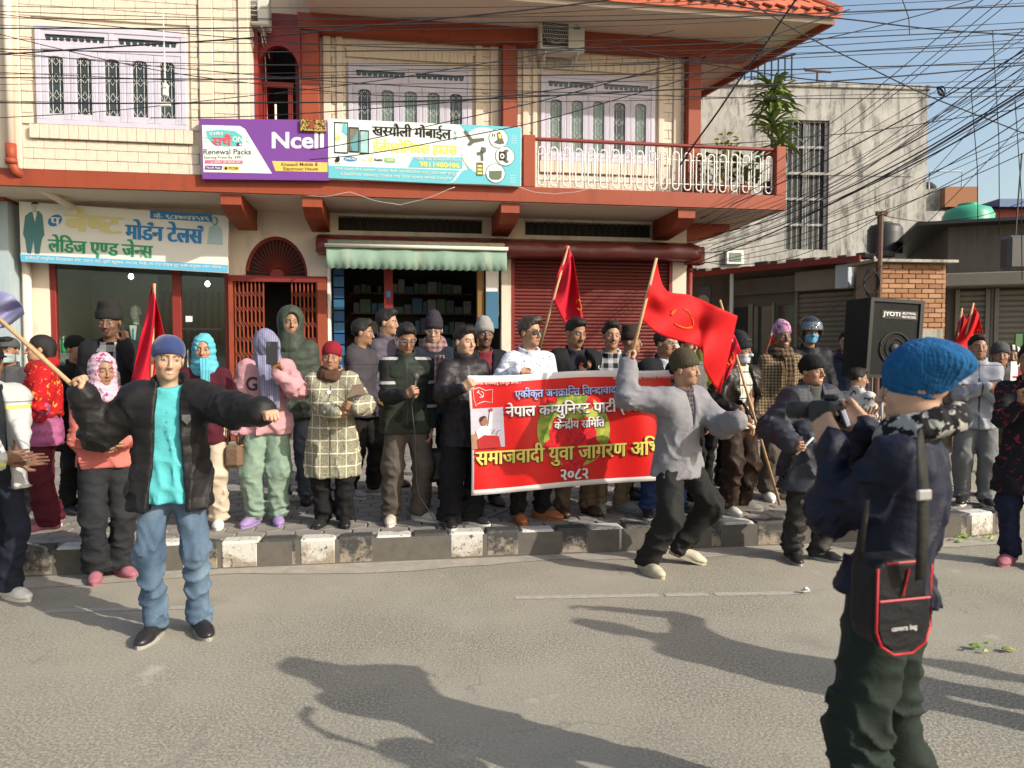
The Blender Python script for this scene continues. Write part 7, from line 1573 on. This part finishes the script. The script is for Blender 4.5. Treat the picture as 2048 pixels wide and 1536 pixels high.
M_lavc = flag_mat('lavender_cloth', (150, 152, 190))
flag([(-70, 560), (-20, 575), (22, 590), (46, 612)], [(-90, 640), (-30, 655), (10, 654), (50, 628)], 3.9, 'lavender cloth flag on a wooden stick in the dancing man\'s fist', M_lavc, ((172, 795, 3.84), (-60, 585, 3.93)), .05, 1.4, grp='other flags', name='cloth_flag')
# ------------------------------------------------------------------ things people hold or carry
def hand_pt(pi, s, x=0., y=-.03, z=.065): M = pi['hands'][s]; return world_of(pi, (M @ np.array((x, y, z, 1.)))[:3])
def phone(pos, rot, label, w=.074, h=.158):
    p = thing('mobile_phone', label, 'phone', pos); p.rotation_euler = rot; MB().cbox(-w/2, w/2, -.005, .005, -h/2, h/2, .004).build('body', M_black, p); MB().box(-w/2+.005, w/2-.005, .0052, .0062, -h/2+.006, h/2-.006).build('screen', M_pane, p); MB().cbox(-w/2+.008, -w/2+.03, -.0075, -.005, h/2-.04, h/2-.01, .002).build('lens_plate', M_pane, p)
phone(W(544, 706, 5.46), (-.1, .0, .15), 'black phone held up by the woman in the pink sweatshirt', .085, .17)
phone(hand_pt(caller, 'L', 0, -.02, .07), (.2, .2, 1.4), 'dark phone at the ear of the man in the tall dark hat', .07, .15)
mic = thing('microphone', 'black handheld microphone held by the man in the padded vest', 'microphone', hand_pt(vest, 'R')); a = Vector((-.02, -.03, -.10)); b = Vector((.01, .0, .09))
MB().tube([a, Vector((0, 0, 0)), b], [.012, .014, .018], 10).build('handle', M_black, mic, True); MB().lathe([(0, -.03), (.022, -.02), (.027, 0), (.022, .022), (0, .03)], 14, b+Vector((0, 0, .02))).build('head', mat('mic_grille', (.06, .06, .06), .5, .1), mic, True)
cx = hand_pt(vest, 'R'); MB().tube([a, Vector((0, -.02, -.3)), Vector((.01, .0, -.7)), Vector((.03, .02, 0.22-cx.z+.25)), Vector((.18, .05, .215-cx.z)), Vector((.5, .3, .212-cx.z)), Vector((.8, .9, .212-cx.z))], .004, 5).build('cable', M_black, mic, True)
cig = thing('white_pen', 'white stick held in the parka man\'s lowered hand', 'pen', hand_pt(parka, 'R', .01, -.035, .09)); MB().tube([(-.03, .03, -.06), (.06, -.04, .07)], .008, 8).build('stick', M_white, cig, True)
# camera in the photographer's hands
cp = W(1652, 822, 2.40); cm = thing('video_camera', 'black camera with flipped-out bright screen in the photographer\'s hands', 'camera', cp, D2R(-132+180)); cm.scale = (.78, .78, .78)
MB().cbox(-.075, .075, -.05, .05, -.045, .045, .012).build('body', M_black, cm); MB().lathe([(0, 0), (.036, 0), (.036, .05), (.040, .055), (.040, .10), (.034, .105), (0, .105)], 20, (-.01, .05, 0), axis='y').build('lens', M_black, cm, True); MB().cbox(-.02, .03, -.045, .01, .045, .07, .008).build('viewfinder', M_black, cm)
sc = link('flip_screen', None, cm, (.03, -.065, -.03)); sc.rotation_euler = (D2R(-20), 0, D2R(10)); MB().cbox(-.052, .052, -.006, .006, -.04, .04, .004).build('bezel', M_black, sc); MB().box(-.047, .047, -.0085, -.0065, -.035, .035).build('screen', mat('camera_screen', (.55, .60, .68), .2, .15, 12, emit=.25), sc)
MB().tube([(.07, 0, 0), (.10, -.02, -.12), (.06, -.05, -.28), (0, -.02, -.34), (-.05, 0, -.2), (-.075, 0, 0)], .008, 6).build('strap', M_black, cm, True)
# camera bag with red piping on the photographer's hip
bgp = W(1775, 1200, 1.98); bag = thing('camera_bag', 'black shoulder camera bag with red piping on the photographer\'s hip', 'bag', bgp, D2R(14)); M_nyl = C('black_nylon', (30, 31, 36), .55); M_pip = mat('red_piping', lin((176, 24, 34)), .5, .05)
prof = [(-.085, .10), (-.085, -.06), (-.07, -.10), (-.03, -.125), (.03, -.125), (.07, -.10), (.085, -.06), (.085, .10), (.06, .125), (-.06, .125)]
bb = MB(); bb.prism(prof, -.05, .05); ob = bb.build('pouch', M_nyl, bag); md = ob.modifiers.new('b', 'BEVEL'); md.width = .014; md.segments = 3
fb = MB(); fb.prism([(-.078, .02), (-.078, -.055), (-.064, -.092), (-.028, -.115), (.028, -.115), (.064, -.092), (.078, -.055), (.078, .02)], -.062, -.051); fb.build('flap', M_nyl, bag)
MB().tube([(x, -.060, z) for x, z in [(-.085, .11), (-.086, -.06), (-.07, -.10), (-.03, -.126), (.03, -.126), (.07, -.10), (.086, -.06), (.085, .11)]], .0035, 5).build('piping', M_pip, bag, True); MB().tube([(-.08, -.063, .022), (.08, -.063, .022)], .003, 5).build('piping', M_pip, bag); MB().tube([(.0, -.056, .03), (.02, -.053, .10)], .003, 5).build('piping', M_pip, bag); MB().tube([(-.05, -.05, .118), (.055, -.05, .118)], .003, 5).build('piping', M_pip, bag)
text_fit('camera bag', (-.04, -.065, .04, -.047), lambda p, q: (p, -.0635, q), .01, 'lettering', M_grille, bag)
bh = Vector(bgp)
def rel(px, py, Y): return tuple(Matrix.Rotation(-D2R(14), 3, 'Z') @ (W(px, py, Y)-bh))
def strap(pts, w, name, m):
    P_ = [Vector(rel(*p)) for p in pts]; V = []; 
    for i, p in enumerate(P_):
        d = (P_[min(i+1, len(P_)-1)]-P_[max(i-1, 0)]).normalized(); n_ = d.cross(Vector((0, -1, 0))).normalized(); V += [p-n_*w/2, p+n_*w/2]
    ob = MB().add(V, [(2*i, 2*i+1, 2*i+3, 2*i+2) for i in range(len(P_)-1)]).build(name, m, bag, True); md = ob.modifiers.new('t', 'SOLIDIFY'); md.thickness = .003
M_strap = C('olive_strap', (50, 50, 44), .7)
strap([(1842, 1160, 1.90), (1846, 1080, 1.88), (1848, 990, 1.87), (1845, 930, 1.885), (1842, 885, 1.925), (1846, 866, 1.99)], .034, 'strap', M_strap)
strap([(1722, 1120, 1.96), (1728, 1060, 1.95), (1735, 1000, 1.95)], .016, 'strap', M_strap)
MB().cbox(-.022, .022, -.006, .006, -.014, .014, .004).build('buckle', M_steel, bag, loc=rel(1848, 990, 1.862))
# lettering and marks on clothes
V2, F2 = shape('G', .018); g = decal(veilw, 'jacket', V2, F2, -.105, .30, .085, .11, 'lettering', mat('letter_black', (.03, .028, .03), .8))
V2, F2 = shape('D', .018); decal(veilw, 'jacket', V2, F2, -.0, .30, .075, .11, 'lettering', MATS['letter_black'])
decal(dancer, 'jacket', [(0, 1), (1, 1), (1, .5), (.5, 0), (0, .5)], [(0, 1, 2, 3, 4)], .125, .33, .042, .055, 'badge', mat('badge_grey', (.10, .10, .10), .5), .012)
decal(suit, 'jacket', ellipse(0, 0, 1, 1, 10), [tuple(range(10))], -.12, .40, .026, .026, 'red_pin', mat('pin_red', (.5, .02, .02), .4), .008); decal(suit, 'jacket', ellipse(0, 0, 1, 1, 10), [tuple(range(10))], .11, .37, .028, .028, 'white_pin', M_white, .008)
gv, gf = grid2(1, 14)
for pi, ly, hz in ((hooded, 'jacket', .5), (vest, 'vest', .5), (holder, 'jacket', .5), (crossed, 'jacket', .3)): decal(pi, ly, gv, gf, .0, .18, .012, hz, 'zip', M_black, .002)
gv2, gf2 = grid2(1, 10); decal(coatw, 'jacket', gv2, gf2, .01, -.0, .006, .7, 'front_seam', mat('seam_dark', (.06, .06, .05), .9), .002)
for z in (.30, .16, .02): decal(coatw, 'jacket', ellipse(0, 0, 1, 1, 10), [tuple(range(10))], .0, z, .026, .026, 'button', M_white, .008)
for z in (.37, .32, .27): decal(dancer, 'shirt', ellipse(0, 0, 1, 1, 8), [tuple(range(8))], .02, z, .010, .010, 'button', mat('button_teal', (.08, .35, .36), .4), .005)
gv3, gf3 = grid2(4, 12); decal(sung, 'jacket', gv2, gf2, .0, .22, .016, .42, 'placket', M_white, .003)
# scarf ends and shawl
def band(pi, name, mname, pts, w, seed): return drape(pi, name, MATS['cloth_'+mname], pts, w, .012, seed)
k = veilw['k']; band(veilw, 'scarf_end', 'grey_blue_scarf', [(.02, -.17, 1.36), (.03, -.22, 1.26), (.03, -.22, 1.10), (.03, -.215, .94)], .15, 2)
drape(turqw, 'scarf_end', MATS['cloth_turquoise_scarf'], [(.02, -.13, 1.34), (.03, -.165, 1.25), (.03, -.17, 1.10)], .06, .005, 1)
band(topi, 'scarf_end', 'brown_check_scarf', [(.0, -.16, 1.34), (.0, -.19, 1.22), (.0, -.19, 1.08)], .10, 5); band(knithat, 'scarf_end', 'plaid_wool_scarf', [(.06, -.15, 1.36), (.07, -.18, 1.2), (.07, -.18, 1.0)], .10, 6)
# folded paper tucked in the coat, clutch and handbag
fp = W(712, 783, 5.46); fo = thing('folded_umbrella', 'small folded brown umbrella tucked under the checked-coat woman\'s arm', 'umbrella', fp)
for q in range(4): MB().prism([(-.07+.02*q, -.05), (.03+.02*q, -.02), (.06, .06-.02*q), (-.02, .05-.03*q)], -.02+.01*q, -.013+.01*q).build('fold', mat('brown_nylon', (.20, .15, .11), .5, .2, 20), fo)
hb = thing('woven_handbag', 'brown woven handbag hanging beside the turquoise-scarfed woman', 'bag', W(468, 905, 5.7)); MB().cbox(-.07, .07, -.05, .05, -.12, .06, .03).build('body', mat('woven_brown', (.14, .085, .05), .8, .4, 90, .6, 90), hb); MB().tube([(-.05, 0, .06), (-.04, 0, .2), (.04, 0, .2), (.05, 0, .06)], .008, 6).build('handle', dbs, hb, True)
bgb = thing('black_satchel', 'dark satchel hanging between the vest man and the banner holder', 'bag', W(872, 930, 6.0)); MB().cbox(-.12, .12, -.05, .05, -.14, .14, .03).build('body', bsh, bgb); MB().tube([(-.1, 0, .13), (-.02, 0, .5), (.1, 0, .13)], .010, 6).build('strap', bsh, bgb, True)
# ------------------------------------------------------------------ mannequin in the tailor window
mu, mz = P(266, 640, 1.62); mn = thing('mannequin', 'headed white mannequin in grey suit inside the tailor window', 'mannequin', fw(mu, 1.75, .98), TH); M_mann = mat('mannequin_white', (.62, .60, .55), .4, .04)
def msdf(p): d = el(p, (0, 0, 0), (.21, .12, .16)); return d
def torso(p):
    a = np.interp(p[:, 2], [.0, .3, .55, .85, .95, 1.02, 1.08], [.19, .17, .16, .20, .19, .12, .05]); b = np.interp(p[:, 2], [0, .5, .85, 1.05], [.13, .11, .12, .06]); d = (np.sqrt((p[:, 0]/a)**2+(p[:, 1]/b)**2)-1)*b
    d = sx(d, -p[:, 2], .02); d = sx(d, p[:, 2]-1.06, .02)
    for e in (-1, 1): d = sm(d, rc(p, (e*.19, 0, .93), (e*.23, 0, .45), .065, .045)[0], .03)
    return d
mesh_obj('suit_jacket', nets(torso, (-.34, -.2, -.05), (.34, .2, 1.15), .016), C('grey_suit', (70, 82, 84)), mn)
hv, hf = make_head(dict(wide=.95), .008); mesh_obj('head', (hv*1.0+np.array((0, -.01, 1.26), f32), hf), M_mann, mn); MB().prism([(-.055, 1.05), (.055, 1.05), (.0, .62)], -.135, -.118).build('shirt_front', M_white, mn); MB().prism([(-.012, 1.0), (.012, 1.0), (.018, .68), (0, .64), (-.018, .68)], -.145, -.137).build('tie', M_teal, mn)
MB().tube([(0, 0, -.53), (0, 0, .05)], .025, 10).build('stand_pole', M_steel, mn); MB().lathe([(0, -.535), (.16, -.535), (.16, -.52), (0, -.515)], 18).build('stand_base', M_steel, mn)
# ------------------------------------------------------------------ loudspeaker on a tripod
sp0 = W(1784, 757, 7.3); lsp = thing('loudspeaker', 'big black loudspeaker with white lettering raised on a tripod', 'loudspeaker', sp0, D2R(6)); lsp.rotation_euler = (0, D2R(3), D2R(6)); sw, shh = .29, W(1784, 598, 7.3).z-sp0.z
MB().prism([(-sw, 0), (sw*.93, 0), (sw, shh), (-sw, shh)], 0, .42).build('cabinet', mat('speaker_cabinet', (.011, .011, .011), .9, .3, 30, .4, 60), lsp)
for a, b, c, d in ((-sw+.0, -sw+.035, 0, shh), (sw-.05, sw-.012, 0, shh), (-sw+.036, sw-.051, 0, .03), (-sw+.036, sw-.051, shh-.035, shh)): MB().box(a, b, -.02, -.001, c, d).build('rim', M_black, lsp)
MB().box(-sw+.036, sw-.052, -.006, -.001, .031, shh-.036).build('grille', mat('speaker_grille', (.013, .0125, .011), .9, .35, 3, .6, 220), lsp)
MB().tube([(.16*math.cos(a), -.012, .30+.16*math.sin(a)) for a in np.linspace(0, 6.28, 25)[:-1]], .008, 5, closed=True).build('cone_ring', M_black, lsp); MB().lathe([(0, -.03), (.045, -.02), (.055, -.008), (0, -.006)], 18, (0, 0, .30), axis='y').build('cone_cap', M_black, lsp, True); MB().tube([(.10*math.cos(a), -.012, .30+.10*math.sin(a)) for a in np.linspace(0, 6.28, 25)[:-1]], .004, 5, closed=True).build('cone_ring', M_black, lsp)
MB().box(-sw+.13, sw-.07, -.010, -.0065, shh-.20, shh-.115).build('name_plate', M_black, lsp); f = lambda p, q: (p, -.0125, q)
text_fit('JYOTI', (-.15, shh-.185, .03, shh-.13), f, .04, 'lettering', M_white, lsp); text_fit('-BUTWAL', (.045, shh-.150, .20, shh-.125), f, .02, 'lettering', M_white, lsp); text_fit('9857022206', (.05, shh-.185, .20, shh-.162), f, .015, 'lettering', M_white, lsp)
std = thing('speaker_stand', 'black and steel tripod stand under the loudspeaker', 'stand', Vector((sp0.x, sp0.y+.2, .2))); hgt = sp0.z-.2
MB().tube([(0, 0, .25), (0, 0, hgt-.002)], .022, 10).build('pole', M_steel, std, True)
for a in (0.3, 2.4, 4.5): MB().tube([(0, 0, .55), (.45*math.cos(a), .45*math.sin(a), .015)], .014, 6).build('leg', M_black, std)
MB().cbox(-.04, .04, -.04, .04, .52, .60, .01).build('collar', M_black, std)
# second hand-written placard at the right edge
pl = thing('paper_placard', 'white paper placard with red and blue letters at the street corner', 'placard', W(2044, 760, 6.3)); MB().box(-.10, .14, 0, .006, -.16, .16).build('sheet', M_white, pl); text_fit('J', (-.08, .02, .02, .12), lambda p, q: (p, -.003, q), .03, 'lettering', mat('ink_red', (.4, .02, .04), .6), pl); text_fit('आ', (-.08, -.12, .04, -.02), lambda p, q: (p, -.003, q), .02, 'lettering', M_sblue, pl)
# ------------------------------------------------------------------ litter and leaves
def litter(px, py, label, m, n, r, name, cat='litter', z=0.):
    c = G(px, py, z); t = thing(name, label, cat, c)
    for k in range(n):
        a, b = R.uniform(0, 6.28), r*math.sqrt(R.random()); x, y = b*math.cos(a)*1.6, b*math.sin(a); s = R.uniform(.02, .05); h = R.uniform(.006, .03); an_ = R.uniform(0, 3)
        pts = [(x+s*math.cos(an_+q)*R.uniform(.6, 1.2), y+s*math.sin(an_+q)*R.uniform(.4, .8), h+R.uniform(0, .015)) for q in (0, 1.3, 2.4, 3.6, 5)]; MB().add(pts+[(x, y, h+.02)], [(q, (q+1) % 5, 5) for q in range(5)]).build('scrap', m, t)
M_lf = leafmat('fallen_leaf', (.12, .22, .03), (.28, .34, .06)); M_pp = mat('paper_scrap', (.55, .54, .52), .8, .2, 30)
litter(1980, 1303, 'wilted green leaves lying on the open road', M_lf, 7, .07, 'leaf_litter', 'leaves'); litter(1955, 1082, 'pile of green vegetable leaves below the kerb corner', M_lf, 16, .16, 'vegetable_leaves', 'leaves'); litter(1985, 1062, 'scraps of coloured rubbish by the kerb corner', M_pp, 9, .18, 'rubbish_scraps')
litter(697, 1122, 'crumpled white plastic bag lying in the gutter', M_pp, 9, .07, 'plastic_scrap'); litter(1605, 1187, 'torn white paper scrap on the worn road line', M_pp, 2, .02, 'paper_scrap'); litter(1283, 1102, 'pale scrap of litter against the kerb behind the flag waver', M_pp, 4, .04, 'gutter_scrap')
def rock(px, py, s, label):
    t = thing('rubble_stone', label, 'stone', G(px, py)); V_, F_ = nets(lambda p: el(p, (0, 0, .3), (1, .7, .5))+.12*fold(p, 1.6, int(px)), (-1.3, -1.1, -.2), (1.3, 1.1, 1.), .16); mesh_obj('stone', (V_*s, F_), M_conc2, t)
rock(1985, 1045, .11, 'grey rubble stone beside the kerb corner'); rock(1640, 1108, .045, 'small brown stone at the foot of the kerb'); rock(2015, 1020, .16, 'larger rubble stone behind the kerb corner')
